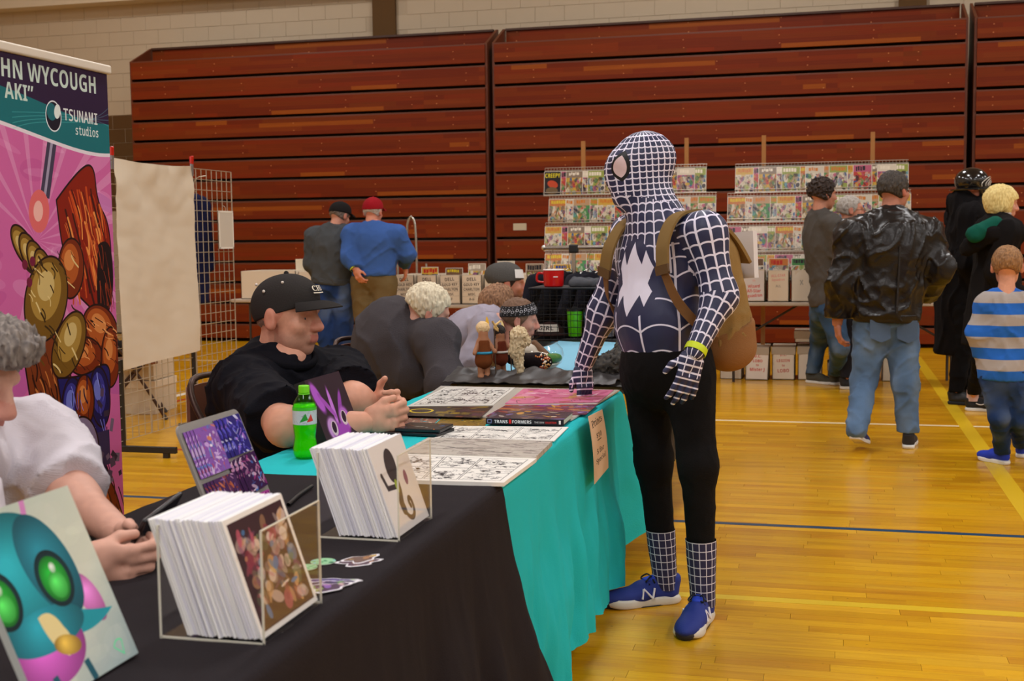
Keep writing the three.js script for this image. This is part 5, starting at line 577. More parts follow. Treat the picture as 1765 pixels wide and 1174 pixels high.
{ // price sign taped to the teal cloth
  const P = [[1024, 835], [1048, 806], [1037, 706], [1013, 718]].map(([a, b]) => atX(a, b, -0.742)), tx = canvas(256, 512, (c, w, h) => { c.fillStyle = rgb(226, 192, 160); c.fillRect(0, 0, w, h); c.fillStyle = rgb(34, 26, 30); c.font = 'bold 74px serif'; c.save(); c.translate(128, 90); c.rotate(-0.08); c.textAlign = 'center'; c.fillText('Prints', 0, 0, 190); c.restore(); c.font = 'bold 56px serif'; c.textAlign = 'center'; c.fillText('$10', 128, 190); c.fillRect(90, 204, 70, 7); c.fillText('5 for', 128, 310); c.fillText('Special', 128, 380, 170); });
  const g = slab(4, 8, (u, v) => mix(mix(P[0], P[1], u), mix(P[3], P[2], u), v).add(V(0.006 * Math.sin(v * 3), 0, 0)), -0.0015, (u, v) => [u, v]); const o = mesh('price_sign', g, mat(new THREE.Color(1, 1, 1), 0.7, { map: tx })); tag(o, 'hand-lettered paper price sign hanging on the teal cloth', 'sign'); }
{ // soda bottle
  const c = atY(527, 789, PY), s = 0.205 / 0.2, t = thing('soda_bottle', 'green soda bottle with a lime cap beside the purple canvas', 'bottle', c), L = (pts) => new THREE.LatheGeometry(pts.map(([r, y]) => new THREE.Vector2(r * s, y * s)), 40);
  mesh('shell', L([[0.001, 0.002], [0.022, 0], [0.03, 0.004], [0.0335, 0.016], [0.0335, 0.03], [0.031, 0.045], [0.029, 0.06], [0.031, 0.076], [0.0325, 0.09], [0.0325, 0.14], [0.03, 0.152], [0.022, 0.166], [0.0145, 0.176], [0.012, 0.18], [0.012, 0.187]]), phys([190, 255, 60], 0.06, { transmission: 1, thickness: 0, ior: 1.3 }), t);
  mesh('drink', L([[0.001, 0.004], [0.02, 0.003], [0.029, 0.006], [0.0322, 0.016], [0.0322, 0.03], [0.0298, 0.045], [0.0278, 0.06], [0.0298, 0.076], [0.0312, 0.09], [0.0312, 0.14], [0.028, 0.15], [0.001, 0.15]]), phys([110, 240, 6], 0.12, { transmission: 0.45, thickness: 0 }), t);
  mesh('cap', L([[0.0145, 0.18], [0.015, 0.181], [0.015, 0.198], [0.0135, 0.2], [0.001, 0.2]]), mat([120, 222, 24], 0.4), t); mesh('neck_ring', new THREE.TorusGeometry(0.0145 * s, 0.0016, 8, 28).rotateX(Math.PI / 2).translate(0, 0.177 * s, 0), mat([120, 222, 24], 0.4), t);
  const lab = canvas(512, 128, (q, w, h) => { q.fillStyle = rgb(196, 200, 206); q.fillRect(0, 0, w, h); q.fillStyle = rgb(60, 190, 40); q.fillRect(0, 0, w, 22); for (let k = 0; k < 60; k++) { q.strokeStyle = `rgba(90,96,104,${rr(0.2, 0.6)})`; q.lineWidth = rr(1, 5); q.beginPath(); const x = rnd() * w, y = rr(24, h); q.moveTo(x, y); q.lineTo(x + rr(-20, 30), y + rr(-16, 16)); q.stroke(); } q.fillStyle = rgb(40, 150, 50); q.beginPath(); q.moveTo(330, 110); q.lineTo(372, 40); q.lineTo(390, 90); q.fill(); q.fillStyle = rgb(210, 50, 40); q.beginPath(); q.moveTo(380, 108); q.lineTo(410, 46); q.lineTo(428, 100); q.fill(); });
  const lg = new THREE.CylinderGeometry(0.0329 * s, 0.0329 * s, 0.046 * s, 40, 1, true).translate(0, 0.118 * s, 0); lg.rotateY(2.2); mesh('label', lg, mat(new THREE.Color(1, 1, 1), 0.4, { map: lab }), t); }
{ // purple canvas leaning on the teal table
  const br = atY(632, 772, PY), bl = atY(580, 808, PY); const b0 = V(-1.385, PY, -3.27), b1 = V(-1.375, PY, -3.53), tx = canvas(512, 512, (c, w, h) => { c.fillStyle = rgb(52, 34, 44); c.fillRect(0, 0, w, h); const blob = (x, y, a, b, r, col) => { c.save(); c.translate(x, y); c.rotate(r); const g = c.createRadialGradient(0, 0, 0, 0, 0, 1); g.addColorStop(0, col); g.addColorStop(0.7, col); g.addColorStop(1, 'rgba(120,40,140,0)'); c.scale(a, b); c.fillStyle = g; c.beginPath(); c.arc(0, 0, 1, 0, 7); c.fill(); c.restore(); }; blob(90, 150, 60, 150, -0.25, '#b45ac8'); blob(240, 250, 28, 190, 0.05, '#c878d8'); blob(180, 230, 26, 150, -0.6, '#a850b8'); blob(350, 250, 30, 150, 0.5, '#9a48b0'); blob(150, 400, 90, 110, 0, '#c890d0'); blob(350, 360, 90, 120, 0.2, '#b868c8'); blob(250, 450, 140, 90, 0, '#a040b0'); for (const [x, y] of [[165, 400], [345, 350]]) { c.fillStyle = rgb(214, 190, 200); c.beginPath(); c.ellipse(x, y, 44, 58, 0.2, 0, 7); c.fill(); c.fillStyle = rgb(34, 16, 40); c.beginPath(); c.ellipse(x, y - 8, 28, 44, 0.2, 0, 7); c.fill(); } });
  const tl = atX(529, 698, -1.455), up = V(-0.07, 0.19, 0), t = mesh('canvas_art', box(0.26, 0.205, 0.035), [0, 1, 2, 3, 4, 5].map((k) => (k === 4 ? gloss(tx, 0.5) : k === 1 || k === 0 ? mat([18, 13, 14], 0.7) : mat([92, 68, 66], 0.7)))); t.rotation.set(0, Math.PI / 2, 0); t.rotateX(-0.36); t.position.set(-1.437, PY + 0.104, -3.395); tag(t, 'small purple canvas painting leaning on the teal table', 'painting'); }
// ---- card holders with slanted prints
const edgeM = phys([226, 222, 206], 0.15); const acryl = phys([255, 255, 255], 0.03, { transmission: 1, thickness: 0, ior: 1.3 });
function cardHolder(zn, zf, xf, label, art, printLabel, front, n) {
  const w = Math.abs(zf - zn), t = thing('card_holder', label, 'card holder', V(xf, PY, (zn + zf) / 2)), D = 0.175, h = 0.175;
  mesh('base', box(D, 0.003, w, -D / 2, 0.0015, 0), acryl, t); mesh('front_pane', rbox(0.003, h, w, 0.001, -0.0015, h / 2, 0), acryl, t); mesh('back_pane', rbox(0.003, h * 1.02, w, 0.001, -D, h / 2, 0), acryl, t);
  for (const x of [-0.0015, -D]) mesh('polished_edge', merge([...[-1, 1].map((s) => box(0.0034, h * 1.01, 0.0016, x, h / 2, s * w / 2)), box(0.0034, 0.0016, w, x, h * 1.008, 0)]), edgeM, t); mesh('polished_edge', merge([-1, 1].map((s) => box(D, 0.0034, 0.0016, -D / 2, 0.0018, s * w / 2))), edgeM, t);
  const tilt = 0.33, g = rbox(0.0027, 0.19, w - 0.008, 0.0008), whites = [[244, 243, 244], [236, 235, 242], [249, 248, 247], [226, 225, 236]].map((c) => mat(c, 0.6)), fm = gloss(art, 0.3);
  for (let i = 0; i < n; i++) { const last = i === n - 1, o = mesh('art_print', last ? box(0.0027, 0.19, w - 0.008) : g, last ? [fm, whites[0], whites[0], whites[0], whites[0], whites[0]] : whites[Math.floor(rnd() * 4)]); o.position.set(xf - 0.0063 - (n - 1 - i) * 0.0032 - Math.sin(tilt) * 0.095, PY + 0.0045 + Math.cos(tilt) * 0.095 + rr(-0.0012, 0.003) + 0.0007, (zn + zf) / 2 + rr(-0.002, 0.002)); o.rotation.z = tilt; tag(o, last ? front : printLabel, 'print', printLabel.includes('purple') ? 'prints in the holder by the purple canvas' : 'prints in the holder by the bird picture'); }
}
const artA = canvas(512, 512, (c, w, h) => { c.fillStyle = rgb(236, 232, 226); c.fillRect(0, 0, w, h); c.save(); c.beginPath(); c.rect(22, 22, w - 44, h - 44); c.clip(); c.fillStyle = rgb(64, 44, 50); c.fillRect(0, 0, w, h); for (let k = 0; k < 120; k++) { c.fillStyle = pick(['#d8c0b0', '#b8586a', '#8a3a4a', '#e8dcd0', '#6a7a5a', '#4a78a8', '#7a4a6a', '#c89a6a']); c.globalAlpha = rr(0.3, 0.9); c.beginPath(); c.ellipse(rr(60, 450), rr(80, 440), rr(6, 40), rr(6, 50), rnd() * 3, 0, 7); c.fill(); } c.globalAlpha = 1; c.restore(); });
const artB = canvas(512, 512, (c, w, h) => { c.fillStyle = rgb(226, 220, 216); c.fillRect(0, 0, w, h); c.fillStyle = rgb(64, 58, 60); c.strokeStyle = rgb(64, 58, 60); c.lineCap = 'round'; c.beginPath(); c.ellipse(220, 140, 74, 100, 0.2, 0, 7); c.fill(); c.lineWidth = 64; c.beginPath(); c.moveTo(220, 200); c.bezierCurveTo(260, 300, 180, 330, 210, 400); c.stroke(); c.lineWidth = 30; c.beginPath(); c.moveTo(210, 400); c.bezierCurveTo(250, 500, 360, 470, 340, 380); c.bezierCurveTo(330, 330, 280, 360, 310, 400); c.stroke(); c.beginPath(); c.moveTo(190, 260); c.lineTo(90, 250); c.lineTo(60, 170); c.stroke(); c.fillStyle = rgb(150, 170, 60); c.beginPath(); c.ellipse(215, 260, 22, 40, 0, 0, 7); c.fill(); c.fillStyle = rgb(110, 50, 110); c.beginPath(); c.ellipse(370, 240, 26, 44, 0.2, 0, 7); c.fill(); });
cardHolder(-1.668, -1.886, -0.82, 'clear acrylic holder full of prints beside the bird picture', artA, 'white-edged art print packed in the holder beside the bird picture', 'print of a girl with flowers at the front of the holder', 40);
cardHolder(-2.312, -2.522, -0.832, 'clear acrylic holder full of prints by the purple canvas', artB, 'white-edged art print packed in the holder by the purple canvas', 'print of a dark curled creature at the front of its holder', 40);
{ // bird picture standing on the black table
  const tx = canvas(512, 640, (c, w, h) => { const g = c.createLinearGradient(0, 0, w, h); g.addColorStop(0, rgb(176, 190, 180)); g.addColorStop(0.6, rgb(206, 208, 190)); g.addColorStop(1, rgb(150, 172, 176)); c.fillStyle = g; c.fillRect(0, 0, w, h); for (let k = 0; k < 60; k++) { c.fillStyle = `rgba(235,235,215,${rr(0.03, 0.12)})`; c.beginPath(); c.ellipse(rnd() * w, rnd() * h, rr(20, 90), rr(15, 60), 0, 0, 7); c.fill(); }
    c.translate(-118, -92); c.scale(1.2, 1.2); const E = (x, y, a, b, r, col) => { const m = /(\d+),(\d+),(\d+)/.exec(col).slice(1).map(Number), q = c.createRadialGradient(x - a * 0.2, y - b * 0.3, Math.min(a, b) * 0.1, x, y, Math.max(a, b)); q.addColorStop(0, rgb(...m.map((k) => Math.min(255, k * 1.25 + 14)))); q.addColorStop(1, rgb(...m.map((k) => k * 0.72))); c.fillStyle = q; c.beginPath(); c.ellipse(x, y, a, b, r, 0, 7); c.fill(); };
    c.strokeStyle = rgb(206, 130, 190); c.lineWidth = 20; c.beginPath(); c.moveTo(330, 20); c.quadraticCurveTo(330, 110, 290, 160); c.stroke();
    E(430, 400, 40, 80, -0.3, rgb(214, 110, 180)); E(220, 290, 190, 200, 0, rgb(24, 138, 150)); E(330, 270, 90, 160, -0.25, rgb(20, 104, 122)); c.fillStyle = rgb(30, 150, 164); c.beginPath(); c.moveTo(330, 400); c.quadraticCurveTo(420, 440, 500, 452); c.quadraticCurveTo(400, 500, 300, 470); c.fill();
    E(210, 480, 140, 100, 0, rgb(200, 84, 180)); E(230, 430, 150, 60, 0, rgb(24, 130, 146));
    for (const x of [120, 330]) { E(x, 310, 66, 84, -0.15, rgb(8, 44, 50)); E(x, 312, 50, 68, -0.15, rgb(20, 150, 40)); E(x + 4, 330, 34, 40, -0.15, rgb(70, 214, 80)); E(x + 6, 280, 12, 16, 0, rgb(190, 255, 190)); }
    c.fillStyle = rgb(232, 212, 150); c.beginPath(); c.moveTo(215, 390); c.quadraticCurveTo(270, 370, 290, 440); c.quadraticCurveTo(320, 490, 270, 520); c.quadraticCurveTo(220, 480, 215, 390); c.fill(); E(280, 490, 50, 28, 0.3, rgb(206, 158, 60));
    c.strokeStyle = rgb(28, 88, 104); c.lineWidth = 22; for (const x of [190, 320]) { c.beginPath(); c.moveTo(x, 550); c.lineTo(x + 10, 610); c.stroke(); c.lineWidth = 14; c.beginPath(); c.moveTo(x - 40, 622); c.lineTo(x + 60, 618); c.stroke(); c.lineWidth = 22; }
    c.strokeStyle = rgb(90, 230, 160); c.lineWidth = 4; c.beginPath(); c.moveTo(440, 560); c.lineTo(470, 590); c.lineTo(480, 550); c.quadraticCurveTo(460, 535, 440, 560); c.stroke(); });
  const W_ = 0.235, H_ = 0.27, m = gloss(tx, 0.4), o = mesh('bird_picture', box(W_, H_, 0.012), [0, 1, 2, 3, 4, 5].map((k) => (k === 4 ? m : mat([190, 194, 190], 0.7)))); const lean = 0.41; o.rotation.set(0, Math.PI / 2, 0); o.rotateX(-lean); o.position.set(-0.983 - Math.sin(lean) * H_ / 2 - 0.006, PY + Math.cos(lean) * H_ / 2 + 0.003, -1.584 + W_ / 2); tag(o, 'picture of a teal bird with glowing green eyes standing on the black table', 'picture');
  const sup = mesh('strut', box(0.05, 0.2, 0.004), mat([120, 112, 104], 0.8), o); sup.position.set(0, -0.02, -0.04); sup.rotation.x = 0.42;
}
{ // grey board with fanned sticker cards
  const pA = atX(342, 905, -1.2), zN = -2.235, zF = -2.505, w = Math.abs(zF - zN), h = 0.25, lean = 0.38, t = thing('card_board', 'grey plastic board of fanned purple sticker cards behind the card holder', 'display board', V(-1.195, PY, (zN + zF) / 2));
  const piv = new THREE.Group(); const sh = new THREE.Shape(), r = 0.022, x = w / 2; sh.moveTo(-x, 0); sh.lineTo(x, 0); sh.lineTo(x, h - r); sh.quadraticCurveTo(x, h, x - r, h); sh.lineTo(-x + r, h); sh.quadraticCurveTo(-x, h, -x, h - r); sh.lineTo(-x, 0);
  const M = new THREE.Matrix4().makeRotationFromEuler(new THREE.Euler(0, Math.PI / 2, 0)).multiply(new THREE.Matrix4().makeRotationX(-lean)); const bg = new THREE.ExtrudeGeometry(sh, { depth: 0.006, bevelEnabled: false }); bg.applyMatrix4(M); bg.translate(0, 0.002, 0); mesh('board', bg, mat([140, 136, 132], 0.5), t);
  const cards = [['#8a5ab0', ['#d8b8e8', '#f0e8f4', '#b04a6a', '#5a80c8', '#d8805a', '#e0c0f0']], ['#2a2478', ['#8a88f4', '#e8e8ff', '#4a40b8', '#c080e0', '#6a68e0']], ['#4a2a5a', ['#c0502a', '#9a70c0', '#2a1a2a', '#d8a0d0', '#e07a3a']], ['#3a1a4a', ['#e8d0e0', '#a03a80', '#4a80d0', '#e0a0c0']], ['#b03a9a', ['#f08ad0', '#6a2a8a', '#2a1a3a', '#f0c0e0']]].map(([b, c]) => gloss(blotArt(b, c, 60, 0.8), 0.2));
  const back = mat([40, 30, 50], 0.5), packs = [[0.04, 0.52, 0.46, 0.41, 0, 4, 0], [0.53, 0.6, 0.42, 0.35, 1, 3, 0], [0.04, 0.08, 0.47, 0.4, 2, 4, 0], [0.51, 0.25, 0.46, 0.33, 3, 3, 0.06], [0.53, 0.0, 0.42, 0.22, 4, 3, 0]].map(([a, b, c, d, ...r]) => [(a - 0.5) * w, b * h, c * w, d * h, ...r]);
  for (const [cx, cy, cw, ch, k, n, rot] of packs) for (let i = 0; i < n; i++) { const g = box(cw * 0.72, ch, 0.0012), c = mesh('sticker_card', g, [back, back, back, back, cards[k], back], t); c.matrixAutoUpdate = true; const p = V(cx + cw * 0.36 + i * cw * 0.28 / Math.max(1, n - 1), cy + ch / 2, 0.0085 + i * 0.0014).applyMatrix4(M); c.position.copy(p).add(V(0, 0.002, 0)); c.setRotationFromMatrix(M); c.rotateZ(rot); }
}
{ // stickers lying on the black cloth
  const rd = (px, py, r, label) => { const c = atY(px, py, PY + 0.002), o = mesh('round_sticker', new THREE.CylinderGeometry(r, r, 0.001, 32), [mat([220, 226, 216], 0.4), gloss(canvas(128, 128, (q) => { q.fillStyle = rgb(150, 206, 160); q.fillRect(0, 0, 128, 128); for (let k = 0; k < 16; k++) { q.fillStyle = pick(['#7ac0d0', '#5aa070', '#c0e0c0', '#3a7a5a']); q.beginPath(); q.ellipse(rnd() * 128, rnd() * 128, rr(5, 22), rr(4, 12), rnd() * 3, 0, 7); q.fill(); } })), mat([220, 226, 216], 0.4)]); o.position.copy(c); tag(o, label, 'sticker'); };
  rd(527, 978, 0.022, 'round pale green sticker behind the acrylic pane'); rd(557, 968, 0.024, 'round green and blue sticker on the black cloth');
  const cut = (px, py, s, rot, y, cols, label) => { const c = atY(px, py, PY + y), sh = (k) => { const S = new THREE.Shape(); for (let i = 0; i <= 22; i++) { const a = i / 22 * 2 * Math.PI, rr_ = (0.038 + 0.009 * Math.sin(a * 3 + rot) + 0.006 * Math.sin(a * 5)) * s * k; const x = Math.cos(a) * rr_ * 1.15, yy = Math.sin(a) * rr_ * 0.75; i ? S.lineTo(x, yy) : S.moveTo(x, yy); } return new THREE.ExtrudeGeometry(S, { depth: 0.0008, bevelEnabled: false }).rotateX(-Math.PI / 2).rotateY(rot); }; const o = mesh('cutout_sticker', sh(1), mat([236, 234, 240], 0.4)); o.position.copy(c); const g = sh(0.84).translate(0, 0.0005, 0), uv = g.attributes.uv; for (let i = 0; i < uv.count; i++) uv.setXY(i, uv.getX(i) * 10 + 0.5, uv.getY(i) * 10 + 0.5); mesh('printed_face', g, gloss(blotArt(cols[0], cols.slice(1), 30)), o); tag(o, label, 'sticker', 'cut-out stickers on the black cloth'); };
  cut(618, 970, 0.85, 0.5, 0.001, ['#5a3a4a', '#c88a4a', '#7a4a6a', '#e0b070'], 'lower purple and orange cut-out sticker of a pair'); cut(622, 964, 0.8, 0.9, 0.0025, ['#6a4a3a', '#d8944a', '#7a3a5a', '#e0c070'], 'upper purple and orange cut-out sticker of a pair');
  cut(572, 1004, 0.95, 0.2, 0.001, ['#4a3a7a', '#8a6ac0', '#6ab04a', '#e0d0f0'], 'lowest rainbow cut-out sticker of the fan'); cut(568, 1008, 0.95, 0.45, 0.0025, ['#3a2a5a', '#9a70c0', '#70b040', '#e0c0d0'], 'middle rainbow cut-out sticker of the fan'); cut(563, 1013, 0.9, 0.65, 0.004, ['#4a2a4a', '#8a60b0', '#88c050', '#d8a0c0'], 'topmost rainbow cut-out sticker of the fan');
}
{ const o = mesh('pen', curve([atY(497, 870, PY + 0.006), atY(516, 853, PY + 0.006), atY(538, 838, PY + 0.006)], 0.0045, 10, 8), mat([14, 14, 18], 0.4)); tag(o, 'black pen lying behind the second card holder', 'pen'); }
// ---- craft goods
{ // glass bowl with moss, pebbles and a shell
  const c = atY(922, 641, TY + 0.012), R = 0.132, t = thing('glass_bowl', 'wide glass bowl of green moss and pebbles on the pale blue cloth', 'bowl', c);
  mesh('glass', new THREE.LatheGeometry([[0.001, 0], [0.05, 0], [0.09, 0.014], [0.122, 0.045], [0.132, 0.075], [0.124, 0.105], [0.1, 0.13], [0.104, 0.134]].map(([a, b]) => new THREE.Vector2(a, b)), 48), phys([255, 255, 255], 0.02, { transmission: 1, thickness: 0, ior: 1.35 }), t);
  mesh('sand', new THREE.LatheGeometry([[0.001, 0.003], [0.05, 0.003], [0.088, 0.016], [0.112, 0.04], [0.001, 0.045]].map(([a, b]) => new THREE.Vector2(a, b)), 40), mat([186, 190, 176], 0.9), t);
  const moss = sdf([...Array(26)].map(() => { const a = rnd() * 6.28, r = Math.sqrt(rnd()) * 0.098; return ell(V(Math.cos(a) * r, 0.062, Math.sin(a) * r), [0.026, 0.02, 0.026]); }), { cell: 0.005, k: 0.01, color: (x, y, z) => srgb(52, 116, 36).lerp(srgb(120, 90, 40), clamp(noise(x * 30, y * 10, z * 30), 0, 1)) }); mesh('moss', moss, hairM, t);
  for (let k = 0; k < 9; k++) { const a = rnd() * 6.28, r = rr(0.02, 0.085); mesh('pebble', new THREE.SphereGeometry(rr(0.008, 0.014), 10, 8).scale(1.2, 0.8, 1).translate(Math.cos(a) * r, 0.07, Math.sin(a) * r), mat(pick([[222, 214, 196], [176, 120, 70], [236, 232, 224]]), 0.5), t); }
  mesh('shell', sdf([ell(V(-0.03, 0.09, 0.02), [0.05, 0.04, 0.045]), ell(V(0.035, 0.075, 0.03), [0.04, 0.018, 0.03])], { cell: 0.005, k: 0.015 }), mat([196, 186, 170], 0.5), t);
  mesh('bark', sdf([cap(V(0.0, 0.13, 0.0), V(0.055, 0.08, 0.02), 0.014, 0.018)], { cell: 0.005, k: 0.01 }), mat([110, 78, 52], 0.8), t);
}
{ // two small dolls with fur and feathers, a white fur piece, a beaded slipper
  const doll = (c, label, cols, fur) => { const t = thing('craft_doll', label, 'doll', c), P = (x, y, z) => V(x, y, z), sk = srgb(...cols[0]);
    mesh('body', sdf([ell(P(0, 0.2, 0), [0.022, 0.027, 0.022]), cap(P(0, 0.17, 0), P(0, 0.11, 0), 0.025, 0.028), cap(P(0.022, 0.165, 0), P(0.048, 0.12, 0.02), 0.01), cap(P(-0.022, 0.165, 0), P(-0.045, 0.115, 0.02), 0.01), cap(P(0.014, 0.11, 0), P(0.016, 0.012, 0.005), 0.015, 0.012), cap(P(-0.014, 0.11, 0), P(-0.016, 0.012, 0.005), 0.015, 0.012), ell(P(0.016, 0.008, 0.014), [0.012, 0.008, 0.02]), ell(P(-0.016, 0.008, 0.014), [0.012, 0.008, 0.02])], { cell: 0.004, k: 0.012, color: () => sk }), skinM, t);
    mesh('tunic', sdf([cap(P(0, 0.155, 0), P(0, 0.08, 0), 0.03, 0.04)], { cell: 0.005, k: 0.01 }), cloth(cols[1]), t); mesh('belt', new THREE.TorusGeometry(0.036, 0.006, 8, 20).rotateX(Math.PI / 2).translate(0, 0.115, 0), mat(cols[2], 0.6), t);
    mesh('headdress', sdf([ell(P(0, 0.225, -0.006), [0.03, 0.026, 0.03]), cap(P(0, 0.23, -0.012), P(0.004, 0.175, -0.03), 0.022, 0.012)], { cell: 0.004, k: 0.015, post: (d, x, y, z) => d - 0.004 * noise(x * 160, y * 90, z * 160) }), mat(fur, 0.9), t);
    mesh('feather', slab(2, 8, (u, v) => P((u - 0.5) * 0.016 * Math.sin(v * 2.6 + 0.4) + 0.022, 0.22 + v * 0.055, -0.02 * v), 0.0015), mat(cols[3], 0.7), t); mesh('staff', tube(P(0.05, 0.0, 0.025), P(0.046, 0.22, 0.018), 0.003, 6), mat([70, 48, 30], 0.7), t); return t; };
  const d1 = doll(atY(834, 652, TY + 0.02), 'small doll with blue belt and pale fur headdress', [[176, 120, 84], [120, 66, 34], [40, 150, 190], [220, 170, 40]], [226, 196, 150]); d1.rotation.y = 0.5; d1.scale.setScalar(0.95);
  const d2 = doll(atY(863, 645, TY + 0.02), 'small doll in brown tunic with dark headdress and horn', [[150, 98, 66], [104, 46, 30], [196, 190, 184], [232, 206, 140]], [46, 40, 38]); d2.rotation.y = 0.8; d2.scale.setScalar(0.85);
  for (const s of [0, 1]) mesh('horn', curve([V(-0.01, 0.22, 0.01), V(-0.03 - s * 0.012, 0.245, 0.012), V(-0.055 + s * 0.05, 0.275, 0.016)], 0.006, 12, 8), mat([226, 190, 120], 0.5), d2);
  const fur = sdf([cap(V(-1.285, 0.96, -5.42), V(-1.3, 0.88, -5.42), 0.04, 0.034), cap(V(-1.3, 0.88, -5.42), V(-1.275, 0.765, -5.42), 0.032, 0.014), cap(V(-1.285, 0.96, -5.42), V(-1.255, 0.93, -5.43), 0.036, 0.028)], { cell: 0.005, k: 0.02, color: (x, y, z) => srgb(232, 214, 176).lerp(srgb(196, 170, 128), clamp(0.4 + noise(x * 60, y * 40, z * 60) * 0.7, 0, 1)), post: (d, x, y, z) => d - 0.009 * noise(x * 70, y * 40, z * 70) - 0.005 * noise(x * 150, y * 100, z * 150) }); fur.translate(1.28, -0.752, 5.42); const f = mesh('fur_doll', fur, hairM); f.position.copy(atY(897, 648, 0.762)); f.scale.setScalar(0.85); tag(f, 'upright cream fur figure beside the glass bowl', 'fur');
  const m = thing('beaded_slipper', 'black slipper with orange and white beads on the craft table', 'slipper', V(-1.27, TY + 0.04, -5.25), null, -0.35); mesh('upper', sdf([ell(V(0.06, 0.03, 0), [0.06, 0.036, 0.036]), cap(V(0.04, 0.028, 0), V(-0.09, 0.04, 0), 0.034, 0.03)], { cell: 0.005, k: 0.03 }), cloth([30, 22, 26]), m);
  const bg = new THREE.SphereGeometry(0.0042, 6, 5); const bm = [[214, 130, 60], [236, 226, 214], [176, 70, 50], [230, 180, 110]].map((c) => mat(c, 0.35)); for (let k = 0; k < 70; k++) { const a = rr(-0.9, 1.5), b = rr(-1.2, 1.2), o = mesh('bead', bg, bm[k % 4], m); o.position.set(0.06 + 0.058 * Math.cos(a) * Math.cos(b * 0.6), 0.03 + 0.036 * Math.sin(a) * Math.cos(b * 0.6), 0.036 * Math.sin(b * 0.9) + 0.016); }
}
// ---------------------------------------------------------------- garment rail and wire cubes beyond the craft table
{
  const ch = mat([206, 202, 196], 0.2, { metalness: 0.9 }), bk = mat([20, 20, 22], 0.5), t = thing('garment_rail', 'chrome garment rail with black fittings behind the wire cubes', 'rail', V(-1.5, 0, -7.75));
  mesh('rail', tube(V(-0.26, 1.283, 0), V(0.62, 1.283, 0), 0.014, 12), ch, t); for (const x of [-0.07, 0.56]) { mesh('upright', tube(V(x, 0.05, 0), V(x, 1.27, 0), 0.013, 10), ch, t); mesh('joint', rbox(0.06, 0.055, 0.045, 0.01, x, 1.275, 0), bk, t); mesh('foot', rbox(0.035, 0.03, 0.5, 0.008, x, 0.035, 0), bk, t); } mesh('end_cap', new THREE.SphereGeometry(0.018, 12, 10).translate(-0.265, 1.283, 0), ch, t);
  const shirtG = sdf([cap(V(0, 0.02, -0.05), V(0, -0.03, -0.17), 0.022, 0.03), cap(V(0, 0.02, 0.05), V(0, -0.03, 0.17), 0.022, 0.03), cap(V(0, -0.14, 0), V(0, -0.5, 0), 0.17, 0.18, V(1, 0, 0), 0.12), cap(V(0, -0.02, 0.18), V(0.005, -0.2, 0.26), 0.05, 0.055, V(1, 0, 0), 0.4), cap(V(0, -0.02, -0.18), V(0.005, -0.2, -0.26), 0.05, 0.055, V(1, 0, 0), 0.4)], { cell: 0.011, k: 0.05, post: (d, x, y, z) => Math.max(d + folds(0.006, 6, 1.5, 6)(x, y, z), -0.52 - y) }), hk = curve([V(0, 0.02, -0.14), V(0, 0.065, 0), V(0, 0.15, 0), V(0.018, 0.185, 0), V(0, 0.212, 0), V(-0.02, 0.19, 0)], 0.0025, 20, 6), hk2 = tube(V(0, 0.065, 0), V(0, 0.02, 0.14), 0.0025, 6), darks = [[30, 30, 38], [24, 24, 30], [36, 36, 44], [26, 25, 34], [30, 28, 30]];
  [-1.72, -1.6, -1.47, -1.37, -1.27, -1.17].forEach((x, i) => { const s = thing('hanging_shirt', 'dark shirt on a wire hanger along the garment rail', 'shirt', V(x, 1.085, -7.75), 'dark shirts on the garment rail', -0.5 - 0.04 * (i % 2)); mesh('shirt_body', shirtG, cloth(darks[i % 5]), s); mesh('hanger', merge([hk, hk2]), ch, s); });
}
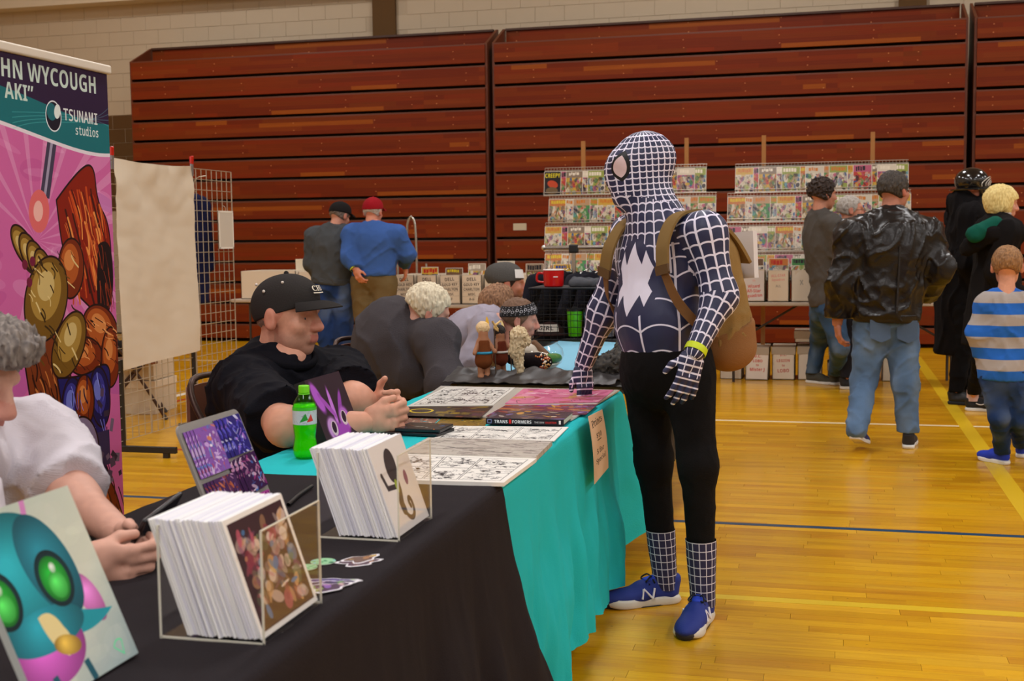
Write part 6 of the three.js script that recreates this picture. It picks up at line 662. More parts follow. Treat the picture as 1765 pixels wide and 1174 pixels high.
{
  const w = mat([24, 24, 26], 0.45, { metalness: 0.4 }), x0 = -1.685, x1 = -1.12, y0 = TY + 0.012, y1 = 1.048, z0 = -7.02, z1 = -7.36, t = thing('wire_cube', 'black wire grid display cubes under the red mug', 'display', V((x0 + x1) / 2, y0, (z0 + z1) / 2)), L = (a, b, r = 0.0019) => tube(V(...a).sub(t.position), V(...b).sub(t.position), r, 5);
  const panel = (f, du, dv) => { const g = []; for (let i = 0; i <= du; i++) g.push(L(f(i / du, 0), f(i / du, 1), i % du ? 0.0017 : 0.003)); for (let j = 0; j <= dv; j++) g.push(L(f(0, j / dv), f(1, j / dv), j % dv ? 0.0017 : 0.003)); mesh('grid_panel', merge(g), w, t); };
  panel((u, v) => [lerp(x0, x1, u), lerp(y0, y1, v), z0], 14, 8); panel((u, v) => [lerp(x0, x1, u), lerp(y0, y1, v), z1], 14, 8); for (const x of [x0, x1]) panel((u, v) => [x, lerp(y0, y1, v), lerp(z0, z1, u)], 8, 8);
  mesh('shelf', rbox(x1 - x0 + 0.02, 0.008, Math.abs(z1 - z0) + 0.02, 0.002, 0, y1 - y0 + 0.006, 0), mat([34, 36, 40], 0.5), t);
  const mg = thing('mug', 'wide red mug with white rim on the wire cubes', 'mug', V(-1.565, y1 + 0.0105, -7.12)); const R = 0.062; mesh('mug_body', new THREE.LatheGeometry([[0.001, 0], [R * 0.86, 0], [R * 0.94, 0.008], [R, 0.1], [R - 0.004, 0.1], [R * 0.9, 0.01], [0.001, 0.008]].map(([a, b]) => new THREE.Vector2(a, b)), 36), phys([196, 18, 20], 0.2), mg); mesh('rim', new THREE.TorusGeometry(R - 0.002, 0.004, 8, 36).rotateX(Math.PI / 2).translate(0, 0.1, 0), mat([236, 226, 220], 0.3), mg); mesh('handle', curve([V(-R * 0.95, 0.08, 0.01), V(-R - 0.03, 0.078, 0.012), V(-R - 0.034, 0.035, 0.012), V(-R * 0.92, 0.026, 0.01)], 0.007, 20, 8), phys([196, 18, 20], 0.2), mg); mesh('lettering', box(0.032, 0.006, 0.002, 0.022, 0.06, R * 0.94), mat([238, 228, 224], 0.4), mg);
  const sh = mesh('folded_shirt', sdf([cap(V(-0.09, 0.02, 0), V(0.12, 0.015, 0), 0.03, 0.02), cap(V(-0.08, 0.018, 0.08), V(0.12, 0.014, 0.08), 0.026, 0.02), cap(V(-0.08, 0.018, -0.08), V(0.12, 0.014, -0.08), 0.026, 0.018)], { cell: 0.007, k: 0.04, post: (d, x, y, z) => Math.max(d + folds(0.006)(x, y, z), -0.004 - y) }), cloth([82, 84, 90])); sh.position.set(-1.36, y1 + 0.016, -7.17); tag(sh, 'folded grey shirt with a printed front beside the red mug', 'shirt');
  const cup = (x, z, r, h, c, label) => { const o = thing('tumbler', label, 'tumbler', V(x, y0 + 0.012, z)); mesh('cup', new THREE.LatheGeometry([[0.001, 0], [r * 0.8, 0], [r, h], [r * 0.96, h], [r * 0.76, 0.004], [0.001, 0.004]].map(([a, b]) => new THREE.Vector2(a, b)), 30), phys(c, 0.3), o); mesh('lid', new THREE.CylinderGeometry(r * 1.04, r * 1.04, 0.014, 30).translate(0, h + 0.006, 0), mat([22, 24, 26], 0.4), o); mesh('spout', rbox(0.03, 0.014, 0.02, 0.004, 0, h + 0.02, 0), mat([30, 32, 34], 0.4), o); };
  cup(-1.445, -7.15, 0.048, 0.15, [96, 206, 20], 'lime green tumbler with black lid inside the wire cubes'); cup(-1.345, -7.14, 0.046, 0.145, [30, 98, 140], 'blue tumbler with black lid inside the wire cubes'); cup(-1.25, -7.15, 0.047, 0.145, [116, 118, 128], 'grey tumbler with black lid inside the wire cubes');
  const cap_ = thing('printed_cap', 'pale cap with dark block letters lying in the wire cubes', 'cap', V(-1.6, y0 + 0.014, -7.13)); const tx = canvas(256, 96, (c, w_, h) => { c.fillStyle = rgb(226, 218, 206); c.fillRect(0, 0, w_, h); c.fillStyle = rgb(34, 26, 26); c.font = 'bold 76px sans-serif'; c.fillText('GIRL', 26, 76, 200); }); mesh('crown', sdf([ell(V(0, 0.012, -0.03), [0.085, 0.07, 0.08])], { cell: 0.007, k: 0.01, post: (d, x, y, z) => Math.max(d, -y) }), cloth([62, 40, 38]), cap_); mesh('front_panel', sheet(14, 5, (u, v) => { const a = (u - 0.5) * 1.7; return V(Math.sin(a) * 0.09 * (1 - v * 0.15), 0.028 + v * 0.042, Math.cos(a) * 0.086 * (1 - v * 0.3) - 0.03 + 0.004); }), mat(new THREE.Color(1, 1, 1), 0.8, { map: tx }), cap_); mesh('peak', slab(12, 5, (u, v) => { const a = (u - 0.5) * 2, r = 0.08 + v * 0.06; return V(Math.sin(a) * r, 0.02 - v * 0.012, Math.cos(a) * r - 0.03); }, 0.004), cloth([62, 40, 38]), cap_);
  const bag = mesh('red_package', sdf([cap(V(0, 0.05, 0), V(-0.03, 0.13, 0), 0.03, 0.02, V(0, 0, 1), 0.5)], { cell: 0.006, k: 0.01 }), phys([214, 60, 34], 0.3)); bag.position.set(-1.715, TY + 0.006, -6.85); tag(bag, 'shiny orange red package beside the printed cap', 'package');
}
// ---------------------------------------------------------------- far sellers' tables, boxes of comics and wire racks
const palName = { '#b8443a': 'red', '#c8a244': 'gold', '#3a5a94': 'blue', '#4a8a52': 'green', '#cfc6b4': 'cream', '#7a4a76': 'purple', '#c0763c': 'orange', '#2a2830': 'black', '#6a9cae': 'pale blue', '#b89674': 'tan', '#d8cfbe': 'ivory', '#70543f': 'brown', '#94a050': 'olive', '#b8607c': 'pink', '#a89a8a': 'grey', '#8a7a6a': 'taupe', '#3a3640': 'charcoal' }, coverName = [];
const coverN = 64, coverTex = canvas(2048, 2048, (c) => {
  const pal = ['#b8443a', '#c8a244', '#3a5a94', '#4a8a52', '#cfc6b4', '#7a4a76', '#c0763c', '#2a2830', '#6a9cae', '#b89674', '#d8cfbe', '#70543f', '#94a050', '#b8607c', '#a89a8a', '#8a7a6a', '#cfc6b4', '#3a3640'];
  for (let k = 0; k < coverN; k++) { const x = (k % 8) * 256, y = Math.floor(k / 8) * 256; c.save(); c.beginPath(); c.rect(x, y, 256, 256); c.clip(); c.fillStyle = rgb(226, 220, 208); c.fillRect(x, y, 256, 256); c.beginPath(); c.rect(x + 7, y + 5, 242, 246); c.clip(); const bg = pick(pal); c.fillStyle = bg; c.fillRect(x, y, 256, 256);
    for (let i = 0; i < 42; i++) { c.fillStyle = pick(pal); c.globalAlpha = rr(0.5, 1); c.beginPath(); c.ellipse(x + rr(10, 246), y + rr(84, 250), rr(8, 46), rr(6, 34), rnd() * 3, 0, 7); c.fill(); } c.globalAlpha = 1;
    for (let i = 0; i < 18; i++) { c.strokeStyle = 'rgba(20,16,20,.7)'; c.lineWidth = rr(1.5, 5); const px = x + rr(20, 230), py = y + rr(90, 240); c.beginPath(); c.moveTo(px, py); c.quadraticCurveTo(px + rr(-40, 40), py + rr(-30, 30), px + rr(-50, 50), py + rr(-40, 40)); c.stroke(); }
    const bar = pick(pal); coverName[k] = k ? palName[bg] + ' comic with ' + palName[bar] + ' title bar' : 'dark comic with yellow lettered title'; c.fillStyle = bar; c.fillRect(x, y, 256, 74); c.fillStyle = pick(['#d8c030', '#b83028', '#e8e0d0', '#304890', '#2a2830', '#c87a30', '#a83a5a', '#e8e0d0']); const th = rr(24, 46); let tx = x + rr(10, 50); const te = x + rr(150, 240); while (tx < te) { const w = rr(12, 36); c.fillRect(tx, y + 18 + rr(-5, 5), w, th); tx += w + 7; }
    if (k === 0) { c.fillStyle = rgb(28, 24, 28); c.fillRect(x, y, 256, 256); c.fillStyle = rgb(190, 70, 36); c.beginPath(); c.ellipse(x + 130, y + 140, 80, 40, 0.2, 0, 7); c.fill(); c.fillStyle = rgb(110, 90, 60); c.beginPath(); c.ellipse(x + 120, y + 210, 90, 40, 0, 0, 7); c.fill(); c.fillStyle = rgb(226, 210, 40); c.font = 'bold 64px sans-serif'; c.fillText('CREEPY', x + 12, y + 68, 230); }
    c.restore(); }
});
const coverM = phys(new THREE.Color(1, 1, 1), 0.22, { map: coverTex, specularIntensity: 0.7 }), comicGeos = [...Array(coverN)].map((_, k) => { const g = box(0.168, 0.232, 0.003), uv = g.attributes.uv, x = (k % 8) / 8, y = 1 - (Math.floor(k / 8) + 1) / 8; for (let i = 0; i < uv.count; i++) uv.setXY(i, i >= 16 && i < 20 ? x + uv.getX(i) / 8 : x + 0.002, i >= 16 && i < 20 ? y + uv.getY(i) / 8 : y + 0.06); return g; });
let coverK = 0;
function comic(x, y, z, k, lean, label, group) { const o = mesh('comic_book', comicGeos[k % coverN], coverM); o.position.set(x, y + 0.116 * Math.cos(lean), z); o.rotation.x = -lean; tag(o, label, 'comic', group); return o; }
const wireM = mat([176, 166, 152], 0.35, { metalness: 0.5 }), pine = mat([176, 122, 66], 0.7);
function rack(x0, x1, poles, label, where, tiers) {
  const t = thing('comic_rack', label, 'rack', V((x0 + x1) / 2, 0, -11.8)), w = x1 - x0, cx = (x0 + x1) / 2;
  for (const p of poles) mesh('wooden_post', box(0.038, 2.27, 0.03, p - cx, 1.135, -0.06), pine, t);
  tiers.forEach(([y, a, b, z], i) => { const g = []; for (const [yy, zz] of [[0, 0.04], [0.03, 0.045], [0.0, -0.02], [0.245, -0.045]]) g.push(tube(V(a - cx, y + yy, z + 11.8 + zz), V(b - cx, y + yy, z + 11.8 + zz), 0.004, 5)); mesh('wire_shelf', merge(g), wireM, t); const v = []; for (let x = a; x <= b; x += 0.03) v.push(tube(V(x - cx, y + 0.225, z + 11.8 - 0.043), V(x - cx, y + 0.27, z + 11.8 - 0.047), 0.0025, 4)); v.push(tube(V(a - cx, y + 0.27, z + 11.8 - 0.047), V(b - cx, y + 0.27, z + 11.8 - 0.047), 0.0035, 5)); mesh('wire_crest', merge(v), wireM, t);
    const n = Math.round((b - a - 0.17) / (i ? 0.115 : 0.108)) + 1; for (let k = 0; k < n; k++) { const id = i === 0 && k === 0 && x0 < -2 ? 0 : 1 + ((coverK += 7) % 63); comic(a + 0.086 + k * (b - a - 0.172) / (n - 1), y + 0.006, z + 0.014 - 0.0036 * (k % 2) + 0.0002 * k, id, 0.16, coverName[id] + [', top tier of rack ', ', second tier of rack ', ', third tier of rack ', ', bottom tier of rack '][i] + where, 'comics on tier ' + (i + 1) + ' ' + where); } });
}
rack(-2.66, -1.09, [-2.3, -1.3], 'tiered wire rack of comics above the garment rail', 'above the garment rail', [[1.745, -2.665, -1.1, -11.74], [1.475, -2.6, -1.0, -11.64], [1.212, -2.62, -1.0, -11.54], [0.955, -2.6, -1.0, -11.44]]);
rack(-0.84, 0.72, [-0.58, 0.4], 'tiered wire rack of comics behind the leather jacket', 'behind the leather jacket', [[1.735, -0.835, 0.712, -11.74], [1.462, -0.9, 0.73, -11.64], [1.188, -0.93, 0.76, -11.54], [0.93, -0.93, 0.76, -11.46]]);
function farTable(label, x0, x1, z0, z1, h = 0.74) { const t = thing('folding_table', label, 'table', V((x0 + x1) / 2, 0, (z0 + z1) / 2)), w = x1 - x0, d = Math.abs(z1 - z0), st = mat([52, 44, 40], 0.5); mesh('table_top', rbox(w, 0.035, d, 0.01, 0, h - 0.02, 0), mat([184, 168, 150], 0.6), t); for (const s of [-1, 1]) for (const q of [-1, 1]) mesh('leg', tube(V(s * (w / 2 - 0.18), 0, q * (d / 2 - 0.08)), V(s * (w / 2 - 0.18), h - 0.035, q * (d / 2 - 0.08)), 0.013), st, t); for (const s of [-1, 1]) { mesh('cross_bar', tube(V(s * (w / 2 - 0.18), 0.25, -(d / 2 - 0.08)), V(s * (w / 2 - 0.18), 0.25, d / 2 - 0.08), 0.01), st, t); mesh('brace', tube(V(s * (w / 2 - 0.18), 0.35, 0), V(s * (w / 2 - 0.75), h - 0.04, 0), 0.01), st, t); } }
farTable('folding table under the comic boxes marked in black', -4.3, -1.75, -10.86, -11.5); farTable('folding table under the wire comic racks', -1.0, 1.25, -11.3, -11.84); farTable('folding table behind the black robes', 1.3, 3.4, -11.3, -11.84); farTable('folding table under the plain white boxes', -6.05, -4.4, -11.75, -12.4); farTable('folding table of the rack above the garment rail', -2.75, -1.05, -11.52, -11.82, 0.72);
// cardboard comic boxes with a written sheet on the end
const card = mat([206, 192, 172], 0.85), cardIn = mat([226, 216, 198], 0.9);
const handSheet = (lines, col, bg = [222, 206, 184]) => mat(new THREE.Color(1, 1, 1), 0.8, { map: canvas(192, 256, (c, w, h) => { c.fillStyle = rgb(...bg); c.fillRect(0, 0, w, h); c.textAlign = 'center'; lines.forEach(([s, y, f, cc], i) => { c.font = `bold ${f}px sans-serif`; c.fillStyle = cc ?? col; c.save(); c.translate(w / 2, y); c.rotate(-0.05 + 0.02 * (i % 3)); c.fillText(s, 0, 0, 170); c.restore(); }); if (lines.length > 4) { c.strokeStyle = 'rgba(90,74,60,.5)'; c.lineWidth = 2; for (const y of [62, 108, 152, 196]) { c.beginPath(); c.moveTo(0, y); c.lineTo(w, y - 4); c.stroke(); } } }) });
function comicBox(x, y, z, w, h, d, sheetM, label, group, o = {}) {
  const t = thing('comic_box', label, 'box', V(x, y, z), group, o.turn ?? 0); const T = 0.006; mesh('box_body', merge([box(w, T, d, 0, T / 2, -d / 2), box(T, h, d, -w / 2 + T / 2, h / 2, -d / 2), box(T, h, d, w / 2 - T / 2, h / 2, -d / 2), box(w, h, T, 0, h / 2, -T / 2), box(w, h, T, 0, h / 2, -d + T / 2)]), o.m ?? card, t);
  if (o.lid) mesh('lid', rbox(w + 0.012, 0.07, d + 0.012, 0.004, 0, h - 0.02, -d / 2), mat([176, 160, 140], 0.85), t); else mesh('file_cards', box(w - 0.02, h - 0.02, d - 0.03, 0, h / 2 - 0.004, -d / 2), cardIn, t);
  if (sheetM) { const s = mesh('front_sheet', slab(3, 4, (u, v) => V((u - 0.5) * (w * 0.9), 0.012 + v * (h - 0.02), 0.003 + 0.004 * noise(u * 3, v * 3, x)), 0.0012), sheetM, t); s.rotation.z = o.rot ?? 0; } return t; }
{
  const dell = (last) => handSheet([['DELL', 48, 44], ['GOLD KEY', 96, 36], ['CHARLTON', 142, 38], ['MISC', 186, 32], [last, 232, 34]], rgb(62, 50, 46)), g = 'comic boxes with black lettering';
  [[-3.82, 'L-N', 0], [-3.6, 'O-P', -0.02], [-3.37, 'C-F', 0.03], [-3.165, 'A-B', 0]].forEach(([x, s, r], i) => comicBox(x, TY, -10.88, 0.195, 0.27, 0.55, dell(s), ['comic box lettered in black beside the blue sweater', 'comic box lettered in black behind the white-haired person', 'comic box lettered in black with a creased sheet', 'comic box lettered in black beside the knitted hat'][i], g, { rot: r }));
  comicBox(-2.95, TY, -10.88, 0.19, 0.27, 0.55, null, 'plain comic box behind the knitted hat', 'plain comic boxes'); comicBox(-2.73, TY, -10.88, 0.19, 0.27, 0.55, null, 'plain comic box beyond the bearded face', 'plain comic boxes');
  comicBox(-2.45, TY, -10.88, 0.26, 0.28, 0.55, handSheet([['S.F.', 54, 44], ['Aaa', 104, 36], ['to', 144, 30], ['Valley', 190, 36]], rgb(196, 110, 96)), 'comic box with faded red lettering beside the garment rail', 'comic boxes with red lettering');
  comicBox(-2.12, TY, -10.88, 0.26, 0.27, 0.55, null, 'plain comic box beside the garment rail end', 'plain comic boxes');
  [[-3.66, 0.01], [-3.43, 0], [-3.2, 0.04], [-2.93, 0.06], [-2.65, 0.035], [-2.4, 0.03]].forEach(([x, dy], i) => comic(x + 0.06, TY + 0.1 + dy, -10.98 - (i % 2) * 0.03, [5, 9, 12, 20, 33, 41][i], 0.05, ['comic with an orange title standing up in a box', 'comic with a dark title standing up in a box', 'comic with a blue and pink title standing in a box', 'comic with a gold title standing above the knitted hat', 'comic with pale lettering standing in a plain box', 'comic with a red and yellow title in the end box'][i], 'comics standing in the boxes'));
  const red = rgb(206, 70, 60);
  comicBox(-0.635, TY, -11.32, 0.195, 0.29, 0.4, handSheet([['to', 92, 26, rgb(226, 170, 160)], ['Wizard', 146, 36], ['All-Star', 186, 38], ['Squadron', 226, 36]], red, [214, 206, 204]), 'comic box lettered in red below the bagged comics', 'comic boxes with red lettering');
  comicBox(-0.42, TY, -11.32, 0.19, 0.285, 0.4, handSheet([['ALL-STAR', 50, 32], ['Squadron', 84, 28], ['ALL', 140, 30, rgb(150, 140, 130)]], rgb(220, 150, 140)), 'comic box with pale red lettering at its top', 'comic boxes with red lettering'); comicBox(-0.215, TY, -11.32, 0.185, 0.285, 0.4, handSheet([['X', 120, 60]], rgb(150, 146, 140), [210, 200, 184]), 'comic box marked with one cross', null); comicBox(0.78, TY, -11.32, 0.2, 0.285, 0.4, null, 'plain comic box beside the cloak', 'plain comic boxes');
  [[-0.64, 3], [-0.42, 14], [-0.22, 27]].forEach(([x, k], i) => { const o = comic(x, TY + 0.165, -11.37, k, 0.08, ['bagged comic with yellow edge standing in the red-lettered box', 'bagged comic with blue cover standing in its box', 'bagged comic with pink cover standing in its box'][i], 'bagged comics in the boxes'); o.scale.set(1.05, 0.95, 1); });
  // boxes on the floor under the racks
  const fl = 'boxes on the floor under the racks'; comicBox(-0.62, 0, -11.55, 0.21, 0.29, 0.4, handSheet([['D.C.', 66, 34], ['LOBO', 108, 34], ['to', 142, 26], ['Mister J', 186, 38]], red, [230, 218, 206]), 'floor box lettered in red beside the tan backpack', fl, { lid: true, rot: -0.05 }); comicBox(-0.38, 0, -11.6, 0.205, 0.29, 0.4, handSheet([['D.C.', 56, 34], ['LEGION', 108, 34], ['to', 148, 28], ['LOBO', 200, 42]], rgb(190, 84, 74), [228, 214, 196]), 'floor box lettered legion to lobo in red', fl, { lid: true }); comicBox(-0.14, 0, -11.62, 0.22, 0.295, 0.4, handSheet([['', 10, 10]], red, [220, 206, 188]), 'floor box with a dark printed mark', fl, { lid: true });
  const mk = mesh('print_mark', box(0.085, 0.022, 0.001), mat([70, 56, 52], 0.8)); mk.position.set(-0.13, 0.135, -11.608); tag(mk, 'dark printed bar on the floor box', 'marking');
  comicBox(0.62, 0, -11.62, 0.24, 0.3, 0.4, handSheet([['abc', 86, 44], ['- - - - -', 176, 44]], rgb(140, 200, 170), [214, 206, 188]), 'floor box with pale green lettering beside the leather jacket', fl, { lid: true }); comicBox(0.2, 0, -11.66, 0.36, 0.14, 0.36, null, 'low carton at the bottom of the stack behind the walker', fl, { lid: true }); comicBox(0.2, 0.165, -11.66, 0.34, 0.12, 0.34, null, 'low carton on top of the stack behind the walker', fl, { lid: true }); comicBox(-0.86, 0, -11.6, 0.2, 0.28, 0.4, null, 'plain floor box mostly hidden by the tan backpack', fl, { lid: true });
  comicBox(-0.1, 0.345, -11.66, 0.36, 0.09, 0.34, null, 'flat white carton lying on the floor boxes', fl, { lid: true, m: mat([224, 214, 200], 0.85) });
  // white boxes at the end of the row
  const wb = mat([224, 210, 190], 0.85); comicBox(-5.63, TY, -11.78, 0.62, 0.29, 0.5, null, 'long white box at the end of the far tables', 'long white boxes', { m: wb }); comicBox(-4.98, TY, -11.78, 0.62, 0.28, 0.5, null, 'long white box beside the grey sweater', 'long white boxes', { m: wb });
  [[-5.34, 0.1, 0.13, null], [-5.13, 0.105, 0.12, 17], [-4.93, 0.09, 0.15, null]].forEach(([x, w, h, k], i) => { const o = mesh('divider_card', box(w, h + 0.05, 0.003), k ? coverM : mat([226, 214, 190], 0.8)); if (k) o.geometry = comicGeos[k]; o.position.set(x, TY + 0.3 + (k ? 0.0 : 0.02), -11.95); o.rotation.z = i === 0 ? 0.02 : 0.05; tag(o, ['blank divider card standing in the white box', 'comic with a red cover standing in the white box', 'blank divider card beside the red-covered comic'][i], 'card'); });
}
{ // hand truck behind the blue sweater
  const t = thing('hand_truck', 'chrome and black hand truck behind the blue sweater', 'trolley', V(-4.0, 0, -11.64)), ch = mat([196, 190, 180], 0.25, { metalness: 0.8 }); mesh('handle_loop', curve([V(-0.045, 0.2, 0), V(-0.045, 1.4, 0), V(-0.03, 1.53, 0), V(0.0, 1.57, 0), V(0.03, 1.53, 0), V(0.045, 1.4, 0), V(0.045, 0.2, 0)], 0.012, 60, 8), ch, t); mesh('frame', merge([tube(V(-0.15, 0.1, 0), V(-0.15, 1.1, 0), 0.012), tube(V(0.15, 0.1, 0), V(0.15, 1.1, 0), 0.012), tube(V(-0.15, 0.6, 0), V(0.15, 0.6, 0), 0.01)]), ch, t); mesh('toe_plate', box(0.36, 0.008, 0.2, 0, 0.02, 0.08), mat([40, 40, 42], 0.5), t); for (const s of [-1, 1]) mesh('wheel', new THREE.CylinderGeometry(0.1, 0.1, 0.04, 24).rotateZ(Math.PI / 2).translate(s * 0.2, 0.1, -0.06), mat([26, 26, 28], 0.7), t);
}
// ---------------------------------------------------------------- roll-up banner behind the artist
{
  const X = -2.61, z0 = -3.27, z1 = -4.14, yb = 0.09, yt = 1.985, Wm = 870, Hm = 1895, t = thing('banner_stand', 'tall roll-up banner with teal header and pink artwork behind the artist', 'banner', V(X, 0, (z0 + z1) / 2));
  const tx = canvas(940, 2048, (c, w, h) => {
    const sx = w / Wm, sy = h / Hm; c.scale(sx, sy); // millimetres from the top corner
    c.fillStyle = rgb(214, 104, 168); c.fillRect(0, 0, Wm, Hm);
    for (let k = 0; k < 80; k++) { c.fillStyle = pick(['rgba(240,170,215,.25)', 'rgba(250,215,240,.22)', 'rgba(180,60,140,.2)', 'rgba(150,70,170,.22)']); c.beginPath(); c.ellipse(rnd() * Wm, rr(280, Hm), rr(20, 150), rr(8, 50), rr(-0.6, 0.6), 0, 7); c.fill(); }
    for (let k = 0; k < 16; k++) { const a = -2.6 + k * 0.3; c.fillStyle = 'rgba(255,225,245,.28)'; c.beginPath(); c.moveTo(400, 620); c.lineTo(400 + Math.cos(a) * 700, 620 + Math.sin(a) * 700); c.lineTo(400 + Math.cos(a + 0.07) * 700, 620 + Math.sin(a + 0.07) * 700); c.fill(); }
    // abstract flowing shapes in the banner's colours
    const blob = (pts, col, edge = rgb(30, 10, 14)) => { c.beginPath(); c.moveTo(...pts[0]); for (let i = 1; i < pts.length; i++) { const p = pts[i], q = pts[(i + 1) % pts.length]; c.quadraticCurveTo(p[0], p[1], (p[0] + q[0]) / 2, (p[1] + q[1]) / 2); } c.closePath(); c.fillStyle = col; c.fill(); c.strokeStyle = edge; c.lineWidth = 7; c.stroke(); };
    const hatch = (n, x0, x1, y0, y1, cols, dx, dy, lw = 9) => { for (let k = 0; k < n; k++) { c.strokeStyle = pick(cols); c.lineWidth = rr(2, lw); c.lineCap = 'round'; const x = rr(x0, x1), y = rr(y0, y1); c.beginPath(); c.moveTo(x, y); c.quadraticCurveTo(x + dx * 0.6 + rr(-14, 14), y + dy * 0.4, x + dx + rr(-16, 16), y + dy + rr(-12, 12)); c.stroke(); } };
    const form = (cx, cy, a, b, r, hue) => { c.save(); c.translate(cx, cy); c.rotate(r); c.fillStyle = rgb(40, 14, 10); c.beginPath(); c.ellipse(0, 0, a + 7, b + 7, 0, 0, 7); c.fill(); c.fillStyle = hue[0]; c.beginPath(); c.ellipse(0, 0, a, b, 0, 0, 7); c.fill(); c.fillStyle = hue[1]; c.beginPath(); c.ellipse(-a * 0.12, -b * 0.14, a * 0.74, b * 0.7, 0, 0, 7); c.fill(); c.fillStyle = hue[2]; c.beginPath(); c.ellipse(-a * 0.2, -b * 0.26, a * 0.42, b * 0.36, 0, 0, 7); c.fill(); c.restore(); };
    const OR = ['#7c2c0c', '#b85a22', '#de8a48'], GO = ['#7a5618', '#b08a3c', '#d8bc78'], BL = ['#1c1650', '#3a3690', '#7078d0'], RE = ['#6a1408', '#a82c10', '#dc6428'];
    blob([[300, 1000], [420, 900], [560, 980], [560, 1240], [470, 1330], [340, 1240]], rgb(126, 56, 22)); hatch(40, 320, 540, 960, 1240, ['#4a1c0c', '#c8783a', '#2a100a'], 20, 60);
    blob([[520, 480], [640, 380], [760, 330], [770, 480], [850, 560], [850, 780], [800, 930], [690, 860], [600, 800], [540, 640]], rgb(140, 30, 10)); hatch(110, 560, 800, 430, 760, ['#e07030', '#8a1e0c', '#f0964a', '#40100a', '#c84a1a', '#c84a1a'], 30, 110, 12); blob([[770, 640], [850, 600], [860, 820], [790, 930], [740, 860]], rgb(30, 10, 12)); hatch(14, 760, 840, 640, 820, ['#5a1a10', '#a03a18'], 16, 80, 6);
    form(590, 720, 74, 104, 0.2, OR); form(760, 960, 120, 92, 0.5, OR); form(650, 1040, 110, 66, 0.1, OR); form(820, 1060, 60, 110, 0.1, OR); hatch(40, 600, 850, 900, 1110, ['#4a1608', '#f0a868', '#2a0c08'], 34, 22, 7);
    for (let k = 0; k < 4; k++) form(330 + k * 34, 640 + k * 26, 40, 84 - k * 4, -0.7 + k * 0.08, GO); form(440, 820, 110, 150, 0.5, GO); form(560, 990, 80, 130, 0.7, GO); hatch(46, 330, 600, 640, 1060, ['#6a4a16', '#3a260a', '#e8d090'], 26, 34, 8); for (const [x, y] of [[330, 700], [372, 690], [350, 760]]) { c.fillStyle = rgb(120, 30, 60); c.beginPath(); c.ellipse(x, y, 15, 17, 0, 0, 7); c.fill(); }
    blob([[480, 1100], [640, 1120], [820, 1060], [800, 1240], [740, 1360], [770, 1560], [560, 1570], [530, 1360]], rgb(34, 28, 98)); form(560, 1220, 60, 110, 0.1, BL); form(740, 1200, 60, 110, -0.1, BL); form(680, 1500, 90, 70, 0, BL); form(640, 1200, 56, 90, 0, OR); hatch(60, 530, 780, 1100, 1540, ['#9098f0', '#120c38', '#5a58c0'], 10, 60, 8);
    c.fillStyle = rgb(58, 46, 84); c.fillRect(640, 1330, 150, 130); form(610, 1390, 104, 130, 0, ['#8a7a9a', '#3c1420', '#6a2030']); c.fillStyle = rgb(206, 60, 70); c.beginPath(); c.ellipse(626, 1440, 40, 46, 0, 0, 7); c.fill(); c.fillStyle = rgb(222, 214, 218); c.beginPath(); c.ellipse(578, 1340, 22, 36, 0.3, 0, 7); c.fill();
    form(440, 1560, 130, 170, 0.7, OR); form(740, 1690, 110, 230, -0.28, OR); form(800, 1840, 90, 130, -0.2, OR); hatch(60, 380, 840, 1440, 1880, ['#4a1608', '#f0a060', '#2a0c08', '#c86a2c'], 40, 90, 8);
    for (let k = 0; k < 14; k++) { c.fillStyle = pick(['#5a4660', '#7a6680', '#3a2c40']); c.save(); c.translate(rr(720, 860), rr(1150, 1600)); c.rotate(rnd() * 3); c.fillRect(-rr(6, 20), -rr(8, 26), rr(16, 34), rr(20, 50)); c.restore(); } blob([[300, 1380], [420, 1420], [470, 1560], [340, 1620]], rgb(150, 116, 140)); c.fillStyle = 'rgba(214,176,196,.5)'; for (let k = 0; k < 24; k++) { c.beginPath(); c.ellipse(rr(480, 860), rr(1740, 1890), rr(20, 70), rr(14, 40), 0, 0, 7); c.fill(); }
    c.save(); c.translate(455, 470); c.rotate(0.28); c.fillStyle = rgb(70, 62, 86); c.fillRect(-26, -200, 52, 200); c.fillStyle = rgb(170, 160, 186); c.fillRect(-8, -200, 14, 200); c.restore(); c.fillStyle = rgb(232, 110, 110); c.beginPath(); c.ellipse(420, 520, 56, 74, 0.2, 0, 7); c.fill(); c.fillStyle = rgb(250, 190, 180); c.beginPath(); c.ellipse(415, 520, 26, 36, 0.2, 0, 7); c.fill();
    // header
    c.fillStyle = rgb(22, 112, 120); c.beginPath(); c.moveTo(0, 0); c.lineTo(Wm, 0); c.lineTo(Wm, 300); c.bezierCurveTo(Wm * 0.75, 318, Wm * 0.5, 250, 0, 200); c.closePath(); c.fill(); c.fillStyle = rgb(44, 24, 60); c.beginPath(); c.moveTo(0, 0); c.lineTo(Wm, 0); c.lineTo(Wm, 190); c.bezierCurveTo(Wm * 0.7, 200, Wm * 0.55, 130, 0, 90); c.fill(); c.strokeStyle = rgb(236, 226, 236); c.lineWidth = 13; c.beginPath(); c.moveTo(0, 204); c.bezierCurveTo(Wm * 0.5, 254, Wm * 0.75, 322, Wm, 304); c.stroke(); c.strokeStyle = 'rgba(120,220,220,.35)'; c.lineWidth = 3; for (let k = 0; k < 4; k++) { c.beginPath(); c.moveTo(300, 250 - k * 18); c.bezierCurveTo(500, 180, 700, 240 - k * 26, Wm, 130 + k * 22); c.stroke(); }
    c.fillStyle = rgb(206, 226, 216); c.textBaseline = 'middle'; c.textAlign = 'right'; c.font = 'bold 84px sans-serif'; c.fillText('JOHN WYCOUGH', 800, 56, 640); c.font = 'bold 74px sans-serif'; c.fillText('AKI”', 418, 128, 152);
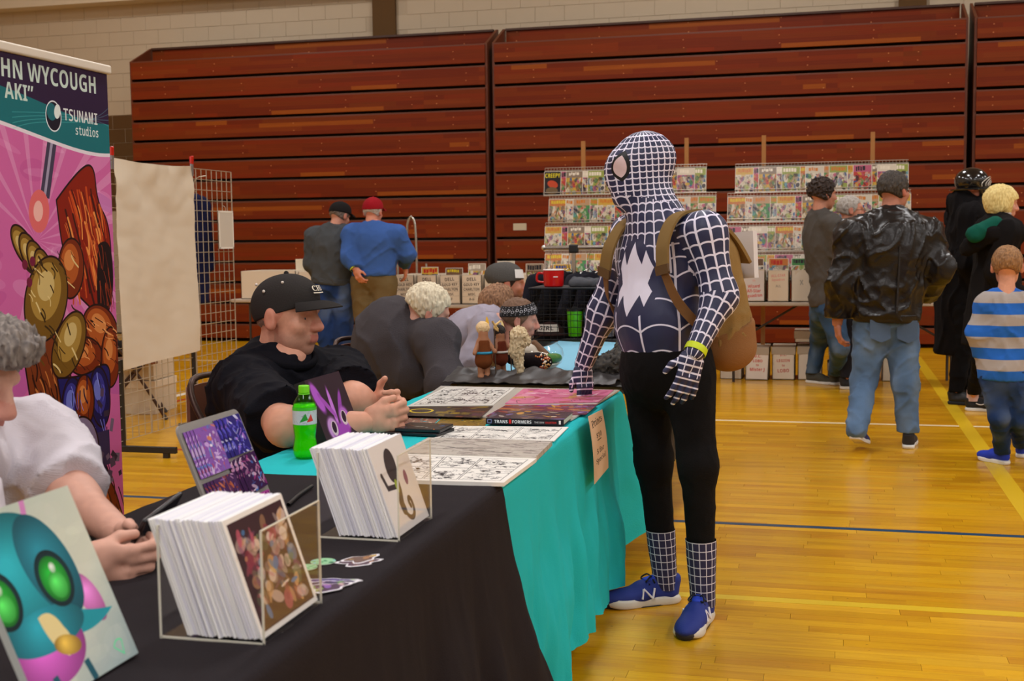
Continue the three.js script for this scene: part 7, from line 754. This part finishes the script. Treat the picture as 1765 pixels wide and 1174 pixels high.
    c.fillStyle = rgb(230, 236, 240); c.beginPath(); c.ellipse(525, 190, 46, 54, 0, 0, 7); c.fill(); c.fillStyle = rgb(24, 20, 40); c.beginPath(); c.ellipse(525, 190, 41, 49, 0, 0, 7); c.fill(); c.fillStyle = rgb(30, 110, 120); c.beginPath(); c.ellipse(515, 176, 28, 30, 0, 0, 7); c.fill(); c.fillStyle = rgb(232, 240, 236); c.beginPath(); c.ellipse(548, 172, 18, 26, 0.3, 0, 7); c.fill(); c.font = 'bold 56px monospace'; c.fillStyle = rgb(226, 232, 230); c.fillText('TSUNAMI', 800, 178, 218); c.font = 'bold 44px monospace'; c.fillText('studios', 800, 228, 150);
  });
  mesh('printed_sheet', slab(8, 16, (u, v) => V(0.004 * Math.sin(u * 3), lerp(yb, yt, v), lerp(z0, z1, u) - (z0 + z1) / 2), -0.001, (u, v) => [u, v]), gloss(tx, 0.45), t);
  mesh('top_rail', rbox(0.03, 0.034, 0.9, 0.008, 0, yt + 0.012, 0), mat([226, 216, 200], 0.4), t); mesh('base', rbox(0.12, 0.075, 0.92, 0.03, 0, 0.04, 0), mat([190, 188, 184], 0.3, { metalness: 0.6 }), t); mesh('pole', tube(V(-0.03, 0.06, 0), V(-0.03, yt, 0), 0.009), mat([180, 180, 180], 0.3, { metalness: 0.7 }), t);
}
{ // wire grid panels with a hanging cloth
  const X = -4.3, wire = mat([196, 186, 168], 0.3, { metalness: 0.55 }), black = mat([26, 23, 24], 0.5), TOPY = 1.86;
  const panel = (za, zb, label, feet) => { const t = thing('grid_panel', label, 'display panel', V(X, 0, (za + zb) / 2), 'wire grid panels'), w = Math.abs(zb - za), n = 8, m = 24, y0 = 0.1; for (let i = 0; i <= n; i++) mesh('upright_wire', tube(V(0, y0, w / 2 - i * w / n), V(0, TOPY, w / 2 - i * w / n), i % n ? 0.0028 : 0.0042, 6), wire, t); for (let j = 0; j <= m; j++) mesh('cross_wire', tube(V(0.003, lerp(y0, TOPY, j / m), -w / 2), V(0.003, lerp(y0, TOPY, j / m), w / 2), 0.0026, 5), wire, t);
    for (const z of feet) { mesh('foot', rbox(0.5, 0.04, 0.03, 0.004, 0.12, 0.05, z - t.position.z), black, t); for (const s of [-0.1, 0.3]) mesh('foot_pad', box(0.035, 0.03, 0.03, s, 0.015, z - t.position.z), black, t); mesh('post', rbox(0.024, 0.55, 0.024, 0.004, 0, 0.34, z - t.position.z), black, t); } return t; };
  panel(-6.58, -7.185, 'wire grid panel with the cloth clipped over its edge', [-6.85]); panel(-7.195, -7.8, 'wire grid panel behind the hanging off-white cloth', [-7.77]); panel(-7.815, -8.42, 'wire grid panel left bare beside the hanging cloth', []);
  const g = slab(24, 60, (u, v) => { const z = lerp(-6.83, -7.82, u), top = TOPY + 0.015 - 0.02 * Math.sin(u * 3.14), y = lerp(top, 0.55 + 0.035 * u, v); return V(X + 0.02 + 0.016 * noise(u * 3, v * 2, 1) * (1 - 0.5 * v) + 0.01 * Math.sin(u * 7 + v * 2) * v + 0.026 * Math.abs(noise(u * 3 + v * 2, v * 4, 4)) * Math.exp(-v * 3.5) + 0.0018 * noise(u * 5, v * 16, 8) , y, z); }, 0.002); const o = mesh('hanging_cloth', g, cloth([216, 202, 180], { roughness: 0.85 })); tag(o, 'off-white cloth clipped to the wire grid panels', 'cloth');
  for (const [z, l] of [[-6.83, 'spring clamp with red tips at the cloth corner by the banner'], [-7.82, 'spring clamp with red tips between cloth and bare grid']]) { const c = thing('spring_clamp', l, 'clamp', V(X + 0.01, TOPY - 0.02, z)); for (const s of [-1, 1]) { mesh('jaw', tube(V(s * 0.004, -0.035, 0), V(s * 0.012, 0.05, s * 0.012), 0.008, 8), mat([150, 150, 160], 0.3, { metalness: 0.7 }), c); mesh('tip', tube(V(s * 0.012, 0.05, s * 0.012), V(s * 0.022, 0.1, s * 0.026), 0.009, 8), mat([196, 26, 22], 0.4), c); } }
  const ct = thing('hanging_coat', 'dark navy coat hanging behind the bare wire grid', 'coat', V(X - 0.14, 1.62, -8.12)); mesh('coat_body', sdf([cap(V(0, 0, -0.12), V(0, 0, 0.14), 0.05), cap(V(0, -0.08, 0), V(0, -0.68, 0.02), 0.15, 0.15, V(1, 0, 0), 0.4), cap(V(0, -0.02, 0.15), V(0, -0.45, 0.19), 0.05, 0.045), cap(V(0, -0.02, -0.13), V(0, -0.45, -0.17), 0.05, 0.045)], { cell: 0.011, k: 0.04, post: (d, x, y, z) => Math.max(d + folds(0.008, 6, 1.5, 6)(x, y, z), -0.72 - y) }), cloth([22, 26, 62]), ct); mesh('hanger', curve([V(0, 0.04, -0.13), V(0, 0.1, 0), V(0, 0.16, 0), V(0.03, 0.19, 0), V(0.1, 0.2, 0)], 0.004, 16, 6), wire, ct);
  const sh = thing('plastic_sleeve', 'clear-edged white sheet hanging on the bare wire grid', 'sheet', V(X + 0.02, 1.3, -8.28)); mesh('sheet', rbox(0.004, 0.27, 0.21, 0.001, 0, 0.13, 0), mat([200, 192, 178], 0.5), sh); mesh('border', merge([box(0.006, 0.012, 0.22, 0, 0.0, 0), box(0.006, 0.012, 0.22, 0, 0.265, 0), box(0.006, 0.27, 0.012, 0, 0.13, 0.105), box(0.006, 0.27, 0.012, 0, 0.13, -0.105)]), mat([232, 226, 214], 0.4), sh); mesh('hook', curve([V(0, 0.27, 0), V(-0.005, 0.3, 0), V(-0.02, 0.31, 0)], 0.002, 8, 5), wire, sh);
}
// ---------------------------------------------------------------- folding chairs and cartons
function foldingChair(label, pos, turn) { const t = thing('folding_chair', label, 'chair', pos, null, turn), st = mat([72, 52, 44], 0.4, { metalness: 0.5 }), br = mat([120, 72, 54], 0.45); mesh('seat', rbox(0.4, 0.025, 0.38, 0.01, 0, 0.44, 0.02), br, t); mesh('backrest', slab(12, 5, (u, v) => V((u - 0.5) * 0.4, 0.62 + v * 0.2, -0.24 - 0.04 * (1 - (2 * u - 1) ** 2)), 0.012), br, t); mesh('back_frame', curve([V(-0.21, 0.0, 0.26), V(-0.21, 0.42, 0.02), V(-0.21, 0.78, -0.22), V(-0.17, 0.84, -0.25), V(0, 0.85, -0.26), V(0.17, 0.84, -0.25), V(0.21, 0.78, -0.22), V(0.21, 0.42, 0.02), V(0.21, 0, 0.26)], 0.0125, 70, 8), st, t); for (const s of [-1, 1]) { mesh('leg', tube(V(s * 0.19, 0, -0.28), V(s * 0.19, 0.44, 0.12), 0.011), st, t); for (const z of [-0.28, 0.26]) mesh('foot_cap', tube(V(s * (z < 0 ? 0.19 : 0.21), 0, z), V(s * (z < 0 ? 0.19 : 0.21), 0.03, z + (z < 0 ? 0.02 : -0.02)), 0.016), mat([60, 56, 54], 0.7), t); } mesh('cross_bar', tube(V(-0.19, 0.18, -0.12), V(0.19, 0.18, -0.12), 0.008), st, t); return t; }
foldingChair('brown metal folding chair of the seated person in the dark cap', V(-2.0, 0, -4.22), Math.PI / 2 - 0.15).position.y = 0;
{ const p = atY(283, 726); foldingChair('brown metal folding chair beneath the hanging off-white cloth', V(p.x - 0.35, 0, p.z - 0.12), 2.1); const bx = (x, y, z, w, h, d, l) => { const t = thing('carton', l, 'box', V(x, y, z), 'cartons under the hanging cloth', 0.1); mesh('carton_body', rbox(w, h, d, 0.004, 0, h / 2, 0), mat([206, 190, 166], 0.85), t); mesh('lid', rbox(w + 0.01, 0.06, d + 0.01, 0.004, 0, h - 0.025, 0), mat([222, 206, 182], 0.85), t); }; const q = atY(225, 716); bx(q.x - 0.05, 0, q.z - 0.25, 0.42, 0.26, 0.4, 'lower pale carton beneath the hanging cloth'); bx(q.x - 0.05, 0.27, q.z - 0.25, 0.4, 0.24, 0.38, 'upper pale carton beneath the hanging cloth');
  const jk = mesh('dark_jacket', sdf([cap(V(0, 0, 0), V(0.2, 0.02, 0.05), 0.06, 0.05), cap(V(0.2, 0.02, 0.05), V(0.26, -0.1, 0.06), 0.05, 0.03)], { cell: 0.009, k: 0.04, post: (d, x, y, z) => d + folds(0.012)(x, y, z) }), cloth([34, 28, 26])); jk.position.set(p.x - 0.48, 0.53, p.z - 0.1); tag(jk, 'dark jacket heaped on the chair beneath the hanging cloth', 'jacket'); }
foldingChair('brown metal folding chair of the artist with the phone', V(-1.92, 0, -2.28), Math.PI / 2);
foldingChair('brown metal folding chair of the white-haired person', V(-2.1, 0, -5.85), Math.PI / 2 - 0.2);
renderer.render(scene, camera);
